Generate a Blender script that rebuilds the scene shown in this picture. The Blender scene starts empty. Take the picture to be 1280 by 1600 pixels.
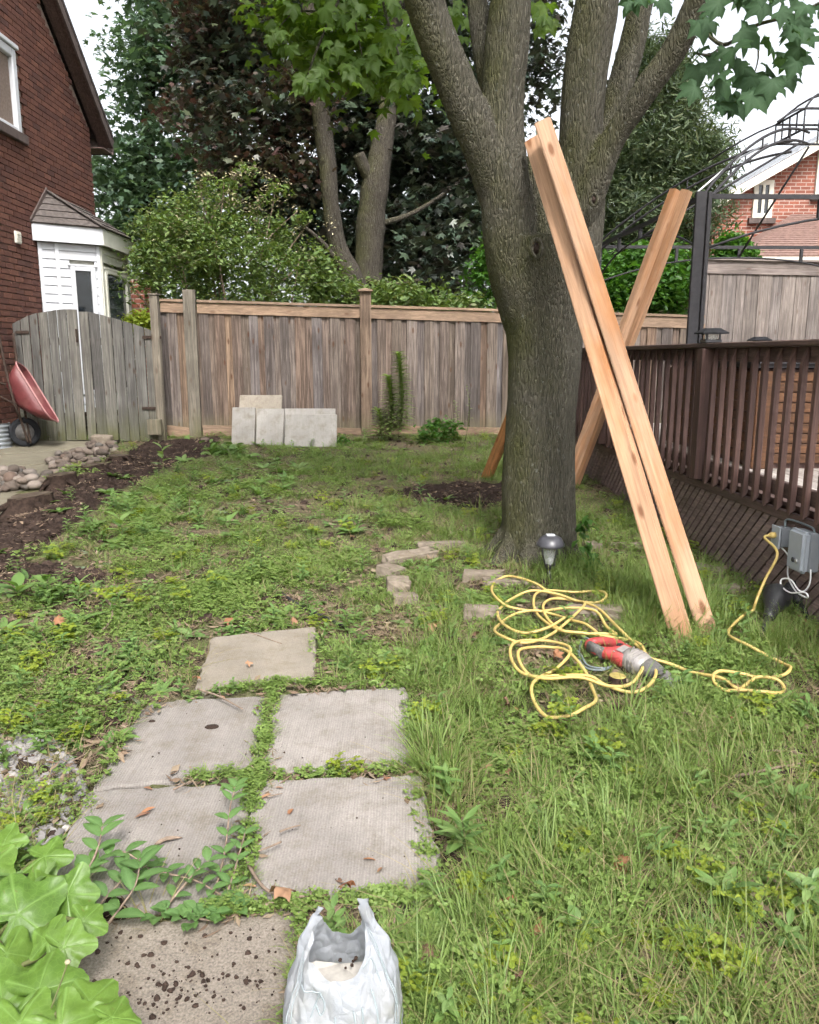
import bpy, bmesh, math, random
import numpy as np
from mathutils import Vector, Matrix, noise
R = math.radians
random.seed(7); rng = np.random.default_rng(7)
sc = bpy.context.scene
C = sc.collection

# ---------------------------------------------------------------- camera
EYE, FPX, PITCH = 1.55, 1250.0, math.atan((800 - 556) / 1250.0)
cd = bpy.data.cameras.new('camera'); cam = bpy.data.objects.new('camera', cd); C.objects.link(cam)
cd.sensor_fit = 'HORIZONTAL'; cd.sensor_width = 36; cd.lens = 36 * FPX / 1280
cd.clip_start = 0.05; cd.clip_end = 2000
cam.location = (0, 0, EYE); cam.rotation_euler = (math.pi / 2 - PITCH, 0, 0)
sc.camera = cam
# ---------------------------------------------------------------- sky, sun, exposure
SUN_EL, SUN_AZ = R(50), R(168)          # azimuth clockwise from +Y
w = bpy.data.worlds.new('World'); sc.world = w; w.use_nodes = True
wn, wl = w.node_tree.nodes, w.node_tree.links
bg = wn['Background']; sky = wn.new('ShaderNodeTexSky'); sky.sky_type = 'NISHITA'; sky.sun_disc = False
sky.sun_elevation = SUN_EL; sky.sun_rotation = SUN_AZ; sky.air_density = 1.0; sky.dust_density = 4.0; sky.ozone_density = 1.0
hs = wn.new('ShaderNodeHueSaturation'); hs.inputs['Saturation'].default_value = 0.22
wl.new(sky.outputs[0], hs.inputs['Color']); wl.new(hs.outputs[0], bg.inputs[0]); bg.inputs[1].default_value = 0.125
sd = bpy.data.lights.new('sun', 'SUN'); sd.energy = 1.5; sd.angle = R(13); sd.color = (1, 0.965, 0.92)
sun = bpy.data.objects.new('sun', sd); C.objects.link(sun)
sdir = Vector((math.sin(SUN_AZ) * math.cos(SUN_EL), math.cos(SUN_AZ) * math.cos(SUN_EL), math.sin(SUN_EL)))
sun.rotation_euler = sdir.to_track_quat('Z', 'Y').to_euler(); sun.location = (0, 0, 30)
vs = sc.view_settings; vs.view_transform = 'Standard'; vs.look = 'None'; vs.gamma = 1; vs.use_curve_mapping = False
vs.exposure = 1.6
sc.render.engine = 'CYCLES'; sc.cycles.max_bounces = 4; sc.cycles.diffuse_bounces = 2; sc.cycles.glossy_bounces = 2
sc.cycles.transmission_bounces = 4; sc.cycles.transparent_max_bounces = 8
sc.cycles.use_denoising = True; sc.cycles.sample_clamp_indirect = 6; sc.cycles.use_adaptive_sampling = True; sc.cycles.adaptive_threshold = 0.05; sc.cycles.adaptive_min_samples = 12

# ---------------------------------------------------------------- geometry of the view: pixel of the photograph -> place in the yard
SL = 0.041
cp, sp = math.cos(PITCH), math.sin(PITCH)
def ray(u, v):
    a, b = (u - 640) / FPX, (v - 800) / FPX
    return Vector((a, cp - b * sp, -sp - b * cp))
def P(u, v, Y):
    d = ray(u, v); return Vector((0, 0, EYE)) + d * (Y / d.y)
def RP(u, v, p0, n):
    d = ray(u, v); o = Vector((0, 0, EYE)); n = Vector(n)
    return o + d * ((Vector(p0) - o).dot(n) / d.dot(n))
def proj(p):                                   # world (N,3) -> pixels
    p = np.asarray(p, float); x, y, z = p[..., 0], p[..., 1], p[..., 2] - EYE
    f = y * cp - z * sp; uu = y * sp + z * cp
    f = np.maximum(f, 1e-3)
    return 640 + FPX * x / f, 800 - FPX * uu / f
def bed_line(x, y):                            # soft ridge of dug soil along the left bed
    return 0.09 * np.exp(-((x + 3.2 + 0.25 * (y - 8.2)) / 0.45) ** 2) * np.clip((y - 4.5) / 2, 0, 1) * np.clip((10.2 - y) / 0.8, 0, 1)
def gz(x, y):
    x = np.asarray(x, float); y = np.asarray(y, float)
    z = SL * np.clip(y, -30, 11.6)
    k = np.clip((13 - y) / 2, 0, 1)
    z = z + k * (0.012 * np.sin(2.1 * x + 1.3 * y) + 0.009 * np.sin(3.7 * y - 1.1 * x + 2) + 0.006 * np.sin(6.3 * x + 5.1 * y) + 0.004 * np.sin(13 * x - 9 * y + 1))
    return z + bed_line(x, y)
def G(u, v, h=0.0):
    d = ray(u, v); t = EYE / (-d.z + SL * d.y); p = Vector((0, 0, EYE)) + d * t
    if p.y > 11.6:
        t = (EYE - SL * 11.6) / -d.z; p = Vector((0, 0, EYE)) + d * t
    p.z = float(gz(p.x, p.y)) + h; return p
def on_ground(x, y, h=0.0): return Vector((x, y, float(gz(x, y)) + h))
def in_poly(u, v, poly):
    inside = np.zeros(np.shape(u), bool); n = len(poly); j = n - 1
    for i in range(n):
        xi, yi = poly[i]; xj, yj = poly[j]
        c = ((yi > v) != (yj > v)) & (u < (xj - xi) * (v - yi) / (yj - yi + 1e-9) + xi)
        inside ^= c; j = i
    return inside
def vnoise(x, y, s=1.0, seed=0):
    a = seed * 12.9
    return (np.sin(1.7 * s * x + a) * np.cos(1.3 * s * y + 1.7 * a) + 0.6 * np.sin(3.1 * s * x - 2.3 * s * y + 2.1 * a) + 0.4 * np.cos(5.3 * s * x + 4.7 * s * y + a) + 0.3 * np.sin(9.1 * s * y - 7.7 * s * x + 0.5 * a)) / 1.6

# ---------------------------------------------------------------- objects
def tag(o, label=None, cat=None, group=None, kind=None):
    for k, val in (('label', label), ('category', cat), ('group', group), ('kind', kind)):
        if val: o[k] = val
    return o
def wloc(o):
    l = Vector((0, 0, 0))
    while o is not None: l += o.location; o = o.parent
    return l
def link(name, data, parent=None, mat=None):
    o = bpy.data.objects.new(name, data); C.objects.link(o)
    if parent is not None: o.parent = parent
    if mat is not None and data is not None and hasattr(data, 'materials') and not data.materials: data.materials.append(mat)
    return o
def empty(name, loc, parent=None):
    o = link(name, None, parent); o.empty_display_size = 0.1
    o.location = Vector(loc) - (wloc(parent) if parent else Vector()); return o
class MB:
    def __init__(s): s.v = []; s.f = []
    def add(s, vs, fs):
        n = len(s.v); s.v += [Vector(x) for x in vs]; s.f += [tuple(i + n for i in f) for f in fs]; return s
    def box(s, c, X, Y, Z):                      # half-vectors
        c, X, Y, Z = Vector(c), Vector(X), Vector(Y), Vector(Z)
        vs = [c + X * a + Y * b + Z * d for d in (-1, 1) for b in (-1, 1) for a in (-1, 1)]
        fl = X.cross(Y).dot(Z) < 0
        fs = [(0, 2, 3, 1), (4, 5, 7, 6), (0, 1, 5, 4), (2, 6, 7, 3), (0, 4, 6, 2), (1, 3, 7, 5)]
        return s.add(vs, [f[::-1] for f in fs] if fl else fs)
    def ab(s, x0, x1, y0, y1, z0, z1):
        return s.box(((x0 + x1) / 2, (y0 + y1) / 2, (z0 + z1) / 2), ((x1 - x0) / 2, 0, 0), (0, (y1 - y0) / 2, 0), (0, 0, (z1 - z0) / 2))
    def bar(s, a, b, wd, th, up=(0, 0, 1)):      # square bar from a to b, wd sideways, th along up
        a, b = Vector(a), Vector(b); d = (b - a); L = d.length; d.normalize()
        sd = d.cross(Vector(up)); 
        if sd.length < 1e-4: sd = d.cross(Vector((1, 0, 0)))
        sd.normalize(); u2 = sd.cross(d).normalized()
        return s.box((a + b) / 2, sd * wd / 2, d * L / 2, u2 * th / 2)
    def tube(s, pts, rad, n=8, cap=True):
        pts = [Vector(p) for p in pts]
        if not hasattr(rad, '__len__'): rad = [rad] * len(pts)
        t = (pts[1] - pts[0]).normalized(); ref = Vector((0, 0, 1)) if abs(t.z) < 0.9 else Vector((1, 0, 0))
        nrm = (ref - t * ref.dot(t)).normalized(); base = len(s.v); m = len(pts)
        for i, p in enumerate(pts):
            t = (pts[min(i + 1, m - 1)] - pts[max(i - 1, 0)])
            t = t.normalized() if t.length > 1e-9 else Vector((0, 0, 1))
            nrm = (nrm - t * nrm.dot(t)); nrm = nrm.normalized() if nrm.length > 1e-6 else t.orthogonal().normalized()
            bn = t.cross(nrm)
            for k in range(n):
                a = 2 * math.pi * k / n
                s.v.append(p + (nrm * math.cos(a) + bn * math.sin(a)) * rad[i])
        for i in range(m - 1):
            for k in range(n):
                a = base + i * n + k; b = base + i * n + (k + 1) % n
                s.f.append((a, b, b + n, a + n))
        if cap:
            s.f.append(tuple(base + k for k in range(n))[::-1]); s.f.append(tuple(base + (m - 1) * n + k for k in range(n)))
        return s
    def lathe(s, prof, c, ax=(0, 0, 1), n=20, cap=True):   # prof: (r, h) pairs
        ax = Vector(ax).normalized(); c = Vector(c); u = ax.orthogonal().normalized(); w_ = ax.cross(u); base = len(s.v)
        for r, h in prof:
            for k in range(n):
                a = 2 * math.pi * k / n; s.v.append(c + ax * h + (u * math.cos(a) + w_ * math.sin(a)) * r)
        for i in range(len(prof) - 1):
            for k in range(n):
                a = base + i * n + k; b = base + i * n + (k + 1) % n; s.f.append((a, b, b + n, a + n))
        if cap:
            s.f.append(tuple(base + k for k in range(n))[::-1]); s.f.append(tuple(base + (len(prof) - 1) * n + k for k in range(n)))
        return s
    def prism(s, poly, off):                     # poly: 3-D points, extruded by off
        poly = [Vector(p) for p in poly]; off = Vector(off); n = len(poly)
        vs = poly + [p + off for p in poly]
        return s.add(vs, [tuple(range(n))[::-1], tuple(range(n, 2 * n))] + [(i, (i + 1) % n, n + (i + 1) % n, n + i) for i in range(n)])
    def mesh(s, name, org=(0, 0, 0), smooth=False, bevel=0, seg=1, fix=True):
        me = bpy.data.meshes.new(name); o = Vector(org)
        me.from_pydata([tuple(x - o) for x in s.v], [], s.f)
        if fix or bevel:
            bm = bmesh.new(); bm.from_mesh(me)
            if fix: bmesh.ops.recalc_face_normals(bm, faces=bm.faces)
            if bevel: bmesh.ops.bevel(bm, geom=bm.edges[:], offset=bevel, segments=seg, affect='EDGES', clamp_overlap=True)
            bm.to_mesh(me); bm.free()
        if smooth:
            for p in me.polygons: p.use_smooth = True
        me.update(); return me
    def build(s, name, mat, parent=None, smooth=False, bevel=0, seg=1, loc=None, fix=True):
        if not s.v: return None
        if loc is None:
            loc = sum(s.v, Vector()) / len(s.v) if parent is not None else Vector((sum(x.x for x in s.v) / len(s.v), sum(x.y for x in s.v) / len(s.v), min(x.z for x in s.v)))
        o = link(name, s.mesh(name, loc, smooth, bevel, seg, fix), parent, mat)
        o.location = Vector(loc) - (wloc(parent) if parent is not None else Vector()); return o
def np_mesh(name, V, F, smooth=False):
    me = bpy.data.meshes.new(name); V = np.asarray(V, np.float32); F = np.asarray(F, np.int32); k = F.shape[1]
    me.vertices.add(len(V)); me.vertices.foreach_set('co', V.ravel())
    me.loops.add(F.size); me.loops.foreach_set('vertex_index', F.ravel())
    me.polygons.add(len(F)); me.polygons.foreach_set('loop_start', np.arange(0, F.size, k, dtype=np.int32))
    me.update(calc_edges=True)
    if smooth: me.polygons.foreach_set('use_smooth', np.ones(len(F), bool))
    return me
def spline(pts, n=6):
    pts = [Vector(p) for p in pts]; out = []
    for i in range(len(pts) - 1):
        p0, p1, p2, p3 = pts[max(i - 1, 0)], pts[i], pts[i + 1], pts[min(i + 2, len(pts) - 1)]
        for k in range(n):
            t = k / n
            out.append(0.5 * ((2 * p1) + (p2 - p0) * t + (2 * p0 - 5 * p1 + 4 * p2 - p3) * t * t + (3 * p1 - p0 - 3 * p2 + p3) * t ** 3))
    out.append(pts[-1]); return out

# ---------------------------------------------------------------- materials
class NT:
    def __init__(s, name):
        s.m = bpy.data.materials.new(name); s.m.use_nodes = True; s.t = s.m.node_tree; s.b = s.t.nodes['Principled BSDF']; s.o = s.t.nodes['Material Output']
    def n(s, ty, **kw):
        x = s.t.nodes.new('ShaderNode' + ty)
        for k, v in kw.items(): setattr(x, k, v)
        return x
    def l(s, a, b): s.t.links.new(a, b)
    def setin(s, sock, v):
        if hasattr(v, 'node'): s.l(v, sock)
        elif isinstance(v, (tuple, list)) and sock.type == 'RGBA': sock.default_value = (*v[:3], 1)
        else: sock.default_value = v
    def math(s, op, a, b=0.0, clamp=False):
        x = s.n('Math', operation=op); x.use_clamp = clamp; s.setin(x.inputs[0], a); s.setin(x.inputs[1], b); return x.outputs[0]
    def rnd(s):
        oi = s.n('ObjectInfo'); ge = s.n('NewGeometry')
        return s.math('FRACT', s.math('ADD', s.math('MULTIPLY', oi.outputs['Random'], 13.7), ge.outputs['Random Per Island']))
    def coord(s, scale=(1, 1, 1), which='Object', jit=True):
        tc = s.n('TexCoord'); mp = s.n('Mapping'); mp.inputs['Scale'].default_value = scale
        v = tc.outputs[which]
        if jit:
            r = s.rnd(); cx = s.n('CombineXYZ'); s.l(s.math('MULTIPLY', r, 31.0), cx.inputs[0]); s.l(s.math('MULTIPLY', r, 57.0), cx.inputs[1]); s.l(s.math('MULTIPLY', r, 23.0), cx.inputs[2])
            ad = s.n('VectorMath', operation='ADD'); s.l(v, ad.inputs[0]); s.l(cx.outputs[0], ad.inputs[1]); v = ad.outputs[0]
        s.l(v, mp.inputs[0]); return mp.outputs[0]
    def noise(s, vec, scale=5, detail=4, rough=0.6, dist=0.0):
        x = s.n('TexNoise'); s.l(vec, x.inputs['Vector']); x.inputs['Scale'].default_value = scale; x.inputs['Detail'].default_value = detail
        x.inputs['Roughness'].default_value = rough; x.inputs['Distortion'].default_value = dist; return x.outputs[0]
    def voro(s, vec, scale=5, feature='F1', out='Distance'):
        x = s.n('TexVoronoi'); x.feature = feature; s.l(vec, x.inputs['Vector']); x.inputs['Scale'].default_value = scale; return x.outputs[out]
    def ramp(s, fac, stops):
        x = s.n('ValToRGB'); s.setin(x.inputs[0], fac); e = x.color_ramp.elements
        while len(e) < len(stops): e.new(0.5)
        for i, (p, c) in enumerate(stops): e[i].position = p; e[i].color = (*(c if hasattr(c, '__len__') else (c, c, c)), 1)
        return x.outputs[0]
    def mix(s, fac, a, b, mode='MIX'):
        x = s.n('Mix', data_type='RGBA', blend_type=mode); s.setin(x.inputs[0], fac); s.setin(x.inputs[6], a); s.setin(x.inputs[7], b); return x.outputs[2]
    def bump(s, h, strength=0.5, dist=0.01):
        x = s.n('Bump'); x.inputs['Strength'].default_value = strength; x.inputs['Distance'].default_value = dist; s.l(h, x.inputs['Height']); s.l(x.outputs[0], s.b.inputs['Normal']); return x
    def fin(s, col, rough=0.8, spec=0.3, metal=0.0):
        s.setin(s.b.inputs['Base Color'], col); s.setin(s.b.inputs['Roughness'], rough); s.b.inputs['Specular IOR Level'].default_value = spec; s.b.inputs['Metallic'].default_value = metal; return s.m
def wood(name, cols, axis='z', rough=0.85, knots=0.5, dark=0.45, low_green=None, bump=0.4, streak=1.0, stain=None):
    t = NT(name); st = {'z': (22, 22, 0.9), 'x': (0.9, 22, 22), 'y': (22, 0.9, 22)}[axis]
    kn = {'z': (9, 9, 3.2), 'x': (3.2, 9, 9), 'y': (9, 3.2, 9)}[axis]
    v = t.coord(st); g = t.noise(v, 1.6, 6, 0.65, 0.9); f = t.noise(t.coord(tuple(5 * x for x in st)), 1.5, 3)
    r = t.rnd(); n = len(cols)
    base = t.ramp(r, [(i / max(n - 1, 1) , c) for i, c in enumerate(cols)])
    big = t.noise(t.coord((1.3, 1.3, 1.3)), 1.5, 3)
    col = t.mix(t.ramp(g, [(0.35, 0.0), (0.7, 1.0)]), base, t.mix(1.0, base, (1.38, 1.34, 1.30), 'MULTIPLY'))
    col = t.mix(t.math('MULTIPLY', t.ramp(g, [(0.42, 1.0), (0.62, 0.0)]), dark * streak), col, t.mix(1.0, base, (0.35, 0.3, 0.28), 'MULTIPLY'))
    col = t.mix(0.25 + 0.3 * streak, col, t.ramp(big, [(0.3, 0.55), (0.7, 1.25)]), 'MULTIPLY')
    col = t.mix(t.math('MULTIPLY', t.ramp(f, [(0.35, 0.5), (0.55, 0.0)]), 0.6 * streak), col, (0.02, 0.015, 0.012))
    if knots:
        k = t.voro(t.coord(kn), 1.0); kf = t.ramp(k, [(0.08, 1.0), (0.17, 0.0)])
        col = t.mix(t.math('MULTIPLY', kf, knots), col, tuple(x * y for x, y in zip(cols[0], (0.38, 0.24, 0.17))))
    if stain:
        col = t.mix(t.math('MULTIPLY', t.ramp(t.noise(t.coord((2.2, 2.2, 0.7)), 1.6, 4), [(0.52, 0.0), (0.68, 1.0)]), 0.7), col, stain)
    if low_green:
        ge = t.n('NewGeometry'); sx = t.n('SeparateXYZ'); t.l(ge.outputs['Position'], sx.inputs[0])
        z0, z1, gc = low_green
        mz = t.n('MapRange'); t.l(sx.outputs[2], mz.inputs[0]); mz.inputs[1].default_value = z1; mz.inputs[2].default_value = z0
        nf = t.math('MULTIPLY', mz.outputs[0], t.ramp(t.noise(t.coord((3, 3, 1.2)), 2, 4), [(0.3, 0.2), (0.65, 1.0)]))
        col = t.mix(t.math('MULTIPLY', nf, 0.9), col, gc)
    t.bump(t.math('ADD', g, t.math('MULTIPLY', f, 0.5)), bump, 0.004)
    return t.fin(col, rough, 0.25)
def plain(name, col, rough=0.5, spec=0.4, metal=0.0, var=0.25, scale=20, bump=0.0, dirt=None):
    t = NT(name); v = t.coord(); nz = t.noise(v, scale, 5)
    c = t.mix(t.ramp(nz, [(0.3, 0.0), (0.7, 1.0)]), tuple(x * (1 - var) for x in col), tuple(min(1, x * (1 + var)) for x in col))
    if dirt: c = t.mix(t.ramp(t.noise(v, scale * 0.3, 5), [(0.5, 0.0), (0.7, dirt[1])]), c, dirt[0])
    if bump: t.bump(nz, bump, 0.004)
    return t.fin(c, rough, spec, metal)
def leafm(name, cols, trans=0.4, rough=0.45, tint=(1.5, 1.55, 0.55), spec=0.4, vein=False):
    t = NT(name); r = t.rnd(); n = len(cols); c = t.ramp(r, [(i / max(n - 1, 1), x) for i, x in enumerate(cols)])
    if vein:
        ve = t.voro(t.coord(jit=False), 70, 'DISTANCE_TO_EDGE'); c = t.mix(t.math('MULTIPLY', t.ramp(ve, [(0.0, 1.0), (0.10, 0.0)]), 0.22), c, tuple(min(1, x * 1.6 + 0.03) for x in cols[0])); c = t.mix(0.5, c, t.ramp(t.noise(t.coord(), 22, 3), [(0.3, 0.7), (0.7, 1.25)]), 'MULTIPLY'); c = t.mix(t.math('MULTIPLY', t.ramp(t.noise(t.coord(), 55, 4), [(0.66, 0.0), (0.74, 1.0)]), 0.6), c, (0.13, 0.10, 0.03))
        at = t.n('Attribute', attribute_name='vein'); c = t.mix(t.math('MULTIPLY', at.outputs['Fac'], 0.8), c, tuple(min(1, x * 1.5 + 0.03) for x in cols[0]))
        t.bump(t.math('SUBTRACT', t.noise(t.coord(), 40, 3), at.outputs['Fac']), 0.35, 0.004)
    t.fin(c, rough, spec)
    tr = t.n('BsdfTranslucent'); t.l(t.mix(1.0, c, tint, 'MULTIPLY'), tr.inputs[0])
    mx = t.n('MixShader'); mx.inputs[0].default_value = trans; t.l(t.b.outputs[0], mx.inputs[1]); t.l(tr.outputs[0], mx.inputs[2]); t.l(mx.outputs[0], t.o.inputs[0])
    return t.m
M = {}
M['fence'] = wood('fence_wood', [(0.225, 0.165, 0.122), (0.14, 0.12, 0.112), (0.195, 0.135, 0.098), (0.175, 0.162, 0.163), (0.24, 0.168, 0.115), (0.115, 0.10, 0.094), (0.215, 0.18, 0.16), (0.155, 0.125, 0.10)], 'z', streak=0.9, low_green=(0.5, 0.8, (0.16, 0.14, 0.08)), dark=0.75, knots=0.8)
M['fence_x'] = wood('fence_rail_wood', [(0.28, 0.195, 0.135), (0.23, 0.165, 0.12)], 'x', streak=0.6)
M['tall_fence'] = wood('grey_fence_wood', [(0.23, 0.20, 0.185), (0.185, 0.165, 0.157), (0.25, 0.215, 0.195), (0.155, 0.135, 0.125)], 'z')
M['tall_fence_x'] = wood('grey_rail_wood', [(0.24, 0.205, 0.19), (0.20, 0.17, 0.157)], 'x')
M['gate'] = wood('gate_wood', [(0.145, 0.142, 0.130), (0.118, 0.116, 0.110), (0.168, 0.162, 0.145), (0.10, 0.098, 0.094)], 'z', knots=0.8, low_green=(0.44, 0.95, (0.085, 0.088, 0.03)))
M['gate_post'] = wood('post_wood', [(0.20, 0.175, 0.14), (0.165, 0.15, 0.125)], 'z', low_green=(0.45, 0.9, (0.13, 0.12, 0.06)))
M['cedar'] = wood('fresh_cedar', [(0.41, 0.262, 0.172), (0.385, 0.222, 0.128), (0.43, 0.282, 0.192)], 'z', 0.75, knots=0.85, dark=0.35, bump=0.15, streak=0.45, stain=(0.36, 0.15, 0.05))
M['cedar_orange'] = wood('orange_cedar', [(0.58, 0.26, 0.10), (0.56, 0.27, 0.11)], 'z', 0.7, knots=0.5, dark=0.25, bump=0.15)
M['deck'] = wood('deck_stain', [(0.112, 0.066, 0.057), (0.090, 0.054, 0.048), (0.13, 0.077, 0.066)], 'z', 0.6, knots=0.0, dark=0.3, bump=0.2)
M['deck_y'] = wood('deck_stain_long', [(0.12, 0.080, 0.071), (0.095, 0.064, 0.058)], 'y', 0.6, knots=0.0, dark=0.4, bump=0.2)
M['lattice'] = wood('lattice_stain', [(0.225, 0.165, 0.152), (0.19, 0.14, 0.13), (0.25, 0.185, 0.172)], 'y', 0.75, knots=0.0, dark=0.3, bump=0.2)
M['deckboard'] = wood('grey_deck_board', [(0.36, 0.33, 0.31), (0.42, 0.39, 0.37), (0.33, 0.30, 0.28)], 'y', 0.8, knots=0.2)
M['tubwood'] = wood('orange_brown_panel', [(0.115, 0.055, 0.026), (0.095, 0.045, 0.022), (0.13, 0.062, 0.03)], 'x', 0.55, knots=0.15)
M['black'] = plain('black_plastic', (0.022, 0.022, 0.025), 0.42, 0.5, 0, 0.3, 40)
M['hood'] = plain('matt_black_hood', (0.02, 0.02, 0.022), 0.85, 0.15)
M['blackmetal'] = plain('dark_metal_paint', (0.032, 0.030, 0.033), 0.65, 0.3, 0.0, 0.25, 30)
M['silver'] = plain('worn_silver', (0.55, 0.55, 0.56), 0.35, 0.5, 0.7, 0.2, 60)
M['rust'] = plain('rusty_iron', (0.05, 0.033, 0.025), 0.8, 0.3, 0.2, 0.5, 40)
M['white'] = plain('white_paint', (0.56, 0.57, 0.60), 0.55, 0.4, 0, 0.07, 6, dirt=((0.45, 0.43, 0.40), 0.35))
M['cream'] = plain('cream_trim', (0.66, 0.63, 0.54), 0.55, 0.4, 0, 0.08, 6)
M['shade_white'] = plain('shaded_white_siding', (0.55, 0.54, 0.47), 0.6, 0.3, 0, 0.08, 6)  # the bay's white again, shade of its turned faces and soffit put into the colour
M['glass'] = plain('dark_glass', (0.012, 0.015, 0.018), 0.06, 0.6, 0, 0.3, 3)
M['grey_box'] = plain('grey_pvc', (0.33, 0.36, 0.40), 0.5, 0.4, 0, 0.06, 12, dirt=((0.30, 0.30, 0.30), 0.3))
M['grey_box_dark'] = plain('grey_cast_box', (0.22, 0.235, 0.255), 0.5, 0.4, 0, 0.08, 12)
M['white_cord'] = plain('white_cord', (0.72, 0.72, 0.72), 0.45, 0.4, 0, 0.08, 30)
M['grey_cord'] = plain('grey_cord', (0.16, 0.19, 0.20), 0.45, 0.4, 0, 0.15, 30)
M['yellow_cord'] = plain('yellow_cord', (0.47, 0.345, 0.115), 0.5, 0.4, 0, 0.12, 30, dirt=((0.42, 0.32, 0.14), 0.4))
M['saw_red'] = plain('red_plastic', (0.38, 0.045, 0.045), 0.5, 0.5, 0, 0.15, 25, dirt=((0.35, 0.15, 0.12), 0.5))
M['saw_grey'] = plain('dusty_grey_housing', (0.30, 0.28, 0.27), 0.5, 0.5, 0.3, 0.2, 40, dirt=((0.40, 0.36, 0.31), 0.6))
M['saw_dark'] = plain('dark_rubber_boot', (0.10, 0.095, 0.092), 0.7, 0.3, 0, 0.3, 40, dirt=((0.22, 0.20, 0.17), 0.6))
M['barrow'] = plain('red_barrow_paint', (0.125, 0.03, 0.031), 0.5, 0.4, 0, 0.2, 10, dirt=((0.24, 0.13, 0.11), 0.6))
M['barrow_rim'] = plain('pale_red_rim', (0.38, 0.19, 0.185), 0.5, 0.4, 0, 0.15, 20)
M['rubber'] = plain('tyre_rubber', (0.014, 0.015, 0.018), 0.8, 0.3, 0, 0.3, 30)
M['galv'] = plain('galvanised', (0.42, 0.45, 0.48), 0.4, 0.5, 0.6, 0.15, 10)
def brickm(name, cols):
    t = NT(name); r = t.rnd(); v = t.coord(); nz = t.noise(v, 30, 5)
    c = t.ramp(r, [(i / (len(cols) - 1), x) for i, x in enumerate(cols)]); c = t.mix(0.6, c, t.ramp(nz, [(0.25, 0.6), (0.75, 1.35)]), 'MULTIPLY')
    t.bump(nz, 0.5, 0.004); return t.fin(c, 0.9, 0.2)
M['brick'] = brickm('red_brown_brick', [(0.135, 0.060, 0.044), (0.105, 0.048, 0.038), (0.16, 0.073, 0.052), (0.12, 0.055, 0.042), (0.085, 0.043, 0.036)])
M['mortar'] = plain('mortar', (0.20, 0.155, 0.13), 0.95, 0.1, 0, 0.2, 30)
M['stone'] = brickm('river_stone', [(0.115, 0.088, 0.07), (0.17, 0.135, 0.11), (0.085, 0.068, 0.057), (0.24, 0.20, 0.17), (0.075, 0.070, 0.064), (0.135, 0.095, 0.074)])
M['edging'] = plain('old_edging_stone', (0.20, 0.165, 0.13), 0.9, 0.2, 0, 0.3, 25, 0.5, dirt=((0.13, 0.105, 0.075), 0.7))
M['gravel'] = brickm('grey_gravel', [(0.20, 0.19, 0.19), (0.28, 0.26, 0.25), (0.14, 0.13, 0.13), (0.33, 0.31, 0.30)])
M['clod'] = brickm('soil_clod', [(0.034, 0.022, 0.017), (0.046, 0.030, 0.023), (0.026, 0.017, 0.013)])
def slabm(name, base, lines=1.0, rough_amt=0.4):
    t = NT(name); v = t.coord(jit=True); w1 = t.n('TexWave', wave_type='BANDS', bands_direction='X'); t.l(v, w1.inputs[0]); w1.inputs['Scale'].default_value = 34; w1.inputs['Distortion'].default_value = 1.6; w1.inputs['Detail'].default_value = 3; w1.inputs['Detail Scale'].default_value = 3
    st = t.noise(t.coord((60, 2.0, 1)), 1.5, 4); big = t.noise(v, 3.2, 6, 0.65); fine = t.noise(v, 160, 3); mid = t.noise(v, 11, 5, 0.7)
    c = t.mix(t.ramp(big, [(0.3, 0.0), (0.7, 1.0)]), tuple(x * 0.80 for x in base), tuple(x * 1.12 for x in base)); c = t.mix(1.0, c, t.ramp(t.rnd(), [(0.0, 0.86), (1.0, 1.10)]), 'MULTIPLY')
    c = t.mix(t.math('MULTIPLY', t.ramp(mid, [(0.48, 0.0), (0.70, 1.0)]), 0.7), c, (base[0] * 0.62, base[1] * 0.58, base[2] * 0.50))
    c = t.mix(0.35 * lines, c, t.ramp(w1.outputs[0], [(0.2, 0.68), (0.7, 1.1)]), 'MULTIPLY'); c = t.mix(0.35 * lines, c, t.ramp(st, [(0.3, 0.65), (0.7, 1.2)]), 'MULTIPLY')
    c = t.mix(rough_amt, c, t.ramp(fine, [(0.3, 0.55), (0.7, 1.25)]), 'MULTIPLY')
    t.bump(t.math('ADD', t.math('MULTIPLY', w1.outputs[0], 0.6 * lines), t.math('ADD', fine, mid)), 0.5, 0.004)
    return t.fin(c, 0.92, 0.2)
M['slab'] = slabm('broomed_concrete', (0.26, 0.236, 0.216), 0.7)
M['slab_smooth'] = slabm('worn_concrete', (0.285, 0.25, 0.205), 0.25)
M['pad'] = slabm('pitted_concrete', (0.215, 0.185, 0.155), 0.0, 1.0)
M['pale_slab'] = slabm('pale_patio_slab', (0.34, 0.32, 0.295), 0.6, 0.3)
M['path'] = slabm('mossy_path_concrete', (0.215, 0.195, 0.145), 0.2, 0.4)
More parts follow.
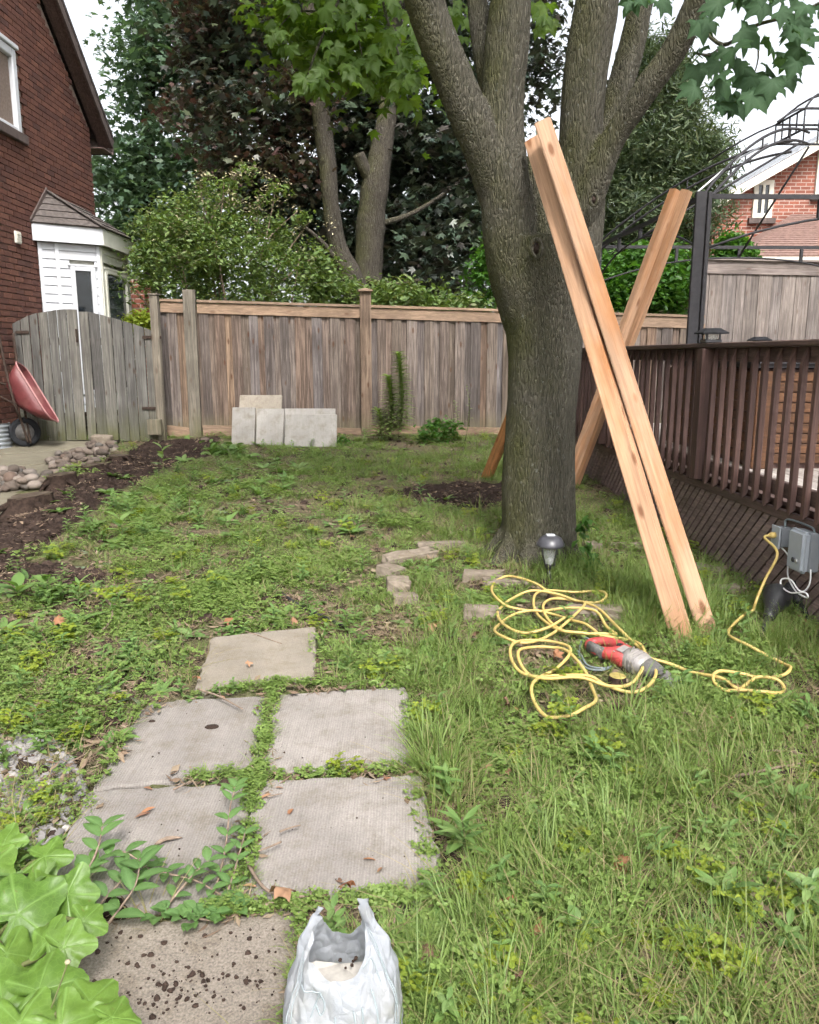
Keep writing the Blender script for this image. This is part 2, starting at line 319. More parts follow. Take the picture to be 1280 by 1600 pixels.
def barkm(name, base, moss=0.5, scale=1.0, relief=0.55):
    t = NT(name); v = t.coord((75 * scale, 75 * scale, 9 * scale), jit=False); b1 = t.noise(v, 1.3, 6, 0.65, 1.2)
    vo = t.voro(t.coord((62 * scale, 62 * scale, 10 * scale), jit=False), 1.3, 'DISTANCE_TO_EDGE'); big = t.noise(t.coord(jit=False), 2.3, 5)
    h = t.math('ADD', b1, t.ramp(vo, [(0.0, 0.0), (0.25, 0.8)]))
    c = t.mix(t.ramp(b1, [(0.3, 0.0), (0.68, 1.0)]), tuple(x * 0.42 for x in base), tuple(x * 1.6 for x in base))
    c = t.mix(t.math('MULTIPLY', t.ramp(vo, [(0.0, 1.0), (0.14, 0.0)]), 0.3), c, tuple(x * 0.35 for x in base))
    ge = t.n('NewGeometry'); sx = t.n('SeparateXYZ'); t.l(ge.outputs['Normal'], sx.inputs[0])
    side = t.math('MULTIPLY', t.math('SUBTRACT', 0.55, sx.outputs[0]), 0.62, True)
    mf = t.math('MULTIPLY', side, t.ramp(big, [(0.33, 0.0), (0.60, 1.0)]))
    c = t.mix(t.math('MULTIPLY', mf, moss), c, t.mix(t.ramp(b1, [(0.3, 0.0), (0.7, 1.0)]), (0.038, 0.042, 0.014), (0.10, 0.10, 0.032)))
    c = t.mix(t.math('MULTIPLY', t.ramp(t.noise(t.coord(jit=False), 38, 3), [(0.64, 0.0), (0.70, 1.0)]), 0.35), c, (0.30, 0.31, 0.28))
    t.bump(h, relief, 0.022); return t.fin(c, 0.92, 0.15)
M['bark'] = barkm('maple_bark', (0.096, 0.088, 0.069), 1.0, 1.0, 0.8)
M['bark_far'] = barkm('far_bark', (0.052, 0.045, 0.036), 0.8, 0.5)
M['bark_pine'] = barkm('pine_bark', (0.09, 0.065, 0.05), 0.1, 0.5)
M['knot_dark'] = plain('knot_hollow', (0.035, 0.025, 0.02), 0.95, 0.1)
M['knot_rim'] = plain('knot_rim', (0.16, 0.125, 0.09), 0.9, 0.1, 0, 0.3, 40, 0.5)
M['twig'] = plain('dry_twig', (0.20, 0.15, 0.115), 0.9, 0.15, 0, 0.4, 30)
M['stem'] = plain('green_stem', (0.12, 0.13, 0.05), 0.6, 0.3, 0, 0.3, 30)
M['leaf_near'] = leafm('maple_leaf', [(0.065, 0.12, 0.020), (0.085, 0.145, 0.024), (0.055, 0.10, 0.018), (0.11, 0.165, 0.03)], 0.55, 0.45, (1.9, 1.9, 0.7), 0.35, True)
M['leaf_near_backlit'] = leafm('backlit_maple_leaf', [(0.024, 0.055, 0.022), (0.034, 0.072, 0.028), (0.020, 0.046, 0.020)], 0.35, 0.6, (1.5, 1.6, 0.7), 0.12, True)  # same maple's leaves, darker: their backlit shade is put into the colour
M['leaf_purple'] = leafm('crimson_maple_leaf', [(0.044, 0.066, 0.044), (0.056, 0.080, 0.048), (0.054, 0.044, 0.040), (0.038, 0.060, 0.048), (0.046, 0.072, 0.046), (0.072, 0.092, 0.054)], 0.15, 0.33, (1.4, 1.1, 0.6), 0.55)
M['leaf_red'] = leafm('reddish_maple_leaf', [(0.070, 0.042, 0.038), (0.052, 0.056, 0.034), (0.085, 0.046, 0.042), (0.05, 0.07, 0.036), (0.072, 0.080, 0.042)], 0.2, 0.4, (1.6, 0.9, 0.6), 0.5)
M['leaf_tall'] = leafm('tall_tree_leaf', [(0.060, 0.105, 0.068), (0.085, 0.135, 0.080), (0.11, 0.16, 0.095), (0.052, 0.092, 0.066)], 0.3, 0.4, (1.3, 1.5, 0.7), 0.5)
M['leaf_shrub'] = leafm('shrub_leaf', [(0.095, 0.155, 0.048), (0.125, 0.19, 0.058), (0.155, 0.215, 0.072), (0.075, 0.13, 0.042), (0.19, 0.21, 0.10)], 0.35, 0.5, (1.5, 1.5, 0.6), 0.3)
M['flower'] = plain('tan_flower_head', (0.34, 0.30, 0.19), 0.9, 0.1, 0, 0.3, 20)
M['leaf_bright'] = leafm('bright_shrub_leaf', [(0.05, 0.13, 0.022), (0.075, 0.165, 0.03), (0.035, 0.10, 0.02)], 0.4, 0.45, (1.5, 1.6, 0.6), 0.4)
M['leaf_lime'] = leafm('lime_leaf', [(0.20, 0.26, 0.035), (0.25, 0.30, 0.04), (0.16, 0.23, 0.03)], 0.4, 0.5, (1.3, 1.3, 0.5), 0.3)
M['needle'] = leafm('cedar_needle', [(0.06, 0.09, 0.045), (0.085, 0.115, 0.05), (0.05, 0.078, 0.045), (0.11, 0.125, 0.06)], 0.25, 0.6, (1.3, 1.4, 0.7), 0.3)
M['grass'] = leafm('lawn_grass', [(0.148, 0.222, 0.056), (0.172, 0.245, 0.064), (0.122, 0.198, 0.052), (0.22, 0.265, 0.088), (0.153, 0.226, 0.058)], 0.35, 0.5, (1.3, 1.35, 0.7), 0.3)
M['grass_dry'] = leafm('dry_grass', [(0.26, 0.22, 0.115), (0.20, 0.19, 0.085), (0.32, 0.27, 0.15)], 0.3, 0.7, (1.2, 1.1, 0.8), 0.2)
M['clover'] = leafm('clover_leaf', [(0.155, 0.235, 0.058), (0.185, 0.265, 0.068), (0.13, 0.20, 0.054), (0.225, 0.29, 0.082)], 0.35, 0.5, (1.25, 1.4, 0.6), 0.3)
M['weed'] = leafm('weed_leaf', [(0.125, 0.215, 0.062), (0.155, 0.25, 0.07), (0.105, 0.185, 0.058), (0.19, 0.275, 0.095)], 0.35, 0.45, (1.3, 1.4, 0.6), 0.4)
M['pale_weed'] = leafm('wilted_leaf', [(0.19, 0.25, 0.16), (0.15, 0.21, 0.12), (0.24, 0.29, 0.19)], 0.3, 0.6, (1.2, 1.3, 0.8), 0.3)
M['big_leaf'] = leafm('big_garden_leaf', [(0.105, 0.19, 0.032), (0.125, 0.215, 0.036), (0.09, 0.17, 0.03)], 0.35, 0.4, (1.25, 1.3, 0.5), 0.35, True)
M['dogwood'] = leafm('sucker_leaf', [(0.075, 0.15, 0.04), (0.10, 0.18, 0.05), (0.06, 0.125, 0.035)], 0.35, 0.42, (1.4, 1.45, 0.6), 0.45, True)
M['dead'] = leafm('dead_leaf', [(0.24, 0.10, 0.05), (0.30, 0.15, 0.08), (0.17, 0.10, 0.07), (0.34, 0.20, 0.12)], 0.15, 0.7, (1.2, 1.0, 0.7), 0.25)
M['litter'] = leafm('brown_litter', [(0.17, 0.115, 0.08), (0.24, 0.18, 0.125), (0.11, 0.07, 0.05), (0.30, 0.24, 0.17)], 0.1, 0.8, (1.1, 1, 0.8), 0.2)

# ================================================================ GROUND
SLABS = {  # photograph corners of the concrete slabs, projected on the lawn
 's1': [(335, 1003), (491, 987), (488, 1068), (309, 1086)],
 's2l': [(232, 1104), (412, 1095), (392, 1208), (152, 1236)],
 's2r': [(436, 1092), (630, 1080), (642, 1199), (418, 1207)],
 's3l': [(142, 1246), (386, 1233), (362, 1425), (62, 1412)],
 's3r': [(400, 1229), (654, 1221), (684, 1408), (378, 1430)],
 's4': [(95, 1455), (462, 1442), (440, 1760), (-60, 1800)]}
BED = [(-400, 1000), (0, 800), (70, 765), (150, 735), (230, 690), (345, 683), (330, 710), (250, 735), (190, 768), (120, 815), (70, 850), (40, 880), (150, 885), (170, 915), (0, 925), (-400, 1400)]
PATHR = [(-300, 700), (60, 690), (190, 688), (165, 705), (95, 740), (60, 790), (0, 825), (-300, 900)]
PATCH = [(612, 772), (650, 758), (720, 752), (800, 756), (800, 792), (720, 793), (640, 782)]
LITTER = [(560, 960), (700, 955), (720, 1010), (600, 1020), (500, 1010), (430, 960), (440, 930), (540, 940)]
GRAVEL = [(-80, 1120), (100, 1160), (140, 1240), (100, 1310), (60, 1390), (-120, 1420)]
xs = np.concatenate([-np.geomspace(300, 7, 16), np.arange(-6.6, 5.2, 0.055), np.geomspace(5.6, 300, 16)])
ys = np.concatenate([[-60, -25, -10, -4, -1.5, -0.4], np.arange(0.3, 12.2, 0.055), np.geomspace(12.6, 600, 18)])
gx, gy = np.meshgrid(xs, ys); gzz = gz(gx, gy)
rough = 0.008 * vnoise(gx, gy, 7.0, 3) + 0.006 * vnoise(gx, gy, 15.0, 5)
uu, vv = proj(np.stack([gx, gy, gzz], -1))
near = (gy > 0.5) & (gy < 12)
soil = np.where(near & (in_poly(uu, vv, BED) | in_poly(uu, vv, PATCH)), 1.0, 0.0)
lit = np.where(near & (in_poly(uu, vv, LITTER)), 1.0, 0.0)
pth = np.where(near & in_poly(uu, vv, PATHR), 1.0, 0.0)
for _ in range(2):
    soil = (soil + np.roll(soil, 1, 0) + np.roll(soil, -1, 0) + np.roll(soil, 1, 1) + np.roll(soil, -1, 1)) / 5
under = np.zeros_like(soil)
for q in SLABS.values(): under = np.maximum(under, in_poly(uu, vv, q) * 1.0)
gzz = gzz + np.where(near, rough * (0.6 + 2.2 * soil), 0) - 0.03 * under - 0.03 * pth
ny, nx = gx.shape
idx = np.arange(nx * ny).reshape(ny, nx)
GF = np.stack([idx[:-1, :-1], idx[:-1, 1:], idx[1:, 1:], idx[1:, :-1]], -1).reshape(-1, 4)
gme = np_mesh('ground', np.stack([gx, gy, gzz], -1).reshape(-1, 3), GF, True)
for nm, arr in (('soil', soil), ('litter', lit)):
    at = gme.attributes.new(nm, 'FLOAT', 'POINT'); at.data.foreach_set('value', arr.astype(np.float32).ravel())
t = NT('lawn_soil'); v = t.coord(jit=False); n1 = t.noise(v, 3.5, 6, 0.65); n2 = t.noise(v, 40, 5, 0.7); n3 = t.noise(v, 130, 4)
thatch = t.ramp(n2, [(0.25, (0.045, 0.048, 0.020)), (0.5, (0.095, 0.105, 0.042)), (0.75, (0.16, 0.155, 0.078))])
dirt = t.ramp(n2, [(0.3, (0.07, 0.048, 0.034)), (0.55, (0.14, 0.105, 0.075)), (0.8, (0.23, 0.18, 0.135))])
dark = t.ramp(n2, [(0.3, (0.017, 0.011, 0.009)), (0.55, (0.034, 0.022, 0.017)), (0.8, (0.062, 0.041, 0.031))])
c = t.mix(t.ramp(n1, [(0.42, 0.0), (0.62, 1.0)]), thatch, dirt)
a1 = t.n('Attribute', attribute_name='soil'); a2 = t.n('Attribute', attribute_name='litter')
c = t.mix(t.math('MULTIPLY', a2.outputs['Fac'], 0.7), c, dirt); c = t.mix(t.ramp(t.math('ADD', a1.outputs['Fac'], t.math('MULTIPLY', t.math('SUBTRACT', n1, 0.5), 0.8)), [(0.35, 0.0), (0.6, 1.0)]), c, dark)
t.bump(t.math('ADD', n2, t.math('MULTIPLY', n3, 0.6)), 0.9, 0.02); t.fin(c, 0.95, 0.15)
ground = link('ground', gme, None, t.m); tag(ground, kind='structure')

def slab(name, quad, mat, th, lift, jag=0.006, n=14):
    pts = [G(*q) for q in quad]; cq = sum(pts, Vector()) / 4; pts = [p + (p - cq) * 0.055 for p in pts]; ring = []
    for i in range(4):
        a, b = pts[i], pts[(i + 1) % 4]
        for k in range(n):
            f = k / n; p = a.lerp(b, f); d = (b - a).normalized(); s = Vector((d.y, -d.x, 0))
            rr = random.gauss(0, jag) * (1 if k else 0); q = p + s * rr
            if k in (0,): q = q.lerp(sum(pts, Vector()) / 4, 0.008 + random.random() * 0.012)
            ring.append(q)
    z0 = sum(p.z for p in pts) / 4
    top = []
    pl = [float(SL * p.y) for p in ring]; off = lift
    for p, z in zip(ring, pl): top.append(Vector((p.x, p.y, z + off)))
    cx = sum(top, Vector()) / len(top)
    ins = [p.lerp(cx, 0.018) + Vector((0, 0, 0.0)) for p in top]
    edge = [p - Vector((0, 0, 0.007 + random.random() * 0.004)) for p in top]
    bot = [p - Vector((0, 0, th)) for p in top]; m = len(ring); mb = MB()
    vs_ = ins + edge + bot; fs = [tuple(range(m))]
    for r_ in range(2): fs += [(r_ * m + i, r_ * m + (i + 1) % m, (r_ + 1) * m + (i + 1) % m, (r_ + 1) * m + i) for i in range(m)]
    mb.add(vs_, fs)
    return mb.build(name, mat)
for key, lab, mt, lift in (
  ('s1', 'single smooth concrete paving slab farthest along the stepping path', 'slab_smooth', 0.022),
  ('s2l', 'square broomed concrete slab with a dark dirt blob, middle row beside weedy joint', 'slab', 0.016),
  ('s2r', 'square broomed concrete slab with a pale splash mark, middle row next to long grass', 'slab', 0.014),
  ('s3l', 'broomed concrete slab with a curled bark flake, partly under the leafy suckers', 'slab', 0.016),
  ('s3r', 'large broomed concrete slab with reddish seed husks just behind the white bag', 'slab', 0.014),
  ('s4', 'pitted rough concrete pad scattered with soil crumbs beside the white bag', 'pad', 0.018)):
    tag(slab('paving_slab' if key != 's4' else 'concrete_pad', SLABS[key], M[mt], 0.07, lift), lab, 'slab', 'concrete stepping slabs', 'thing')
# old concrete path by the house
path = empty('path', G(40, 740)); tag(path, kind='structure')
for q in ([(-160, 702), (60, 690), (186, 687), (178, 697), (40, 708), (-160, 722)], [(-160, 724), (40, 709.5), (176, 698.5), (150, 712), (60, 726), (-160, 745)],
          [(-160, 747), (60, 727.5), (148, 713.5), (110, 735), (40, 756), (-160, 780)], [(-160, 783), (40, 757.5), (96, 742), (60, 770), (0, 805), (-160, 850)]):
    pts = [G(*p) for p in q]; mb = MB(); 
    for p in pts: p.z = SL * p.y + 0.012
    mb.prism([p - Vector((0, 0, 0.08)) for p in pts], (0, 0, 0.08)); mb.build('slab', M['path'], path, bevel=0.006)

# ================================================================ LEFT BRICK HOUSE
WX = -5.1
house = empty('brick_house', (WX, 11, 0.4)); tag(house, 'red brown brick house with dark roof verge and white bay window', 'house')
def W(u, v, off=0.0): return RP(u, v, (WX + off, 0, 0), (1, 0, 0))
corner = W(147, 300).y
rake_lo, rake_hi = RP(165, 190, (WX + 0.2, 0, 0), (1, 0, 0)), RP(95, 0, (WX + 0.2, 0, 0), (1, 0, 0))
slope = (rake_hi.z - rake_lo.z) / (rake_hi.y - rake_lo.y)
def roofz(y): return rake_lo.z + slope * (y - rake_lo.y)
ridge_y = 7.4
Y0 = 5.2
wp = [(WX - 0.03, Y0, 0.0), (WX - 0.03, corner, 0.0), (WX - 0.03, corner, roofz(corner) - 0.25), (WX - 0.03, ridge_y, roofz(ridge_y) - 0.25), (WX - 0.03, Y0, roofz(2 * ridge_y - Y0) - 0.25)]
mb = MB(); mb.prism(wp, (-6.5, 0, 0)); wall = mb.build('wall', M['mortar'], house)
# window and bay openings in the brick face
win = [W(-60, 60), W(28, 82), W(30, 207)]; wz0, wz1 = W(28, 207).z, W(28, 84).z; wy1 = W(27, 150).y; wy0 = wy1 - 1.25
bayY0, bayY1, bayD = 11.45, 13.25, 0.66
bz_fb, bz_ft = P(82, 377, 11.45).z, P(82, 350, 11.45).z
BW, BH, JT = 0.215, 0.064, 0.011
unit = MB(); unit.ab(-0.012, 0.0, -BW / 2, BW / 2, -BH / 2, BH / 2); bme = unit.mesh('brick', bevel=0.003)
bme.materials.append(M['brick']); cells = []
z = 0.62; row = 0
while z < roofz(ridge_y):
    y = Y0 + (row % 2) * (BW + JT) / 2
    while y < corner:
        y0, y1 = y, min(y + BW, corner); ym = (y0 + y1) / 2; zt = z + BH
        top = roofz(y1) if y1 > ridge_y else roofz(2 * ridge_y - y0)
        if zt < top - 0.24 and not (y1 > wy0 - 0.0 and y0 < wy1 and zt > wz0 and z < wz1) and y1 - y0 > 0.05:
            cells.append((ym, z + BH / 2, y1 - y0))
        y += BW + JT
    z += BH + JT; row += 1
cells.sort(key=lambda q: (q[2] < BW - 0.01 or q[0] < 9.7 or q[0] > 11.5 and 0.5 < q[1] < bz_ft + 0.4, q[0] ** 2 + (q[1] - EYE) ** 2))
wl_ = wloc(wall)
for i, (ym, zm, wd) in enumerate(cells[:300]):
    o = link('brick', bme, wall); o.location = Vector((WX + 0.0 + random.uniform(-0.003, 0.003), ym, zm)) - wl_
mb = MB()
for ym, zm, wd in cells[300:]:
    x = WX + random.uniform(-0.003, 0.003); mb.ab(x - 0.03, x, ym - wd / 2, ym + wd / 2, zm - BH / 2, zm + BH / 2)
o = mb.build('bricks', M['brick'], wall); o['kind'] = 'stuff'
mb = MB(); mb.ab(WX - 0.3, WX + 0.02, Y0, corner, 0.0, 0.60); mb.build('foundation', M['path'], house)
# far gable return wall of the corner and soffit return
roof = empty('roof', (WX, corner, rake_lo.z), house)
M['shingle'] = plain('dark_shingle', (0.055, 0.045, 0.042), 0.9, 0.2, 0, 0.4, 25, 0.6)
M['fascia_dark'] = plain('weathered_verge_board', (0.10, 0.075, 0.068), 0.7, 0.3, 0, 0.3, 10)
mb = MB(); nrm = Vector((0, -slope, 1)).normalized()
lo = Vector((0, corner + 0.42, roofz(corner + 0.42))); hi = Vector((0, ridge_y, roofz(ridge_y)))
mb.box(((WX - 6.0 + WX + 0.22) / 2, (lo.y + hi.y) / 2, (lo.z + hi.z) / 2 + 0.02), ((6.22) / 2, 0, 0), (hi - lo) / 2, nrm * 0.035); mb.build('shingle_slope', M['shingle'], roof)
mb = MB(); lo2 = Vector((0, 2 * ridge_y - lo.y, lo.z)); mb.box(((WX - 6.0 + WX + 0.22) / 2, (lo2.y + hi.y) / 2, (lo2.z + hi.z) / 2 + 0.02), ((6.22) / 2, 0, 0), (hi - lo2) / 2, Vector((0, slope, 1)).normalized() * 0.035); mb.build('shingle_slope', M['shingle'], roof)
mb = MB(); mb.box((WX + 0.2, (lo.y + hi.y) / 2, (lo.z + hi.z) / 2 - 0.09), (0.015, 0, 0), (hi - lo) / 2, nrm * 0.075); mb.build('verge_board', M['fascia_dark'], roof)
mb = MB(); mb.box((WX + 0.09, (lo.y + hi.y) / 2, (lo.z + hi.z) / 2 - 0.14), (0.10, 0, 0), (hi - lo) / 2, nrm * 0.012); mb.build('soffit', M['deck_y'], roof)
mb = MB(); mb.ab(WX - 6, WX + 0.19, corner + 0.02, corner + 0.40, lo.z - 0.24, lo.z - 0.22); mb.build('soffit', M['deck_y'], roof)
mb = MB(); mb.ab(WX - 6, WX + 0.21, corner + 0.41, corner + 0.44, lo.z - 0.25, lo.z + 0.02); mb.build('fascia', M['fascia_dark'], roof)
# upper window
wn_ = empty('window', (WX, (wy0 + wy1) / 2, wz0), house)
fw = 0.11
for (y0, y1, z0, z1) in ((wy1 - fw, wy1, wz0, wz1), (wy0, wy0 + fw, wz0, wz1), (wy0 + fw, wy1 - fw, wz1 - fw, wz1), (wy0 + fw, wy1 - fw, wz0, wz0 + 0.05)):
    mb = MB(); mb.ab(WX - 0.10, WX + 0.03, y0, y1, z0, z1); mb.build('frame', M['white'], wn_, bevel=0.012)
mb = MB(); mb.ab(WX - 0.09, WX + 0.06, wy0 - 0.02, wy1 + 0.03, wz1 + 0.0005, wz1 + 0.06); mb.build('head_trim', M['white'], wn_, bevel=0.01)
mb = MB(); mb.ab(WX - 0.08, WX - 0.05, wy0 + fw, wy1 - fw, wz0 + 0.05, wz1 - fw); mb.build('pane', M['glass'], wn_)
mb = MB(); mb.ab(WX - 0.08, WX + 0.06, wy0 - 0.08, wy1 + 0.10, wz0 - 0.12, wz0 - 0.001); mb.build('sill', M['fascia_dark'], wn_, bevel=0.008)
p = W(26, 371); mb = MB(); mb.ab(WX, WX + 0.03, p.y - 0.07, p.y + 0.07, p.z - 0.075, p.z + 0.075); vt = mb.build('vent_cover', M['cream'], house, bevel=0.006)
for k in range(4):
    mb = MB(); mb.ab(WX + 0.031, WX + 0.04, p.y - 0.055, p.y + 0.055, p.z - 0.055 + k * 0.03, p.z - 0.04 + k * 0.03); mb.build('louvre', M['cream'], vt)
# bay window
bay = empty('bay_window', (WX, bayY0, 0.6), house)
A0, A1 = Vector((WX, bayY0, 0)), Vector((WX + bayD, bayY0 + 0.48, 0))
B0, B1 = A1, Vector((WX + bayD, bayY0 + 1.62, 0)); C1 = Vector((WX, bayY0 + 2.05, 0))
BZ0 = 0.75
mb = MB(); inn = [A0 + Vector((0, 0.05, BZ0)), A1 + Vector((-0.05, 0.02, BZ0)), B1 + Vector((-0.05, -0.02, BZ0)), C1 + Vector((0, -0.05, BZ0))]
mb.prism(inn, (0, 0, bz_fb - BZ0)); mb.build('core', M['shade_white'], bay)
def bay_face(a, b, mat, wins, corner_trim=True):
    d = (b - a); L = d.length; d.normalize(); n = Vector((d.y, -d.x, 0))
    bh = 0.118; z = BZ0; k = 0
    while z < bz_fb - 0.01:
        z1 = min(z + bh, bz_fb)
        spans = [(0.045, L - 0.045)]
        for (s0, s1, w0, w1) in wins:
            if z1 > w0 and z < w1:
                spans = [q for (x0, x1) in spans for q in ((x0, min(x1, s0)), (max(x0, s1), x1)) if q[1] - q[0] > 0.02]
        for (x0, x1) in spans:
            p0, p1 = a + d * x0, a + d * x1; mb = MB()
            vs_ = [p0 + n * 0.024 + Vector((0, 0, z)), p1 + n * 0.024 + Vector((0, 0, z)), p1 + n * 0.008 + Vector((0, 0, z1)), p0 + n * 0.008 + Vector((0, 0, z1)),
                   p0 - n * 0.02 + Vector((0, 0, z)), p1 - n * 0.02 + Vector((0, 0, z)), p1 - n * 0.02 + Vector((0, 0, z1)), p0 - n * 0.02 + Vector((0, 0, z1))]
            mb.add(vs_, [(0, 1, 2, 3), (7, 6, 5, 4), (0, 4, 5, 1), (3, 2, 6, 7), (0, 3, 7, 4), (1, 5, 6, 2)]); mb.build('siding_board', mat, bay)
        z = z1
    for x0, x1 in ((0.0, 0.045), (L - 0.045, L)):
        m_ = a + d * (x0 + x1) / 2 + Vector((0, 0, (BZ0 + bz_fb) / 2)); mb = MB(); mb.box(m_ + n * 0.012, d * (x1 - x0) / 2, n * 0.024, Vector((0, 0, (bz_fb - BZ0) / 2))); mb.build('corner_trim', mat, bay)
    for (s0, s1, w0, w1) in wins:
        f = 0.065; wo = empty('window', a + d * (s0 + s1) / 2 + Vector((0, 0, w0)), bay)
        for (x0, x1, z0, z1) in ((s0, s0 + f, w0, w1), (s1 - f, s1, w0, w1), (s0 + f, s1 - f, w1 - f, w1), (s0 + f, s1 - f, w0, w0 + f)):
            mb = MB(); mb.box(a + d * (x0 + x1) / 2 + n * 0.016 + Vector((0, 0, (z0 + z1) / 2)), d * (x1 - x0) / 2, n * 0.03, Vector((0, 0, (z1 - z0) / 2))); mb.build('frame', mat, wo, bevel=0.006)
        mb = MB(); mb.box(a + d * (s0 + s1) / 2 + n * 0.0 + Vector((0, 0, (w0 + w1) / 2)), d * ((s1 - s0) / 2 - f), n * 0.006, Vector((0, 0, (w1 - w0) / 2 - f))); mb.build('pane', M['glass'], wo)
        mb = MB(); mb.box(a + d * (s0 + s1) / 2 + n * 0.03 + Vector((0, 0, w1 + 0.012)), d * ((s1 - s0) / 2 + 0.03), n * 0.02, Vector((0, 0, 0.012))); mb.build('drip_cap', mat, wo)
wt = P(140, 416, 11.75).z
LA = (A1 - A0).length
m_ = A0 + (A1 - A0).normalized() * 0.24
bay_face(A0, A1, M['white'], [(0.40, 0.74, BZ0 + 0.25, wt)])
bay_face(B0, B1, M['shade_white'], [(0.10, 1.04, BZ0 + 0.25, P(190, 424, 12.4).z)])
bay_face(B1, C1, M['shade_white'], [])
d_ = (A1 - A0).normalized(); n_ = Vector((d_.y, -d_.x, 0)); mb = MB(); mb.box(m_ + n_ * 0.02 + Vector((0, 0, (BZ0 + bz_fb) / 2)), d_ * 0.025, n_ * 0.02, Vector((0, 0, (bz_fb - BZ0) / 2))); mb.build('corner_trim', M['white'], bay)
# fascia and hipped little roof
ov = 0.10; FA0, FA1 = A0 + Vector((0, -0.12, 0)), A1 + Vector((ov, -0.08, 0)); FB1, FC1 = B1 + Vector((ov, 0.08, 0)), C1 + Vector((0, 0.12, 0))
for a, b, mt in ((FA0, FA1, 'white'), (FA1, FB1, 'shade_white'), (FB1, FC1, 'shade_white')):
    mb = MB(); mb.bar(a + Vector((0, 0, (bz_fb + bz_ft) / 2)), b + Vector((0, 0, (bz_fb + bz_ft) / 2)), 0.025, bz_ft - bz_fb); mb.build('fascia', M[mt], bay)
mb = MB(); mb.prism([FA0 + Vector((0, 0, bz_fb + 0.01)), FA1 + Vector((-.02, 0.02, bz_fb + 0.01)), FB1 + Vector((-.02, -0.02, bz_fb + 0.01)), FC1 + Vector((0, 0, bz_fb + 0.01))], (0, 0, 0.02)); mb.build('soffit', M['shade_white'], bay)
ap = P(93, 300, 11.9).z; T0, T1 = Vector((WX + 0.0, bayY0 + 0.45, ap)), Vector((WX + 0.0, bayY0 + 1.6, ap))
ro = empty('roof', T0, bay)
def roof_face(ea, eb, ta, tb, n=5):
    for k in range(n):
        f0, f1 = k / n, (k + 1) / n
        a, b = ea.lerp(ta, f0), eb.lerp(tb, f0); c2, d2 = eb.lerp(tb, f1), ea.lerp(ta, f1)
        up = (b - a).cross(d2 - a); up = up.normalized() if up.length > 1e-6 else Vector((0, 0, 1))
        if up.z < 0: up = -up
        mb = MB(); mb.prism([a + up * 0.018, b + up * 0.018, c2 + up * 0.004, d2 + up * 0.004], -up * 0.02); mb.build('shingle_course', M['bay_shingle'], ro)
M['bay_shingle'] = plain('brown_shingle', (0.10, 0.085, 0.078), 0.9, 0.2, 0, 0.35, 18, 0.5)
e = Vector((0, 0, bz_ft)); s_ = 1.06
EA0, EA1, EB1, EC1 = FA0 + e + Vector((0, -0.03, 0)), FA1 + e + Vector((0.04, -0.03, 0)), FB1 + e + Vector((0.04, 0.03, 0)), FC1 + e + Vector((0, 0.03, 0))
roof_face(EA0, EA1, T0, T0 + Vector((0.001, 0.001, 0))); roof_face(EA1, EB1, T0, T1); roof_face(EB1, EC1, T1, T1 + Vector((0, 0.001, 0)))
mb = MB(); mb.bar(EA1 + Vector((0, 0, 0.02)), T0 + Vector((0.01, 0, 0.025)), 0.13, 0.012); mb.build('hip_cap', M['bay_shingle'], ro)
mb = MB(); mb.bar(FA0 + Vector((0.012, -0.02, bz_ft)), T0 + Vector((0.012, 0, 0.02)), 0.02, 0.10); mb.build('flashing', M['fascia_dark'], ro)
# galvanised window well by the wall foot
mb = MB(); cwell = G(-8, 700); prof = []
for k in range(25):
    h = k / 24 * 0.32; prof.append((0.20 + 0.012 * math.sin(k * 1.57), h - 0.02))
mb.lathe(prof, cwell, (0, 0, 1), 28, False); tag(mb.build('window_well', M['galv'], smooth=True), 'corrugated galvanised window well ring at the foot of the house wall', 'window well')

# ================================================================ GATE
GY = 10.55
def gatepost(u0, u1, vt, vb, lab, cap=False, Y=GY):
    a, b = P(u0, vb, Y), P(u1, vb, Y); zt = P((u0 + u1) / 2, vt, Y).z; zb = float(gz(a.x, Y)) - 0.1; wd = b.x - a.x
    r_ = empty('gate_post', ((a.x + b.x) / 2, Y, zb + 0.1)); mb = MB(); mb.ab(a.x, b.x, Y - wd / 2, Y + wd / 2, zb, zt); mb.build('post', M['gate_post'], r_, bevel=0.006)
    if cap:
        mb = MB(); mb.ab(a.x - 0.015, b.x + 0.015, Y - wd / 2 - 0.015, Y + wd / 2 + 0.015, zt + 0.001, zt + 0.02); mb.build('cap', M['gate_post'], r_)
    tag(r_, lab, 'post', 'gate posts'); return r_
gatepost(13, 28, 454, 690, 'tall grey timber gate post against the brick house wall')
gatepost(247, 259, 461, 672, 'weathered gate post where the gate meets the brown fence', True)
gz_b = P(130, 690, GY).z
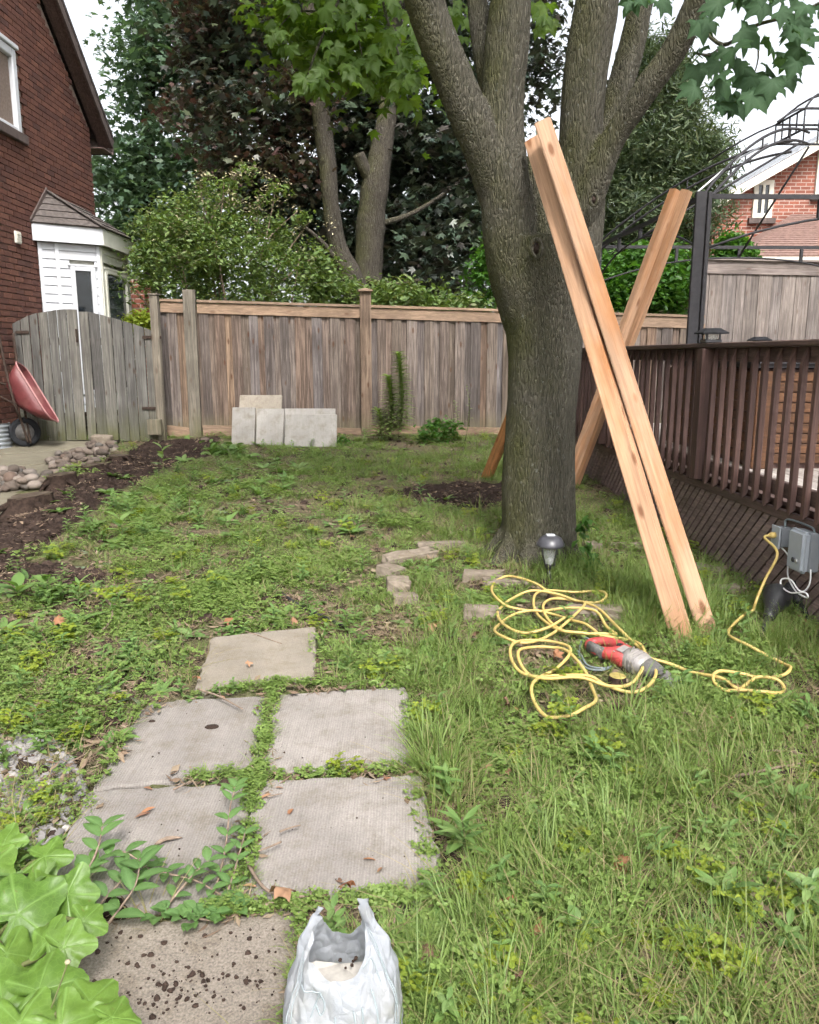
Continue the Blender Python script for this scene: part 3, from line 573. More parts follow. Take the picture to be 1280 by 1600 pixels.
def leaf_gate(us, tops, lab, hinges, Y=GY):
    r_ = empty('garden_gate', (P(us[0], 690, Y).x, Y, gz_b))
    for i in range(len(us) - 1):
        x0, x1 = P(us[i], 600, Y).x + 0.004, P(us[i + 1], 600, Y).x - 0.004 - random.random() * 0.006
        z0 = gz_b + random.uniform(0.0, 0.03) ; za, zb = P(us[i], tops[i], Y).z, P(us[i + 1], tops[i + 1], Y).z; y0 = Y - 0.012 + random.uniform(-0.004, 0.004); mb = MB(); sk = random.uniform(-0.006, 0.006)
        poly = [(x0 + sk, y0, z0), (x1 + sk, y0, z0), (x1, y0, zb), (x0, y0, za)]; mb.prism(poly, (0, 0.02, 0)); mb.build('board', M['gate'], r_, bevel=0.002)
    xa, xb = P(us[0], 600, Y).x, P(us[-1], 600, Y).x
    for z in (gz_b + 0.25, gz_b + 1.25):
        mb = MB(); mb.ab(xa + 0.03, xb - 0.03, Y + 0.016, Y + 0.05, z, z + 0.09); mb.build('rail', M['gate_post'], r_)
    mb = MB(); mb.bar((xa + 0.06, Y + 0.033, gz_b + 0.33), (xb - 0.06, Y + 0.033, gz_b + 1.26), 0.03, 0.08); mb.build('brace', M['gate_post'], r_)
    for (hx0, hx1, hv) in hinges:
        a = P(hx0, hv, Y - 0.03); b = P(hx1, hv, Y - 0.03); mb = MB(); mb.ab(min(a.x, b.x), max(a.x, b.x), Y - 0.032, Y - 0.025, a.z - 0.02, a.z + 0.02); mb.build('hinge', M['rust'], r_, bevel=0.002)
    tag(r_, lab, 'gate', 'double garden gate'); return r_
uL = [28, 41, 55, 69, 84, 98, 113, 130]; tL = [506, 500, 493, 489, 487, 484, 483, 483.5]
leaf_gate(uL, tL, 'grey arched gate leaf beside the brick wall behind the wheelbarrow', [(24, 45, 519), (26, 44, 655)])
uR = [132, 146.5, 163, 181, 198, 214, 231, 248]; tR = [487, 487, 491, 496, 501, 506, 512, 519]
leaf_gate(uR, tR, 'greenish arched gate leaf hinged next to the brown fence', [(222, 252, 527), (222, 252, 638)])
o = MB().ab(P(121, 516, GY).x - 0.012, P(121, 516, GY).x + 0.012, GY - 0.05, GY - 0.022, P(121, 535, GY).z, P(121, 514, GY).z).build('latch', M['rust'], bpy.data.objects['garden_gate'], bevel=0.003)
mb = MB(); q = P(243, 672, 10.4); mb.ab(q.x - 0.09, q.x + 0.09, 10.35, 10.42, q.z - 0.06, q.z + 0.14); tag(mb.build('timber_offcut', M['gate_post'], bevel=0.006), 'short stub of timber standing at the foot of the greenish gate leaf', 'timber')

# ================================================================ BACK FENCE
def fy(u): return 10.95 + (u - 262) / 800 * 0.75
def FP(u, v): return P(u, v, fy(u))
fence = empty('wooden_fence', FP(520, 684)); tag(fence, 'brown board fence with capped rail across the back of the yard', 'fence')
def ftop(u): return 467 + (u - 262) * 0.031
d_f = (FP(900, 600) - FP(262, 600)); d_f.z = 0; d_f.normalize(); n_f = Vector((d_f.y, -d_f.x, 0))
us = [257.5]
i = 0
while us[-1] < 1092:
    us.append(us[-1] + (random.uniform(13.5, 16.5) if i % 2 else random.uniform(8, 11.5))); i += 1
for i in range(len(us) - 1):
    a, b = FP(us[i], 600), FP(us[i + 1], 600); zb = float(FP(us[i], 668).z) if us[i] < 330 else FP(us[i], 672).z
    zt = FP(us[i], ftop(us[i]) + 14).z; L = (b - a).length; wide = i % 2 == 1
    m_ = (a + b) / 2; m_.z = (zb + zt) / 2; mb = MB(); tilt = random.uniform(-0.004, 0.004)
    mb.box(m_ + n_f * (0.010 if wide else -0.014), d_f * (L / 2 + (-0.001 if wide else 0.02)), n_f * 0.008, Vector((tilt, 0, (zt - zb) / 2))); mb.build('board', M['fence'], fence, bevel=0.0015)
posts = [(307, 453, 676, 9.0), (573, 456, 688, 8.5), (838, 464, 690, 8.5)]
ends = [258, 300, 314, 566, 580, 831, 846, 1092]
for k in range(0, 8, 2):
    a, b = ends[k], ends[k + 1]
    for (va, vb, th, off, nm) in ((0, 4, 0.11, 0.0, 'cap_rail'), (5, 21, 0.02, 0.022, 'top_rail'), (None, None, 0.03, 0.018, 'bottom_rail')):
        if va is None:
            za0, za1 = FP(a, 677).z - 0.03, FP(a, 664).z; zb0, zb1 = FP(b, 682).z - 0.03, FP(b, 669).z
        else: za1, za0, zb1, zb0 = FP(a, ftop(a) + va).z, FP(a, ftop(a) + vb).z, FP(b, ftop(b) + va).z, FP(b, ftop(b) + vb).z
        pa, pb = FP(a, 600), FP(b, 600); mb = MB()
        q = [Vector((pa.x, pa.y, za0)), Vector((pb.x, pb.y, zb0)), Vector((pb.x, pb.y, zb1)), Vector((pa.x, pa.y, za1))]
        mb.prism([x + n_f * (off + th / 2) for x in q], -n_f * th); mb.build(nm, M['fence_x'], fence, bevel=0.002)
for (u, vt, vb, hw) in posts:
    p = FP(u, vb); zt = FP(u, vt).z; wd = hw * fy(u) / 1250; po = empty('post', (p.x, p.y, p.z), fence)
    mb = MB(); mb.box(Vector((p.x, p.y, (zt + p.z - 0.1) / 2)) + n_f * 0.035, d_f * wd, n_f * 0.047, Vector((0, 0, (zt - p.z + 0.1) / 2))); mb.build('shaft', M['gate_post'] if u < 320 else M['fence'], po, bevel=0.004)
    if u > 320:
        c0 = Vector((p.x, p.y, zt)) + n_f * 0.035; k = wd + 0.02; mb = MB(); q = [c0 + d_f * sx * k + n_f * sy * k for sx, sy in ((-1, -1), (1, -1), (1, 1), (-1, 1))]
        mb.add(q + [x + Vector((0, 0, 0.02)) for x in q] + [c0 + Vector((0, 0, 0.05))], [(3, 2, 1, 0), (0, 1, 5, 4), (1, 2, 6, 5), (2, 3, 7, 6), (3, 0, 4, 7), (4, 5, 8), (5, 6, 8), (6, 7, 8), (7, 4, 8)]); mb.build('cap', M['fence_x'], po)
# tall grey fence section
TY = 11.9
tf = empty('wooden_fence', P(1180, 560, TY)); tag(tf, 'taller grey board fence section behind the dark gazebo post', 'fence')
us = [1090]; i = 0
while us[-1] < 1480: us.append(us[-1] + (random.uniform(20, 23) if i % 3 else random.uniform(13, 16))); i += 1
for i in range(len(us) - 1):
    x0, x1 = P(us[i], 500, TY).x, P(us[i + 1], 500, TY).x; mb = MB(); zt = P(us[i], 424 + (us[i] - 1090) * 0.02, TY).z
    mb.ab(x0 + 0.002, x1 - 0.003, TY - 0.01 + random.uniform(-0.004, 0.004), TY + 0.01, 0.45, zt); mb.build('board', M['tall_fence'], tf, bevel=0.002)
mb = MB(); q = [P(1090, 427, TY - 0.02), P(1480, 435, TY - 0.02), P(1480, 414, TY - 0.02), P(1090, 406, TY - 0.02)]; mb.prism([x + Vector((0, -0.012, 0)) for x in q], (0, 0.022, 0)); mb.build('top_rail', M['tall_fence_x'], tf, bevel=0.002)
mb = MB(); a, b = P(1088, 405, TY), P(1480, 413, TY); mb.bar(a, b, 0.14, 0.03); mb.build('cap_rail', M['tall_fence_x'], tf, bevel=0.003)
po = empty('post', P(1085, 560, TY - 0.1), tf); a, b = P(1079, 500, TY - 0.1), P(1091, 500, TY - 0.1); mb = MB(); mb.ab(a.x, b.x, TY - 0.16, TY - 0.05, 0.4, P(1085, 394, TY - 0.1).z); mb.build('shaft', M['tall_fence'], po, bevel=0.004)
mb = MB(); zc = P(1085, 393, TY - 0.1).z; mb.ab(a.x - 0.03, b.x + 0.03, TY - 0.19, TY - 0.02, zc, zc + 0.03); mb.build('cap', M['tall_fence_x'], po, bevel=0.008)

# ================================================================ DECK
DP = G(1099, 863); DS = -0.066
dl = Vector((DS, 1, 0)).normalized(); dn = Vector((-dl.y, dl.x, 0))      # along the edge (away), outward (towards lawn)
DZ = P(1110, 745, DP.y).z
RZ = P(1110, 536, DP.y).z
def D(y, out=0.0, z=0.0):                    # point on the deck edge plane at depth y
    return Vector((DP.x + DS * (y - DP.y), y, z)) + dn * out
def LP(u, v, out=0.0): return RP(u, v, DP + dn * out, dn)
YN, YF = 1.4, 9.7
deck = empty('deck', D(6, 0, 0.2)); tag(deck, 'dark brown raised deck with baluster railing and lattice skirt', 'deck')
for k in range(30):                          # deck boards run along the edge
    mb = MB(); o0 = -0.02 - k * 0.145; a, b = D(YN, o0 - 0.07, DZ - 0.016), D(YF, o0 - 0.07, DZ - 0.016); mb.bar(a, b, 0.138, 0.03); mb.build('deck_board', M['deckboard'] if k else M['deck_y'], deck, bevel=0.003)
mb = MB(); mb.bar(D(YN, 0.012, DZ - 0.062), D(YF, 0.012, DZ - 0.062), 0.035, 0.055); mb.build('fascia', M['deck_y'], deck, bevel=0.004)
mb = MB(); mb.bar(D(YN, -0.10, DZ - 0.16), D(YF, -0.10, DZ - 0.16), 0.04, 0.24); mb.build('joist', M['deck'], deck)
mb = MB(); q = D(YF, -2.1, 0.4); mb.bar(D(YF, 0.0, DZ - 0.25), D(YF, -4.3, DZ - 0.25), 0.03, 0.48); mb.build('end_skirt', M['deck'], deck)
for y in (3.0, 4.9, DP.y + 1.55, 8.9):
    mb = MB(); zb = float(gz(DP.x, y)); a = D(y, -0.03, 0); mb.box(a + Vector((0, 0, (zb - 0.1 + DZ - 0.18) / 2)), dn * 0.02, dl * 0.045, Vector((0, 0, (DZ - 0.18 - zb + 0.1) / 2))); mb.build('skirt_post', M['deck'], deck)
lat = empty('lattice_skirt', D(6, 0, 0.2), deck)
pit = 0.083; zt = DZ - 0.085
def slat(y, sgn, out, mat):
    zb = float(gz(DP.x, y)) - 0.06; H = zt - zb; wd, th = 0.0262, 0.004
    a = D(y, out, zb); b = D(y + sgn * H, out, zt); 
    if b.y < YN or b.y > YF or a.y < YN or a.y > YF: return
    ext = 0.0; mb = MB(); mb.box((a + b) / 2, dl * wd * 1.28, dn * th, (b - a) / 2); o = mb.build('slat', mat, lat)
y = YN
while y < YF + 0.8:
    slat(y, -1, 0.008, M['lattice']); y += pit
y = YN - 0.8
while y < YF:
    slat(y, 1, -0.004, M['lattice']); y += pit
# railing
rail = empty('railing', D(6, 0, DZ), deck)
PY = LP(1108, 640).y
mb = MB(); mb.bar(D(YN, 0.0, RZ - 0.015), D(YF, 0.0, RZ - 0.015), 0.14, 0.032); mb.build('top_rail', M['deck_y'], rail, bevel=0.006)
mb = MB(); mb.bar(D(YN, -0.01, RZ - 0.075), D(YF, -0.01, RZ - 0.075), 0.036, 0.085); mb.build('upper_rail', M['deck_y'], rail, bevel=0.004)
mb = MB(); mb.bar(D(YN, -0.01, DZ + 0.07), D(YF, -0.01, DZ + 0.07), 0.036, 0.085); mb.build('lower_rail', M['deck_y'], rail, bevel=0.004)
for y in (PY - 2.25, PY, PY + 2.2, YF - 0.05):
    mb = MB(); a = D(y, 0.045, 0); mb.box(a + Vector((0, 0, (DZ - 0.02 + RZ - 0.035) / 2)), dn * 0.045, dl * 0.045, Vector((0, 0, (RZ - 0.015 - DZ) / 2))); mb.build('post', M['deck'], rail, bevel=0.004)
bal = MB(); h = RZ - 0.036 - (DZ - 0.045); hw = 0.0165
prof = [(-hw, 0.03), (hw, 0.0), (hw, h - 0.09), (-hw + 0.004, h), (-hw, h)]      # (out, z): bevelled foot, sloped head
bal.prism([dn * a - dl * hw + Vector((0, 0, z)) for a, z in prof], dl * hw * 2)
balm = bal.mesh('baluster', bevel=0.003); balm.materials.append(M['deck']); wr = wloc(rail)
y = YN + 0.05
while y < YF:
    if min(abs(y - py) for py in (PY - 2.25, PY, PY + 2.2)) > 0.075:
        o = link('baluster', balm, rail); o.location = D(y, 0.03, DZ - 0.045) - wr; o.rotation_euler = (0, random.uniform(-0.006, 0.006), 0)
    y += 0.134
# far side of the deck: opposite railing is hidden behind the tub; one post carries a second lamp
mb = MB(); q = P(1186, 560, 8.6); mb.ab(q.x - 0.045, q.x + 0.045, 8.55, 8.65, DZ - 0.02, P(1186, 542, 8.6).z); mb.build('far_post', M['deck'], deck, bevel=0.004)
def cap_lamp(c, s, lab):
    r_ = empty('post_lamp', c); mb = MB(); k = s
    mb.ab(c.x - 0.55 * k, c.x + 0.55 * k, c.y - 0.55 * k, c.y + 0.55 * k, c.z + 0.001, c.z + 0.22 * k); mb.build('base', M['black'], r_, bevel=0.004)
    for sx in (-1, 1):
        for sy in (-1, 1):
            mb = MB(); mb.ab(c.x + sx * 0.42 * k - 0.05 * k, c.x + sx * 0.42 * k + 0.05 * k, c.y + sy * 0.42 * k - 0.05 * k, c.y + sy * 0.42 * k + 0.05 * k, c.z + 0.22 * k, c.z + 0.58 * k); mb.build('corner_bar', M['black'], r_)
    mb = MB(); mb.ab(c.x - 0.34 * k, c.x + 0.34 * k, c.y - 0.34 * k, c.y + 0.34 * k, c.z + 0.22 * k, c.z + 0.58 * k); mb.build('lens', M['lens'], r_)
    q = 0.86 * k; z1, z2, z3 = c.z + 0.58 * k, c.z + 0.66 * k, c.z + 0.95 * k; i_ = 0.42 * k; mb = MB()
    vs_ = [(c.x + a * q, c.y + b * q, z) for z in (z1, z2) for a, b in ((-1, -1), (1, -1), (1, 1), (-1, 1))] + [(c.x + a * i_, c.y + b * i_, z3) for a, b in ((-1, -1), (1, -1), (1, 1), (-1, 1))]
    fs = [(3, 2, 1, 0), (8, 9, 10, 11)] + [(r0 + i, r0 + (i + 1) % 4, r0 + 4 + (i + 1) % 4, r0 + 4 + i) for r0 in (0, 4) for i in range(4)]
    mb.add(vs_, fs); mb.build('hood', M['hood'], r_); tag(r_, lab, 'lamp', 'solar post cap lamps')
t = NT('clear_lens'); t.b.inputs['Transmission Weight'].default_value = 0.75; M['lens'] = t.fin((0.75, 0.78, 0.76), 0.12, 0.5)
cap_lamp(D(PY, 0.02, RZ + 0.002), 0.10, 'black square solar lamp on the dark railing post')
q = P(1186, 542, 8.6); cap_lamp(Vector((q.x, 8.6, q.z)), 0.11, 'small black post lamp peeking above the rail behind the tub')
# panelled tub on the deck
HX0, HY0 = P(1182, 650, 5.75).x, 5.75
tub = empty('hot_tub', (HX0 + 0.95, HY0 + 0.95, DZ)); HT = P(1200, 575, 5.75).z
tag(tub, 'orange brown panelled hot tub with dark cover behind the railing', 'hot tub')
for k in range(9):
    z0 = DZ + 0.04 + k * (HT - DZ - 0.06) / 9; z1 = z0 + (HT - DZ - 0.06) / 9 - 0.008
    for (x0, x1, y0, y1) in ((HX0 + 0.14, HX0 + 1.8, HY0, HY0 + 0.03), (HX0, HX0 + 0.03, HY0 + 0.14, HY0 + 1.8)):
        mb = MB(); mb.ab(x0, x1, y0, y1, z0, z1); mb.build('panel_board', M['tubwood'], tub, bevel=0.003)
mb = MB(); mb.ab(HX0 + 0.031, HX0 + 1.86, HY0 + 0.031, HY0 + 1.86, DZ, HT - 0.01); mb.build('core', M['deck'], tub)
for (x0, x1, y0, y1) in ((HX0 - 0.015, HX0 + 0.14, HY0 - 0.015, HY0 + 0.14), (HX0 + 1.8, HX0 + 1.95, HY0 - 0.015, HY0 + 0.14), (HX0 - 0.015, HX0 + 0.14, HY0 + 1.8, HY0 + 1.95)):
    mb = MB(); mb.ab(x0, x1, y0, y1, DZ + 0.001, HT - 0.02); mb.build('corner_trim', M['tubwood'], tub, bevel=0.006)
mb = MB(); mb.ab(HX0 - 0.06, HX0 + 1.99, HY0 - 0.06, HY0 + 1.99, HT, HT + 0.11); mb.build('cover', M['blackmetal'], tub, bevel=0.03, seg=2)

# ================================================================ GAZEBO FRAME
GA = P(1101, 303, 7.5); GZt = GA.z
gdx = Vector((1, 0.03, 0)).normalized(); gdy = Vector((-0.055, 1, 0)).normalized()
GWd, GDp = 3.75, 3.35
gA = Vector((GA.x, 7.5, 0)); gB = gA + gdy * GDp; gD = gA + gdx * GWd; gC = gB + gdx * GWd
gc = (gA + gC) / 2; crown_z = P(1275, 214, gc.y).z
gaz = empty('gazebo_frame', (gc.x, gc.y, DZ)); tag(gaz, 'dark metal gazebo frame with bare curved roof ribs, no canopy', 'gazebo')
for q in (gA, gB, gC, gD):
    po = empty('post', (q.x, q.y, DZ), gaz); mb = MB(); mb.ab(q.x - 0.075, q.x + 0.02, q.y - 0.02, q.y + 0.02, DZ, GZt + 0.02); mb.build('shaft', M['blackmetal'], po, bevel=0.004)
    mb = MB(); mb.ab(q.x + 0.025, q.x + 0.062, q.y - 0.035, q.y + 0.06, DZ, GZt + 0.015); mb.build('shaft', M['blackmetal'], po, bevel=0.004)
def zed(p, z): return Vector((p.x, p.y, z))
for a, b in ((gA, gB), (gB, gC), (gC, gD), (gD, gA)):
    mb = MB(); mb.bar(zed(a, GZt - 0.02), zed(b, GZt - 0.02), 0.03, 0.04); mb.build('beam', M['blackmetal'], gaz)
    pts = []
    for k in range(17):
        f = k / 16; pts.append(zed(a.lerp(b, f), GZt - 0.48 + 0.33 * (1 - abs(2 * f - 1) ** 2.2)))
    mb = MB(); mb.tube(pts, 0.011, 6); mb.build('arch', M['blackmetal'], gaz, smooth=True)
    for f in (0.28, 0.5, 0.72):
        z_ = GZt - 0.48 + 0.33 * (1 - abs(2 * f - 1) ** 2.2); p_ = a.lerp(b, f); mb = MB(); mb.bar(zed(p_, z_), zed(p_, GZt - 0.04), 0.035, 0.035); mb.build('strut', M['blackmetal'], gaz)
def rib(a, off, lift):
    pts = []
    for k in range(15):
        f = k / 14; p_ = a.lerp(gc, f * 0.90); z_ = GZt + (crown_z - GZt) * (math.sin(f * math.pi / 2) ** 0.9 if lift else f ** 1.0) + off; pts.append(zed(p_, z_))
    return pts
for q in (gA, gB, gC, gD):
    for off, lf in ((0.0, True), (-0.11, True)):
        mb = MB(); mb.tube(rib(q, off, lf), 0.014, 6); mb.build('rafter', M['blackmetal'], gaz, smooth=True)
    u1, u2 = rib(q, 0.0, True), rib(q, -0.11, True)
    for k in (3, 7, 11): mb = MB(); mb.tube([u2[k], u1[k]], 0.009, 6); mb.build('strut', M['blackmetal'], gaz)
for a, b in ((gA, gB), (gB, gC), (gC, gD), (gD, gA)):
    m_ = (a + b) / 2; mb = MB(); mb.tube([zed(m_, GZt - 0.14), zed(m_.lerp(gc, 0.9), crown_z - 0.06)], 0.012, 6); mb.build('rafter', M['blackmetal'], gaz, smooth=True)
mb = MB(); mb.tube([zed(gA, GZt + 0.01) + Vector((-0.07, 0, 0)), zed(gA.lerp(gc, 0.3), GZt + 0.36) + Vector((-0.10, 0, 0.03)), zed(gA.lerp(gc, 0.55), GZt + 0.62) + Vector((-0.06, 0, 0.03))], 0.010, 6); mb.build('silver_rod', M['silver'], gaz, smooth=True)
# upper tier
hub = [gc + gdx * a * 0.32 + gdy * b * 0.30 for a, b in ((-1, -1), (1, -1), (1, 1), (-1, 1))]
for i in range(4):
    a, b = hub[i], hub[(i + 1) % 4]
    for z_ in (crown_z, crown_z + 0.20): mb = MB(); mb.tube([zed(a, z_), zed(b, z_)], 0.013, 6); mb.build('crown_ring', M['blackmetal'], gaz)
    for f in (0.0, 0.25, 0.5, 0.75): p_ = a.lerp(b, f); mb = MB(); mb.tube([zed(p_, crown_z), zed(p_, crown_z + 0.2)], 0.009, 6); mb.build('crown_bar', M['blackmetal'], gaz)
    pts = [zed(a.lerp(gc, f), crown_z + 0.2 + 0.22 * math.sin(f * math.pi / 2)) for f in (0, .25, .5, .75, 1)]; mb = MB(); mb.tube(pts, 0.011, 6); mb.build('crown_rib', M['blackmetal'], gaz, smooth=True)
    pts = [zed(gc.lerp(a, 1 + f * 1.6), crown_z + 0.20 - 0.26 * f ** 1.3) for f in (0, .25, .5, .75, 1)]; mb = MB(); mb.tube(pts, 0.010, 6); mb.build('crown_rib', M['blackmetal'], gaz, smooth=True)

# ================================================================ RIGHT BRICK HOUSE
t = NT('far_brick'); v = t.coord(jit=False); bt = t.n('TexBrick'); mp = t.n('Mapping'); mp.inputs['Rotation'].default_value = (R(90), 0, 0); t.l(v, mp.inputs[0]); t.l(mp.outputs[0], bt.inputs[0])
bt.inputs['Scale'].default_value = 1.0; bt.inputs['Brick Width'].default_value = 0.23; bt.inputs['Row Height'].default_value = 0.078; bt.inputs['Mortar Size'].default_value = 0.009; bt.inputs['Bias'].default_value = 0.0
for k, cc in (('Color1', (0.30, 0.105, 0.07)), ('Color2', (0.20, 0.075, 0.055)), ('Mortar', (0.36, 0.29, 0.25))): bt.inputs[k].default_value = (*cc, 1)
c = t.mix(0.5, bt.outputs[0], t.ramp(t.noise(v, 4, 5), [(0.3, 0.7), (0.7, 1.3)]), 'MULTIPLY'); bu = t.n('Bump'); bu.invert = True; bu.inputs['Strength'].default_value = 0.4; bu.inputs['Distance'].default_value = 0.01; t.l(bt.outputs['Fac'], bu.inputs['Height']); t.l(bu.outputs[0], t.b.inputs['Normal'])
M['far_brick'] = t.fin(c, 0.9, 0.2)
HY = 19.0
rh = empty('brick_house', P(1200, 470, HY)); tag(rh, 'red brick neighbouring house with white gable eave beyond the tall fence', 'house')
x0 = P(1111, 400, HY).x; ez = P(1108, 312, HY).z; gs = 0.56
mb = MB(); wpoly = [(x0, HY, 0.4), (x0 + 7.5, HY, 0.4), (x0 + 7.5, HY, ez - 0.15 + 4.0 * 0.0 + gs * 3.75 - gs * 3.75), (x0 + 3.75, HY, ez - 0.15 + gs * 3.75), (x0, HY, ez - 0.15)]
mb.prism(wpoly, (0, 8, 0)); mb.build('wall', M['far_brick'], rh)
M['roof_red'] = plain('brown_red_shingle', (0.21, 0.135, 0.115), 0.9, 0.2, 0, 0.3, 14, 0.4)
rr = empty('roof', (x0, HY, ez), rh)
e0, e1 = Vector((x0 - 0.45, HY - 0.35, ez - gs * 0.45)), Vector((x0 + 3.75, HY - 0.35, ez + gs * 3.75)); up = Vector((-gs, 0, 1)).normalized()
mb = MB(); mb.prism([e0 + up * 0.02, e1 + up * 0.02, e1 + up * 0.02 + Vector((0, 9, 0)), e0 + up * 0.02 + Vector((0, 9, 0))], up * 0.06); mb.build('shingle_slope', M['white_roof'] if 'white_roof' in M else plain('pale_roof_sheet', (0.26, 0.275, 0.30), 0.7), rr)
e2 = Vector((x0 + 7.95, HY - 0.35, ez - gs * 0.45)); mb = MB(); up2 = Vector((gs, 0, 1)).normalized(); mb.prism([e2 + up2 * 0.02, e1 + up2 * 0.02, e1 + up2 * 0.02 + Vector((0, 9, 0)), e2 + up2 * 0.02 + Vector((0, 9, 0))], up2 * 0.06); mb.build('shingle_slope', M['roof_red'], rr)
mb = MB(); mb.prism([e0 - up * 0.16, e1 - up * 0.16, e1 + up * 0.01, e0 + up * 0.01], (0, -0.03, 0)); mb.build('barge_board', M['cream'], rr)
mb = MB(); mb.prism([e0 - up * 0.13 , e1 - up * 0.13, e1 - up * 0.13 + Vector((0, 0.36, 0)), e0 - up * 0.13 + Vector((0, 0.36, 0))], up * 0.02); mb.build('soffit', M['white'], rr)
def win_far(u0, u1, v0, v1, parent, Y):
    wo = empty('window', P((u0 + u1) / 2, v1, Y), parent); a, b = P(u0, v1, Y), P(u1, v0, Y); f = 0.10
    for (xa, xb, za, zb) in ((a.x, a.x + f, a.z, b.z), (b.x - f, b.x, a.z, b.z), (a.x + f, b.x - f, b.z - f, b.z), (a.x + f, b.x - f, a.z, a.z + f), ((a.x + b.x) / 2 - 0.03, (a.x + b.x) / 2 + 0.03, a.z + f, b.z - f)):
        mb = MB(); mb.ab(xa, xb, Y - 0.06, Y + 0.02, za, zb); mb.build('frame', M['cream'], wo)
    mb = MB(); mb.ab(a.x + f, b.x - f, Y - 0.03, Y - 0.01, a.z + f, b.z - f); mb.build('pane', M['glass'], wo)
    mb = MB(); mb.ab(a.x - 0.08, b.x + 0.08, Y - 0.10, Y, a.z - 0.12, a.z - 0.002); mb.build('sill', M['fascia_dark'], wo)
win_far(1174, 1209, 282, 341, rh, HY); win_far(1272, 1330, 232, 305, rh, HY)
# low hipped extension
ex0, ex1, ey = P(1160, 405, 16.5), P(1500, 405, 16.5), 16.5
ext = empty('extension', (ex0.x, ey, 0.4), rh); ezv = P(1165, 401, ey).z; mb = MB(); mb.ab(ex0.x + 0.3, ex1.x, ey + 0.35, HY - 0.02, 0.4, ezv); mb.build('wall', M['cream'], ext)
a, b = Vector((ex0.x, ey, ezv)), Vector((ex1.x, ey, ezv)); tz = P(1280, 336, HY).z; c1, d1 = Vector((ex1.x, HY - 0.01, tz)), Vector((P(1236, 340, HY).x, HY - 0.01, tz)); e1 = Vector((ex0.x, HY - 0.01, ezv))
for k in range(20):
    f0, f1 = k / 20, (k + 1) / 20; up = Vector((0, -0.4, 1)).normalized()
    mb = MB(); mb.prism([a.lerp(d1, f0) + up * 0.04, b.lerp(c1, f0) + up * 0.04, b.lerp(c1, f1) + up * 0.022, a.lerp(d1, f1) + up * 0.022], -up * 0.04); mb.build('shingle_course', M['roof_red'], ext)
mb = MB(); mb.add([a, d1, e1], [(0, 1, 2)]); mb.prism([a + Vector((0, 0, -0.03)), d1 + Vector((0, 0, -0.03)), e1 + Vector((0, 0, -0.03))], (0, 0, 0.02)); mb.build('hip_slope', M['roof_red'], ext)
mb = MB(); mb.bar(a + Vector((0, -0.02, -0.07)), b + Vector((0, -0.02, -0.07)), 0.04, 0.13); mb.build('fascia', M['cream'], ext)
mb = MB(); mb.bar(a + Vector((0, 0, -0.07)), e1 + Vector((0, 0, -0.07)), 0.04, 0.13); mb.build('fascia', M['cream'], ext)
# little brick pier seen between bay window and shrub
mb = MB(); q = P(210, 470, 14.2); mb.ab(q.x - 0.16, q.x + 0.2, 14.1, 14.5, 0.4, P(210, 437, 14.2).z); tag(mb.build('brick_pier', M['far_brick']), 'narrow brick pier showing between the bay window and the shrub', 'pier')

# ================================================================ FOLIAGE TOOLS
def rand_rot(n, up_bias=0.5):
    nrm = rng.normal(size=(n, 3)); nrm /= np.linalg.norm(nrm, axis=1, keepdims=True)
    nrm[:, 2] = np.abs(nrm[:, 2]) + up_bias; nrm /= np.linalg.norm(nrm, axis=1, keepdims=True)
    t_ = rng.normal(size=(n, 3)); t_ -= (t_ * nrm).sum(1, keepdims=True) * nrm; t_ /= np.linalg.norm(t_, axis=1, keepdims=True)
    b_ = np.cross(nrm, t_); return t_, b_, nrm
def cloud(c, s, V, F, up_bias=0.5, face=None):
    """one leaf template (V,F) at every centre c with size s"""
    n = len(c); t_, b_, nr = rand_rot(n, up_bias)
    if face is not None:
        nr = nr * 0.6 + face * 1.0; nr /= np.linalg.norm(nr, axis=1, keepdims=True)
        t_ -= (t_ * nr).sum(1, keepdims=True) * nr; t_ /= np.linalg.norm(t_, axis=1, keepdims=True); b_ = np.cross(nr, t_)
    V = np.asarray(V, float); s = np.asarray(s)[:, None, None]
    W_ = c[:, None, :] + s * (V[None, :, 0:1] * t_[:, None, :] + V[None, :, 1:2] * b_[:, None, :] + V[None, :, 2:3] * nr[:, None, :])
    F = np.asarray(F); FF = (F[None] + (np.arange(n) * len(V))[:, None, None]).reshape(-1, F.shape[1])
    return W_.reshape(-1, 3), FF
OV_V = [(0, -0.5, 0), (0.25, -0.1, 0.06), (0.2, 0.25, 0.06), (0, 0.55, -0.05), (-0.2, 0.25, 0.06), (-0.25, -0.1, 0.06), (0, 0.05, -0.02)]
OV_F = [(0, 1, 6), (1, 2, 6), (2, 3, 6), (3, 4, 6), (4, 5, 6), (5, 0, 6)]
half = [(-70, .14), (-35, .48), (-12, .72), (2, .62), (14, .58), (25, .76), (38, 1.0), (49, .80), (60, .64), (74, .82), (90, 1.08)]
pol = half + [(180 - a, r) for a, r in reversed(half[:-1])]
MP_V = [(0.5 * r * math.cos(R(a)), 0.5 * r * math.sin(R(a)), -0.20 * r * r + 0.05 * (i % 2) + 0.05 * math.cos(R(a) * 3)) for i, (a, r) in enumerate(pol)] + [(0, 0, 0.02)]
MP_F = [(i, (i + 1) % len(pol), len(pol)) for i in range(len(pol))]
half5 = [(-40, .40), (-10, .70), (10, .42), (38, 1.0), (62, .48), (90, 1.05)]
pol5 = half5 + [(180 - a, r) for a, r in reversed(half5[:-1])]
M5_V = [(0.5 * r * math.cos(R(a)), 0.5 * r * math.sin(R(a)), -0.12 * r * r + 0.06) for a, r in pol5] + [(0, -0.03, 0.03)]
M5_F = [(i, (i + 1) % len(pol5), len(pol5)) for i in range(len(pol5))]
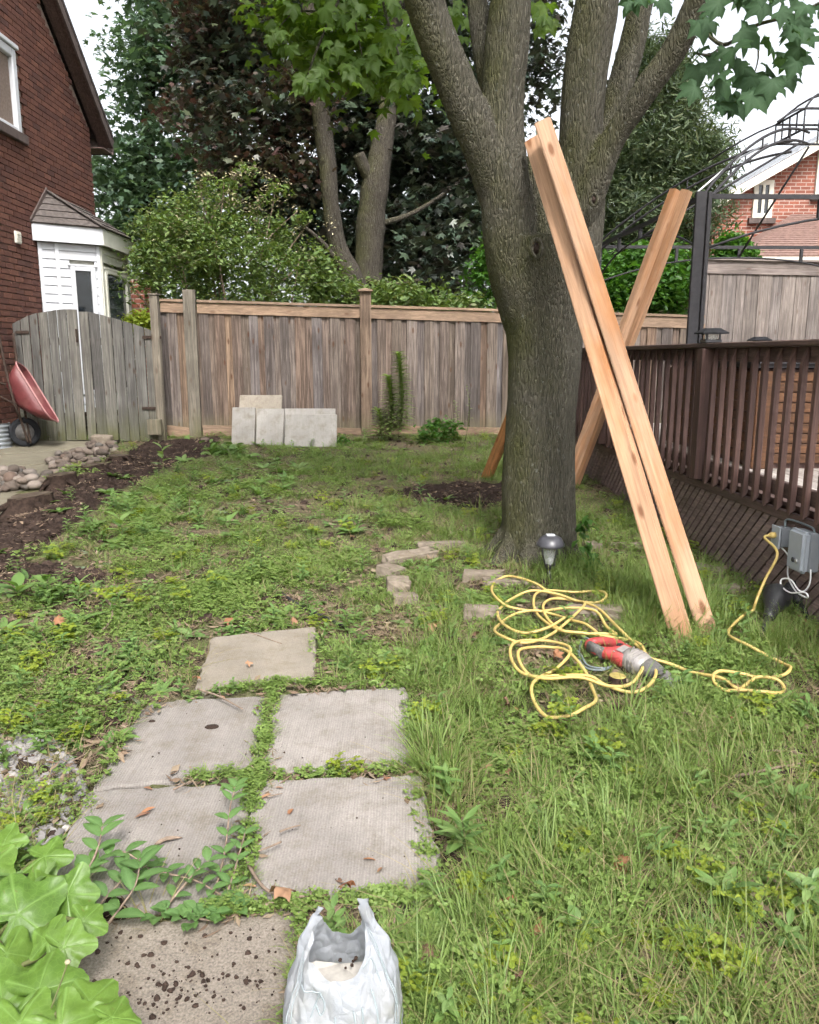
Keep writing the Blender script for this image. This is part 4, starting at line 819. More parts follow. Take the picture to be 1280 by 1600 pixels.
def ellip(n, c, r, shell=0.35):
    d = rng.normal(size=(n, 3)); d /= np.linalg.norm(d, axis=1, keepdims=True); k = rng.uniform(shell ** 3, 1, n) ** (1 / 3)
    return np.asarray(c) + d * k[:, None] * np.asarray(r), d
def clumps(lobes, n_clump, per, cr, flat=0.55, shell=0.5):
    """lobes: (centre, radii, weight). Sprays of leaves gathered in flattened clumps -> gaps and light/dark masses"""
    out = []
    wts = np.array([l[2] for l in lobes], float); wts /= wts.sum()
    for (c, r, _), wgt in zip(lobes, wts):
        k = max(1, int(n_clump * wgt)); cc, d = ellip(k, c, r, shell)
        for q in cc:
            m = max(3, int(per * rng.uniform(0.5, 1.4))); rr = cr * rng.uniform(0.6, 1.35)
            p = rng.normal(size=(m, 3)) * 0.5; p[:, 2] = p[:, 2] * flat - 0.35 * (p[:, 0] ** 2 + p[:, 1] ** 2)
            out.append(q + p * rr)
    return np.concatenate(out)
def crown(parent, pts, size, mat, V=OV_V, F=OV_F, up=0.5, name='crown', org=None):
    s = size * rng.uniform(0.5, 1.4, len(pts)); VV, FF = cloud(pts, s, V, F, up)
    l = wloc(parent); o = link(name, np_mesh(name, VV - np.array(l), FF), parent, mat); return o
def lobe(u, v, Y, ru, rv, rd=None, wgt=1.0):
    c = P(u, v, Y); k = (Vector((0, 0, EYE)) - c).length / 1250
    return (tuple(c), (ru * k, (rd if rd else 0.5 * (ru + rv) * k), rv * k), wgt * ru * rv)
def trunk_tube(parent, pts, name='trunk', mat='bark_far', n=12):
    """pts: (u, v, Y, width px)"""
    q = [P(u, v, Y) for u, v, Y, _ in pts]; r_ = [0.5 * w_ * (c - Vector((0, 0, EYE))).length / 1250 for c, (_, _, _, w_) in zip(q, pts)]
    m = len(q); sp_ = spline(q, 5); rr = np.interp(np.linspace(0, m - 1, len(sp_)), range(m), r_)
    mb = MB(); mb.tube(sp_, [x * (1 + 0.08 * noise.noise(p * 3.1)) for x, p in zip(rr, sp_)], n); return mb.build(name, M[mat], parent, smooth=True)
def tree(name, base, lab, cat='tree', group=None):
    r_ = empty(name, base); tag(r_, lab, cat, group); return r_

# ================================================================ TREES BEHIND THE FENCE
# tall green tree, far left
T1 = tree('tall_tree', on_ground(*P(235, 470, 21).xy), 'tall blue green broadleaf tree rising behind the brick house corner')
trunk_tube(T1, [(240, 500, 21, 26), (238, 380, 21, 24), (232, 250, 21, 18), (236, 120, 21, 12), (240, 0, 21, 8)])
L = [lobe(258, 95, 21, 62, 80), lobe(230, 235, 21, 58, 70), lobe(300, 70, 21.5, 70, 100), lobe(290, -70, 21, 75, 90), lobe(190, 300, 20.5, 40, 60), lobe(250, 370, 21, 90, 50), lobe(330, -40, 22, 90, 90), lobe(170, 250, 20.5, 26, 50), lobe(310, 250, 21.5, 60, 80)]
crown(T1, clumps(L, 420, 52, 0.80, 0.5, 0.3), 0.24, M['leaf_tall'], M5_V, M5_F)
# crimson maple: two trunks, dark crown over the whole middle
T2 = tree('crimson_maple', on_ground(*P(575, 470, 14.5).xy), 'dark crimson maple with mossy twin trunks behind the brown fence')
trunk_tube(T2, [(572, 520, 14.5, 62), (574, 470, 14.5, 52), (576, 420, 14.5, 42), (580, 340, 14.5, 42), (588, 280, 14.5, 38), (600, 210, 14.6, 30), (612, 140, 14.7, 26), (622, 40, 14.8, 22), (630, -100, 15, 16)])
trunk_tube(T2, [(562, 480, 14.3, 40), (548, 430, 14.2, 34), (528, 385, 14.2, 27), (517, 320, 14.1, 24), (512, 260, 14.1, 26), (504, 200, 14.1, 26), (496, 140, 14.0, 25), (488, 70, 14.0, 22), (480, -40, 13.9, 17)])
trunk_tube(T2, [(590, 290, 14.5, 22), (572, 268, 14.4, 18), (560, 240, 14.3, 16)], 'branch')
trunk_tube(T2, [(592, 350, 14.5, 10), (640, 335, 14.6, 7), (690, 305, 15, 5), (735, 270, 15.4, 4)], 'branch')
trunk_tube(T2, [(575, 440, 14.3, 12), (620, 445, 14, 9), (655, 438, 13.8, 6)], 'branch')
trunk_tube(T2, [(540, 425, 14.2, 10), (505, 380, 14, 7), (470, 350, 13.9, 5)], 'branch')
L = [lobe(420, 190, 15, 90, 120), lobe(400, 60, 15, 90, 100), lobe(540, 60, 16, 120, 110), lobe(520, 220, 16, 90, 90), lobe(660, 250, 16, 110, 100), lobe(690, 370, 15.5, 90, 75), lobe(640, 120, 16, 90, 120), lobe(600, -60, 16, 260, 90), lobe(760, 100, 16, 70, 110), lobe(440, 320, 15.5, 70, 60), lobe(740, 280, 16, 70, 110), lobe(845, 70, 16, 34, 85), lobe(700, 430, 15.5, 75, 40), lobe(590, 380, 17, 100, 70), lobe(500, 400, 17, 80, 60), lobe(600, 300, 17.5, 130, 90), lobe(640, 420, 17, 110, 50)]
crown(T2, clumps(L, 800, 44, 0.62, 0.5, 0.2), 0.22, M['leaf_purple'], M5_V, M5_F)
L = [lobe(330, 120, 14.6, 50, 95), lobe(372, 215, 14.4, 50, 75), lobe(350, 20, 14.6, 60, 60), lobe(430, 250, 14.2, 45, 45), lobe(460, 130, 14.2, 50, 60)]
crown(T2, clumps(L, 130, 44, 0.50, 0.5, 0.4), 0.16, M['leaf_red'], M5_V, M5_F, name='outer_crown')
# conifer on the right
T3 = tree('cedar_tree', on_ground(*P(1030, 480, 17).xy), 'shaggy green cedar behind the gazebo frame')
trunk_tube(T3, [(1030, 520, 17, 20), (1030, 380, 17, 16), (1032, 240, 17, 11), (1035, 120, 17, 6), (1037, 60, 17, 3)], mat='bark_pine')
L = [lobe(1035, 330, 17, 100, 60), lobe(1050, 240, 17, 82, 60), lobe(1040, 160, 17, 55, 55), lobe(1030, 95, 17, 34, 40), lobe(990, 380, 17, 60, 40), lobe(1100, 250, 16.6, 34, 32), lobe(975, 250, 17, 40, 60)]
ND_V = [(0, -0.5, 0), (0.09, -0.2, 0.02), (0.05, 0.5, 0), (-0.05, 0.5, 0), (-0.09, -0.2, 0.02)]; ND_F = [(0, 1, 4), (1, 2, 4), (2, 3, 4)]
crown(T3, clumps(L, 430, 110, 0.36, 1.0, 0.3), 0.15, M['needle'], ND_V, ND_F, 0.2)
for k in range(16):
    a = rng.uniform(0, 6.28); v_ = rng.uniform(120, 390); q = P(1032, v_, 17); ln = 0.35 + (v_ - 80) / 310 * 1.1; mb = MB()
    mb.tube([q, q + Vector((math.cos(a) * ln * 0.5, math.sin(a) * ln * 0.5, -0.05)), q + Vector((math.cos(a) * ln, math.sin(a) * ln, 0.12))], [0.035, 0.022, 0.008], 6); mb.build('branch', M['bark_pine'], T3, smooth=True)
# shrubs
def shrub(name, base, lab, lobes, n, per, cr, size, mat, stems=6, group='shrubs beyond the fence', V=OV_V, F=OV_F, cat='shrub'):
    r_ = tree(name, base, lab, cat, group); pts = clumps(lobes, n, per, cr, 0.6, 0.45); crown(r_, pts, size, mat, V, F, 0.6, 'crown')
    b = Vector(base)
    for k in range(stems):
        q = Vector(pts[rng.integers(len(pts))]); m_ = b.lerp(q, 0.55) + Vector(rng.normal(size=3) * 0.1); mb = MB()
        mb.tube(spline([b + Vector((rng.normal() * 0.08, rng.normal() * 0.08, -0.05)), m_, q], 4), np.linspace(0.03, 0.006, 9), 6); mb.build('stem', M['twig'], r_, smooth=True)
    return r_
S1 = shrub('leafy_shrub', on_ground(*P(370, 500, 12.6).xy), 'loose light green shrub with tan flower heads behind the left fence', [lobe(280, 410, 12.6, 65, 60), lobe(370, 400, 12.8, 80, 75), lobe(460, 430, 12.8, 75, 55), lobe(330, 330, 13, 65, 45), lobe(260, 350, 12.8, 40, 35), lobe(245, 460, 12.3, 25, 40)], 250, 64, 0.33, 0.068, M['leaf_shrub'], 14)
pts = clumps([lobe(370, 300, 13, 80, 36), lobe(340, 280, 13, 60, 30), lobe(290, 380, 12.5, 60, 40), lobe(440, 350, 12.9, 70, 40)], 70, 26, 0.16, 0.6); VV, FF = cloud(pts, 0.05 * rng.uniform(.6, 1.3, len(pts)), OV_V, OV_F, 0.8)
o = link('flower_heads', np_mesh('flower_heads', VV - np.array(wloc(S1)), FF), S1, M['flower'])
for a, b in (((330, 420), (350, 285)), ((400, 430), (430, 300)), ((300, 400), (370, 270)), ((440, 440), (505, 400)), ((380, 420), (465, 330)), ((420, 440), (485, 345))):
    p0, p1 = P(*a, 12.7), P(*b, 12.6); mb = MB(); mb.tube(spline([p0, p0.lerp(p1, 0.5) + Vector((0.05, 0, 0.1)), p1], 4), np.linspace(0.014, 0.005, 9), 5); mb.build('stem', M['twig'], S1, smooth=True)
crown(S1, clumps([lobe(350, 290, 12.6, 20, 12), lobe(430, 300, 12.6, 20, 14), lobe(372, 268, 12.6, 24, 10), lobe(500, 400, 12.6, 22, 18), lobe(465, 335, 12.6, 20, 14), lobe(300, 380, 12.5, 70, 50)], 60, 40, 0.2, 0.5), 0.085, M['leaf_shrub'], name='sprays')
shrub('bright_shrub', on_ground(*P(1015, 510, 12.9).xy), 'bright green rounded shrub behind the fence under the gazebo beams', [lobe(1000, 440, 12.9, 58, 52), lobe(1050, 430, 13, 40, 48), lobe(960, 460, 12.8, 36, 36)], 190, 52, 0.26, 0.10, M['leaf_bright'], 8)
shrub('round_shrub', on_ground(*P(1146, 420, 14.5).xy), 'small clipped green shrub in front of the neighbouring brick corner', [lobe(1146, 392, 14.5, 24, 20)], 60, 40, 0.2, 0.09, M['leaf_bright'], 3)
shrub('leafy_shrub', on_ground(*P(770, 500, 12.6).xy), 'green bush peeking out just beside the big maple trunk', [lobe(768, 430, 12.8, 26, 55), lobe(840, 450, 12.8, 50, 40), lobe(925, 440, 13, 40, 50)], 110, 44, 0.26, 0.10, M['leaf_bright'], 5)
shrub('lime_shrub', on_ground(*P(222, 505, 11.8).xy), 'yellow lime bush low between the gate top and the bay window', [lobe(221, 500, 11.8, 16, 14)], 34, 34, 0.13, 0.06, M['leaf_lime'], 3)
shrub('leafy_shrub', on_ground(*P(560, 500, 12.5).xy), 'low dim shrubs between the maple trunks and the fence rail', [lobe(520, 455, 12.7, 40, 26), lobe(620, 462, 12.7, 60, 22), lobe(700, 470, 12.6, 50, 16)], 100, 40, 0.25, 0.09, M['leaf_shrub'], 5)
# hedge mass far behind, so that no bare horizon shows between the trunks
hd = np.concatenate([clumps([((x, 27 + rng.uniform(-2, 2), 3.6), (2.4, 1.4, 4.4), 1)], 60, 30, 0.9, 0.7) for x in np.arange(-15, 3.5, 2.4)])
VV, FF = cloud(hd, 0.30 * rng.uniform(.7, 1.3, len(hd)), OV_V, OV_F, 0.5); o = link('far_woods', np_mesh('far_woods', VV, FF), None, M['leaf_tall']); tag(o, 'dim mass of far green foliage behind all the trunks', 'foliage', kind='stuff')

# ================================================================ THE BIG MAPLE
TYc = 5.25
def px_tube(mb, pts, n=18, sub=5):
    """pts: (u, v, Y, width px measured across)"""
    q = [P(u, v, Y) for u, v, Y, _ in pts]
    r_ = [0.5 * w_ * ((c.y * cp - (c.z - EYE) * sp)) / 1250 for c, (_, _, _, w_) in zip(q, pts)]
    m = len(q); s_ = spline(q, sub); rr = np.interp(np.linspace(0, m - 1, len(s_)), range(m), r_); mb.tube(s_, list(rr), n)
tb = G(842, 893); maple = tree('maple_tree', on_ground(tb.x, TYc), 'big maple with grey mossy trunk forking low, timber posts leaning on it', 'tree')
mb = MB()
edges = [(960, 768, 912), (925, 771, 908), (905, 774, 906), (885, 779, 902), (850, 782, 899), (800, 785, 897), (740, 787, 897), (680, 791, 898), (620, 794, 902), (560, 796, 907), (520, 793, 911), (480, 787, 916), (440, 776, 924), (405, 768, 930), (375, 768, 925)]
px_tube(mb, [((a + b) / 2, v_, TYc, b - a) for v_, a, b in edges], 28)
LIMBS = {
 'L2': [(845, 520, 5.25, 100), (818, 430, 5.2, 104), (798, 360, 5.15, 90), (790, 290, 5.1, 74), (784, 220, 5.1, 70), (786, 150, 5.1, 69), (791, 80, 5.1, 68), (798, 0, 5.1, 62), (806, -120, 5.15, 56), (812, -300, 5.25, 46)],
 'L1': [(806, 400, 5.2, 84), (790, 330, 5.15, 70), (768, 268, 5.1, 68), (746, 210, 5.05, 64), (716, 142, 5.0, 60), (690, 80, 4.95, 60), (664, 0, 4.9, 62), (632, -90, 4.8, 56), (590, -220, 4.7, 46), (520, -420, 4.5, 34)],
 'fill': [(850, 420, 5.28, 150), (850, 340, 5.28, 118), (848, 280, 5.27, 84), (846, 240, 5.26, 44)],
 'L2b': [(768, 150, 5.25, 34), (757, 85, 5.3, 34), (745, 0, 5.35, 33), (722, -130, 5.5, 28)],
 'R1': [(862, 520, 5.25, 96), (888, 430, 5.3, 92), (902, 360, 5.32, 80), (906, 300, 5.32, 74), (907, 230, 5.3, 70), (912, 131, 5.3, 67), (922, 60, 5.3, 66), (932, 0, 5.3, 66), (945, -130, 5.35, 58), (955, -320, 5.4, 46)],
 'R2': [(915, 310, 5.4, 50), (933, 245, 5.45, 46), (957, 172, 5.5, 42), (984, 90, 5.55, 40), (1003, 0, 5.6, 37), (1028, -140, 5.7, 32)],
 'R3': [(908, 345, 5.25, 54), (928, 285, 5.2, 48), (955, 222, 5.15, 40), (1000, 152, 5.05, 38), (1050, 82, 4.95, 39), (1088, 10, 4.85, 40), (1135, -100, 4.7, 36), (1215, -270, 4.5, 28)]}
for q in LIMBS.values(): px_tube(mb, q, 18)
for a in range(9):                            # root flare
    an = a / 9 * 6.28 + 0.3; dx, dy = math.cos(an), math.sin(an); b0 = maple.location
    mb.tube([Vector((b0.x + dx * 0.10, b0.y + dy * 0.10, b0.z + 0.24)), Vector((b0.x + dx * 0.22, b0.y + dy * 0.22, b0.z + 0.06)), Vector((b0.x + dx * 0.33, b0.y + dy * 0.33, b0.z - 0.02)), Vector((b0.x + dx * 0.45, b0.y + dy * 0.45, b0.z - 0.08))], [0.07, 0.06, 0.04, 0.02], 10)
tr = mb.build('trunk', M['bark'], maple)
md = tr.modifiers.new('r', 'REMESH'); md.mode = 'VOXEL'; md.voxel_size = 0.0125
ms = tr.modifiers.new('s', 'SMOOTH'); ms.iterations = 7; ms.factor = 0.5
dg = bpy.context.evaluated_depsgraph_get(); nm = bpy.data.meshes.new_from_object(tr.evaluated_get(dg)); tr.modifiers.clear(); tr.data = nm
if not nm.materials: nm.materials.append(M['bark'])
nv = len(nm.vertices); co = np.empty(nv * 3, np.float32); nm.vertices.foreach_get('co', co); co = co.reshape(-1, 3)
no = np.empty(nv * 3, np.float32); nm.vertices.foreach_get('normal', no); no = no.reshape(-1, 3)
dsp = np.empty(nv, np.float32)
for i in range(nv):
    x, y, z = co[i]
    f = noise.noise(Vector((x * 38, y * 38, z * 5.5))); g_ = noise.noise(Vector((x * 5, y * 5, z * 2.2))); k_ = noise.noise(Vector((x * 62, y * 62, z * 13)))
    dsp[i] = 0.0035 * (1 - 2 * abs(f)) + 0.014 * g_ + 0.0015 * k_
co = co + no * dsp[:, None]; nm.vertices.foreach_set('co', co.ravel().astype(np.float32)); nm.polygons.foreach_set('use_smooth', np.ones(len(nm.polygons), bool)); nm.update()
def knot(u, v, Y, s):                          # grown-over branch scar
    c = P(u, v, Y); n_ = (Vector((0.25, -1, 0.12))).normalized(); kn = empty('knot', c, maple); a = n_.orthogonal().normalized(); b = n_.cross(a); mb = MB()
    ring = []
    for k in range(21):
        th = k / 20 * 6.2832; ring.append(c + (Vector((1, 0.2, 0)) * math.cos(th) * s * 0.75 + Vector((0, 0, 1)) * math.sin(th) * s * 1.15) * (1 + 0.12 * noise.noise(Vector((th, s * 50, 0)))))
    mb.tube(ring, [s * 0.34 * (1 + 0.3 * noise.noise(p * 30)) for p in ring], 8, False); mb.build('rim', M['bark'], kn, smooth=True)
    mb = MB(); mb.lathe([(s * 0.75, 0.0), (s * 0.5, -s * 0.3), (s * 0.1, -s * 0.45)], c + n_ * s * 0.08, n_, 14); mb.build('hollow', M['knot_dark'], kn, smooth=True)
knot(838, 388, 4.93, 0.042); knot(928, 312, 5.06, 0.030)
# ---- crown: leaves one can tell apart are objects; the rest of the canopy overhead is one mesh
lm = np_mesh('leaf', np.array(MP_V), np.array(MP_F)); lm.materials.append(M['leaf_near'])
vein = np.array([0.0 if i % 2 else 0.25 for i in range(len(pol))] + [1.0], np.float32); at = lm.attributes.new('vein', 'FLOAT', 'POINT'); at.data.foreach_set('value', vein)
lmb = lm.copy(); lmb.materials.clear(); lmb.materials.append(M['leaf_near_backlit'])
cano = clumps([((-0.9, 5.6, 5.0), (1.6, 1.8, 0.8), 1.6), ((1.2, 5.6, 5.6), (2.4, 2.4, 1.2), 3), ((3.0, 4.4, 4.7), (1.4, 1.6, 0.7), 1.5), ((0.3, 6.0, 6.3), (2.6, 2.4, 1.1), 3), ((-1.8, 4.4, 5.3), (1.2, 1.4, 0.6), 1)], 130, 40, 0.42, 0.4, 0.3)
cl_ = clumps([lobe(530, 40, 6.5, 90, 70), lobe(600, 80, 6.5, 40, 50), lobe(470, 40, 6.4, 40, 50)], 60, 18, 0.32, 0.5, 0.2); uu_, vv_ = proj(cano); keep = (vv_ < -40) | (cano[:, 1] < 0.5); cano = np.concatenate([cano[keep], cl_])
cr = crown(maple, cano, 0.15, M['leaf_near'], M5_V, M5_F, 0.9, 'crown')
wcr = wloc(cr); nleaf = 0
def leaf_obj(p, size, me, tilt=0.7):
    global nleaf
    o = link('leaf', me, cr); o.location = Vector(p) - wcr; s = size * random.uniform(0.75, 1.2); o.scale = (s, s, s)
    nrm = Vector((random.gauss(0, 0.35), -0.75 + random.gauss(0, 0.35), 0.55 + random.gauss(0, 0.3))).normalized()   # blades hang and face the light
    q = nrm.to_track_quat('Z', 'Y'); o.rotation_euler = (q.to_matrix().to_4x4() @ Matrix.Rotation(random.gauss(math.pi, 0.7), 4, 'Z')).to_euler(); nleaf += 1
def spray(poly, n, Y, dY, size, me):
    k = 0; xs_ = [p[0] for p in poly]; ys_ = [p[1] for p in poly]
    while k < n:
        u, v = random.uniform(min(xs_), max(xs_)), random.uniform(min(ys_), max(ys_))
        if in_poly(np.array([u]), np.array([v]), poly)[0]: leaf_obj(P(u, v, Y + random.uniform(-dY, dY)), size, me); k += 1
def bough(pts, w0, w1):
    q = [P(u, v, Y) for u, v, Y in pts]; s_ = spline(q, 5); mb = MB(); mb.tube(s_, np.linspace(w0, w1, len(s_)), 6); mb.build('branch', M['bark'], maple, smooth=True)
spray([(408, 62), (440, 0), (420, -40), (600, -60), (650, 0), (650, 40), (660, 110), (655, 140), (630, 170), (590, 130), (560, 140), (520, 110), (500, 145), (468, 140), (460, 90)], 168, 6.0, 0.35, 0.165, lm)
spray([(590, 100), (660, 90), (655, 150), (632, 178), (610, 160)], 12, 5.9, 0.2, 0.14, lm)
spray([(460, 90), (520, 90), (520, 145), (470, 150)], 12, 5.9, 0.2, 0.15, lm)
spray([(700, 0), (750, 0), (745, 60), (735, 120), (712, 60)], 16, 6.0, 0.3, 0.15, lm)
spray([(826, 0), (880, 0), (860, 40), (835, 60)], 10, 5.8, 0.3, 0.15, lm)
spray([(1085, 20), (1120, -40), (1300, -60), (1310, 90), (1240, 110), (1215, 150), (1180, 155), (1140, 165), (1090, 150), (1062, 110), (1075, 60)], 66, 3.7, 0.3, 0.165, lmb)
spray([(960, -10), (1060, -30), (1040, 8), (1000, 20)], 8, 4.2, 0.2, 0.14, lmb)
bough([(640, -120, 5.0), (560, -60, 5.8), (520, 20, 6.0), (490, 90, 6.0), (478, 130, 6.0)], 0.018, 0.004)
bough([(590, -80, 5.5), (600, 10, 5.9), (625, 90, 5.95), (640, 150, 5.95)], 0.014, 0.003)
bough([(520, 20, 6.0), (460, 20, 6.0), (425, 60, 6.0)], 0.009, 0.003); bough([(545, -30, 5.9), (560, 60, 6.0), (575, 120, 6.0)], 0.009, 0.003)
bough([(1095, 40, 4.85), (1130, 70, 4.3), (1180, 40, 3.9), (1250, 20, 3.7), (1320, -20, 3.6)], 0.012, 0.004); bough([(1130, 70, 4.3), (1110, 85, 4.0), (1085, 82, 3.9)], 0.008, 0.004)
bough([(1180, 40, 3.9), (1185, 90, 3.75), (1170, 140, 3.7)], 0.005, 0.002); bough([(1250, 20, 3.7), (1240, 70, 3.7), (1250, 100, 3.7)], 0.005, 0.002)

# ================================================================ LUMBER
def beam(name, foot, top, wd, roll, mat, lab, group, ends=0.0):
    foot, top = Vector(foot), Vector(top); d = top - foot; L = d.length; h = wd / 2; mb = MB(); n = 14; rings = []
    for k in range(n + 1):
        z = L * k / n; bx_, by_ = 0.007 * math.sin(k * 0.35 + roll * 7), 0.006 * math.cos(k * 0.3 + roll * 5)
        rings.append([Vector((sx * h + bx_, sy * h + by_, z)) for sx, sy in ((-1, -1), (1, -1), (1, 1), (-1, 1))])
    vs_ = [p for r_ in rings for p in r_]; fs = [(3, 2, 1, 0), tuple(4 * n + i for i in range(4))] + [(4 * k + i, 4 * k + (i + 1) % 4, 4 * k + 4 + (i + 1) % 4, 4 * k + 4 + i) for k in range(n) for i in range(4)]
    mb.add(vs_, fs); me = mb.mesh(name)
    bm = bmesh.new(); bm.from_mesh(me); lng = [e for e in bm.edges if abs((e.verts[0].co - e.verts[1].co).normalized().z) > 0.9 or e.verts[0].co.z < 1e-5 and e.verts[1].co.z < 1e-5 or min(e.verts[0].co.z, e.verts[1].co.z) > L - 1e-4]
    lng = [e for e in lng if len(e.link_faces) == 2 and e.calc_face_angle(0) > 0.5]; bmesh.ops.bevel(bm, geom=lng, offset=0.006, segments=2, affect='EDGES'); bm.to_mesh(me); bm.free()
    o = link(name, me, None, mat); q = d.to_track_quat('Z', 'Y'); o.rotation_euler = (q.to_matrix().to_4x4() @ Matrix.Rotation(roll, 4, 'Z')).to_euler(); o.location = foot; tag(o, lab, 'timber', group); return o
LG = 'fresh cedar posts leaning on the maple'
fA, fB = G(1111, 992, -0.02), G(1071, 1008, -0.02)
beam('timber_post', fB, P(834, 222, 4.95), 0.092, R(32), M['cedar'], 'front fresh cedar post with the lower top, foot nearest the saw', LG)
beam('timber_post', fA, P(848, 194, 4.76), 0.092, R(30), M['cedar'], 'front fresh cedar post reaching highest on the trunk, lying over its twin', LG)
f1 = G(880, 768, -0.02); beam('timber_post', f1, P(1057, 297, 7.35), 0.078, R(30), M['cedar'], 'rear cedar post leaning on the gazebo beam, split top on the left of the pair', LG)
f2 = G(893, 760, -0.02); beam('timber_post', f2 + Vector((0.03, 0.02, 0)), P(1073, 297, 7.32), 0.078, R(62), M['cedar'], 'rear cedar post leaning on the gazebo beam, right one of the crossing pair', LG)
f3 = G(760, 744, -0.02); beam('timber_post', f3, P(916, 370, 5.85), 0.09, R(40), M['cedar_orange'], 'orange cedar post whose foot shows left of the trunk before the fence', LG)

# ================================================================ LEANING PATIO SLABS AT THE FENCE
def lean_slab(u0, v0, u1, v1, Y, lean, mat, lab, th=0.045):
    a, b = P(u0, v1, Y), P(u1, v1, Y); H = P(u0, v0, Y + lean).z - a.z; d = Vector((0, lean, H)); n_ = Vector((0, -H, lean)).normalized(); mb = MB()
    q = [a, b, b + d, a + d]; mb.prism([x + n_ * th / 2 for x in q], -n_ * th); tag(mb.build('patio_slab', mat, bevel=0.005), lab, 'slab', 'patio slabs leaning on the fence', 'thing')
lean_slab(371, 618, 438, 697, 10.55, 0.30, M['slab_smooth'], 'beige patio slab leaning highest behind the pale ones')
lean_slab(443, 639, 523, 698, 10.45, 0.22, M['pale_slab'], 'pale slab whose top edge shows behind the ribbed slab')
lean_slab(362, 637, 398, 697, 10.35, 0.16, M['pale_slab'], 'narrow white patio slab at the left end of the leaning stack')
lean_slab(400, 639, 443, 697, 10.33, 0.17, M['pale_slab'], 'grey white patio slab between the narrow one and the ribbed one')
lean_slab(445, 648, 526, 699, 10.17, 0.14, M['pale_slab'], 'wide ribbed patio slab at the front right of the leaning stack')

# ================================================================ STONES, STUMPS, EDGING
def pebble(seed, sub=2):
    bm = bmesh.new(); bmesh.ops.create_icosphere(bm, subdivisions=sub, radius=1.0)
    for v_ in bm.verts:
        k = 1 + 0.22 * noise.noise(v_.co * 1.1 + Vector((seed * 9.1, 0, 0))) + 0.05 * noise.noise(v_.co * 4 + Vector((0, seed, 0))); v_.co *= k
    me = bpy.data.meshes.new('pebble'); bm.to_mesh(me); bm.free()
    for p in me.polygons: p.use_smooth = True
    me.materials.append(M['stone']); return me
PB = [pebble(i) for i in range(6)]
def in1(p, poly): return bool(in_poly(np.array([p[0]]), np.array([p[1]]), poly)[0])
def pile(poly, n, smin, smax, hmax, lab, group):
    done = []; xs_ = [p[0] for p in poly]; ys_ = [p[1] for p in poly]; tries = 0
    while len(done) < n and tries < 6000:
        tries += 1; u, v = random.uniform(min(xs_), max(xs_)), random.uniform(min(ys_), max(ys_))
        if not in1((u, v), poly): continue
        p = G(u, v); s = random.uniform(smin, smax); lay = 0
        if any((p - q).xy.length < (s + t_) * 0.62 for q, t_, l_ in done if l_ == 0):
            if random.random() > 0.35: continue
            lay = 1
            if any((p - q).xy.length < (s + t_) * 0.7 for q, t_, l_ in done if l_ == 1): continue
        done.append((p, s, lay)); o = link('river_stone', random.choice(PB)); o.scale = (s * random.uniform(0.9, 1.3), s * random.uniform(0.75, 1.05), s * random.uniform(0.6, 0.8))
        o.rotation_euler = (random.gauss(0, 0.25), random.gauss(0, 0.25), random.uniform(0, 6.28)); o.location = p + Vector((0, 0, s * 0.35 + lay * hmax)); tag(o, lab, 'stone', group)
pile([(-10, 735), (40, 735), (60, 750), (75, 752), (72, 768), (20, 772), (-10, 776)], 60, 0.038, 0.07, 0.05, 'rounded brown river stone in the heap at the near end of the path', 'stones in the near heap')
pile([(110, 712), (140, 695), (175, 692), (185, 710), (165, 728), (130, 738), (118, 750), (80, 748), (78, 728)], 150, 0.032, 0.062, 0.045, 'rounded brown river stone in the heap along the soil bed', 'stones in the heap beside the bed')
for (u, v, s, lab) in ((14, 679, 0.13, 'reddish stone lying beside the window well'), (84, 727, 0.075, 'single pale stone on the path apart from the heap'), (320, 690, 0.05, 'reddish pebble on the soil by the fence post')):
    o = link('river_stone', random.choice(PB)); o.scale = (s * 1.3, s, s * 0.6); o.location = G(u, v) + Vector((0, 0, s * 0.3)); tag(o, lab, 'stone')
def rough_block(name, c, hx, hy, hz, rz, mat, lab, cat, jag=0.12, group=None):
    bm = bmesh.new(); bmesh.ops.create_cube(bm, size=2.0); bmesh.ops.subdivide_edges(bm, edges=bm.edges[:], cuts=2, use_grid_fill=True)
    for v_ in bm.verts:
        k = v_.co.copy(); v_.co = Vector((k.x * hx, k.y * hy, k.z * hz)); v_.co *= 1 + jag * noise.noise(k * 1.3 + Vector(c) * 3)
    bmesh.ops.bevel(bm, geom=[e for e in bm.edges if e.calc_face_angle(0) > 0.8], offset=min(hx, hy, hz) * 0.12, segments=1, affect='EDGES')
    me = bpy.data.meshes.new(name); bm.to_mesh(me); bm.free(); o = link(name, me, None, mat); o.location = Vector(c) + Vector((0, 0, hz * 0.55)); o.rotation_euler = (random.gauss(0, 0.05), random.gauss(0, 0.05), rz); tag(o, lab, cat, group); return o
p = G(160, 697); rough_block('concrete_chunk', p, 0.12, 0.08, 0.09, 0.1, M['edging'], 'broken pale concrete chunk on top of the stone heap by the gate', 'block')
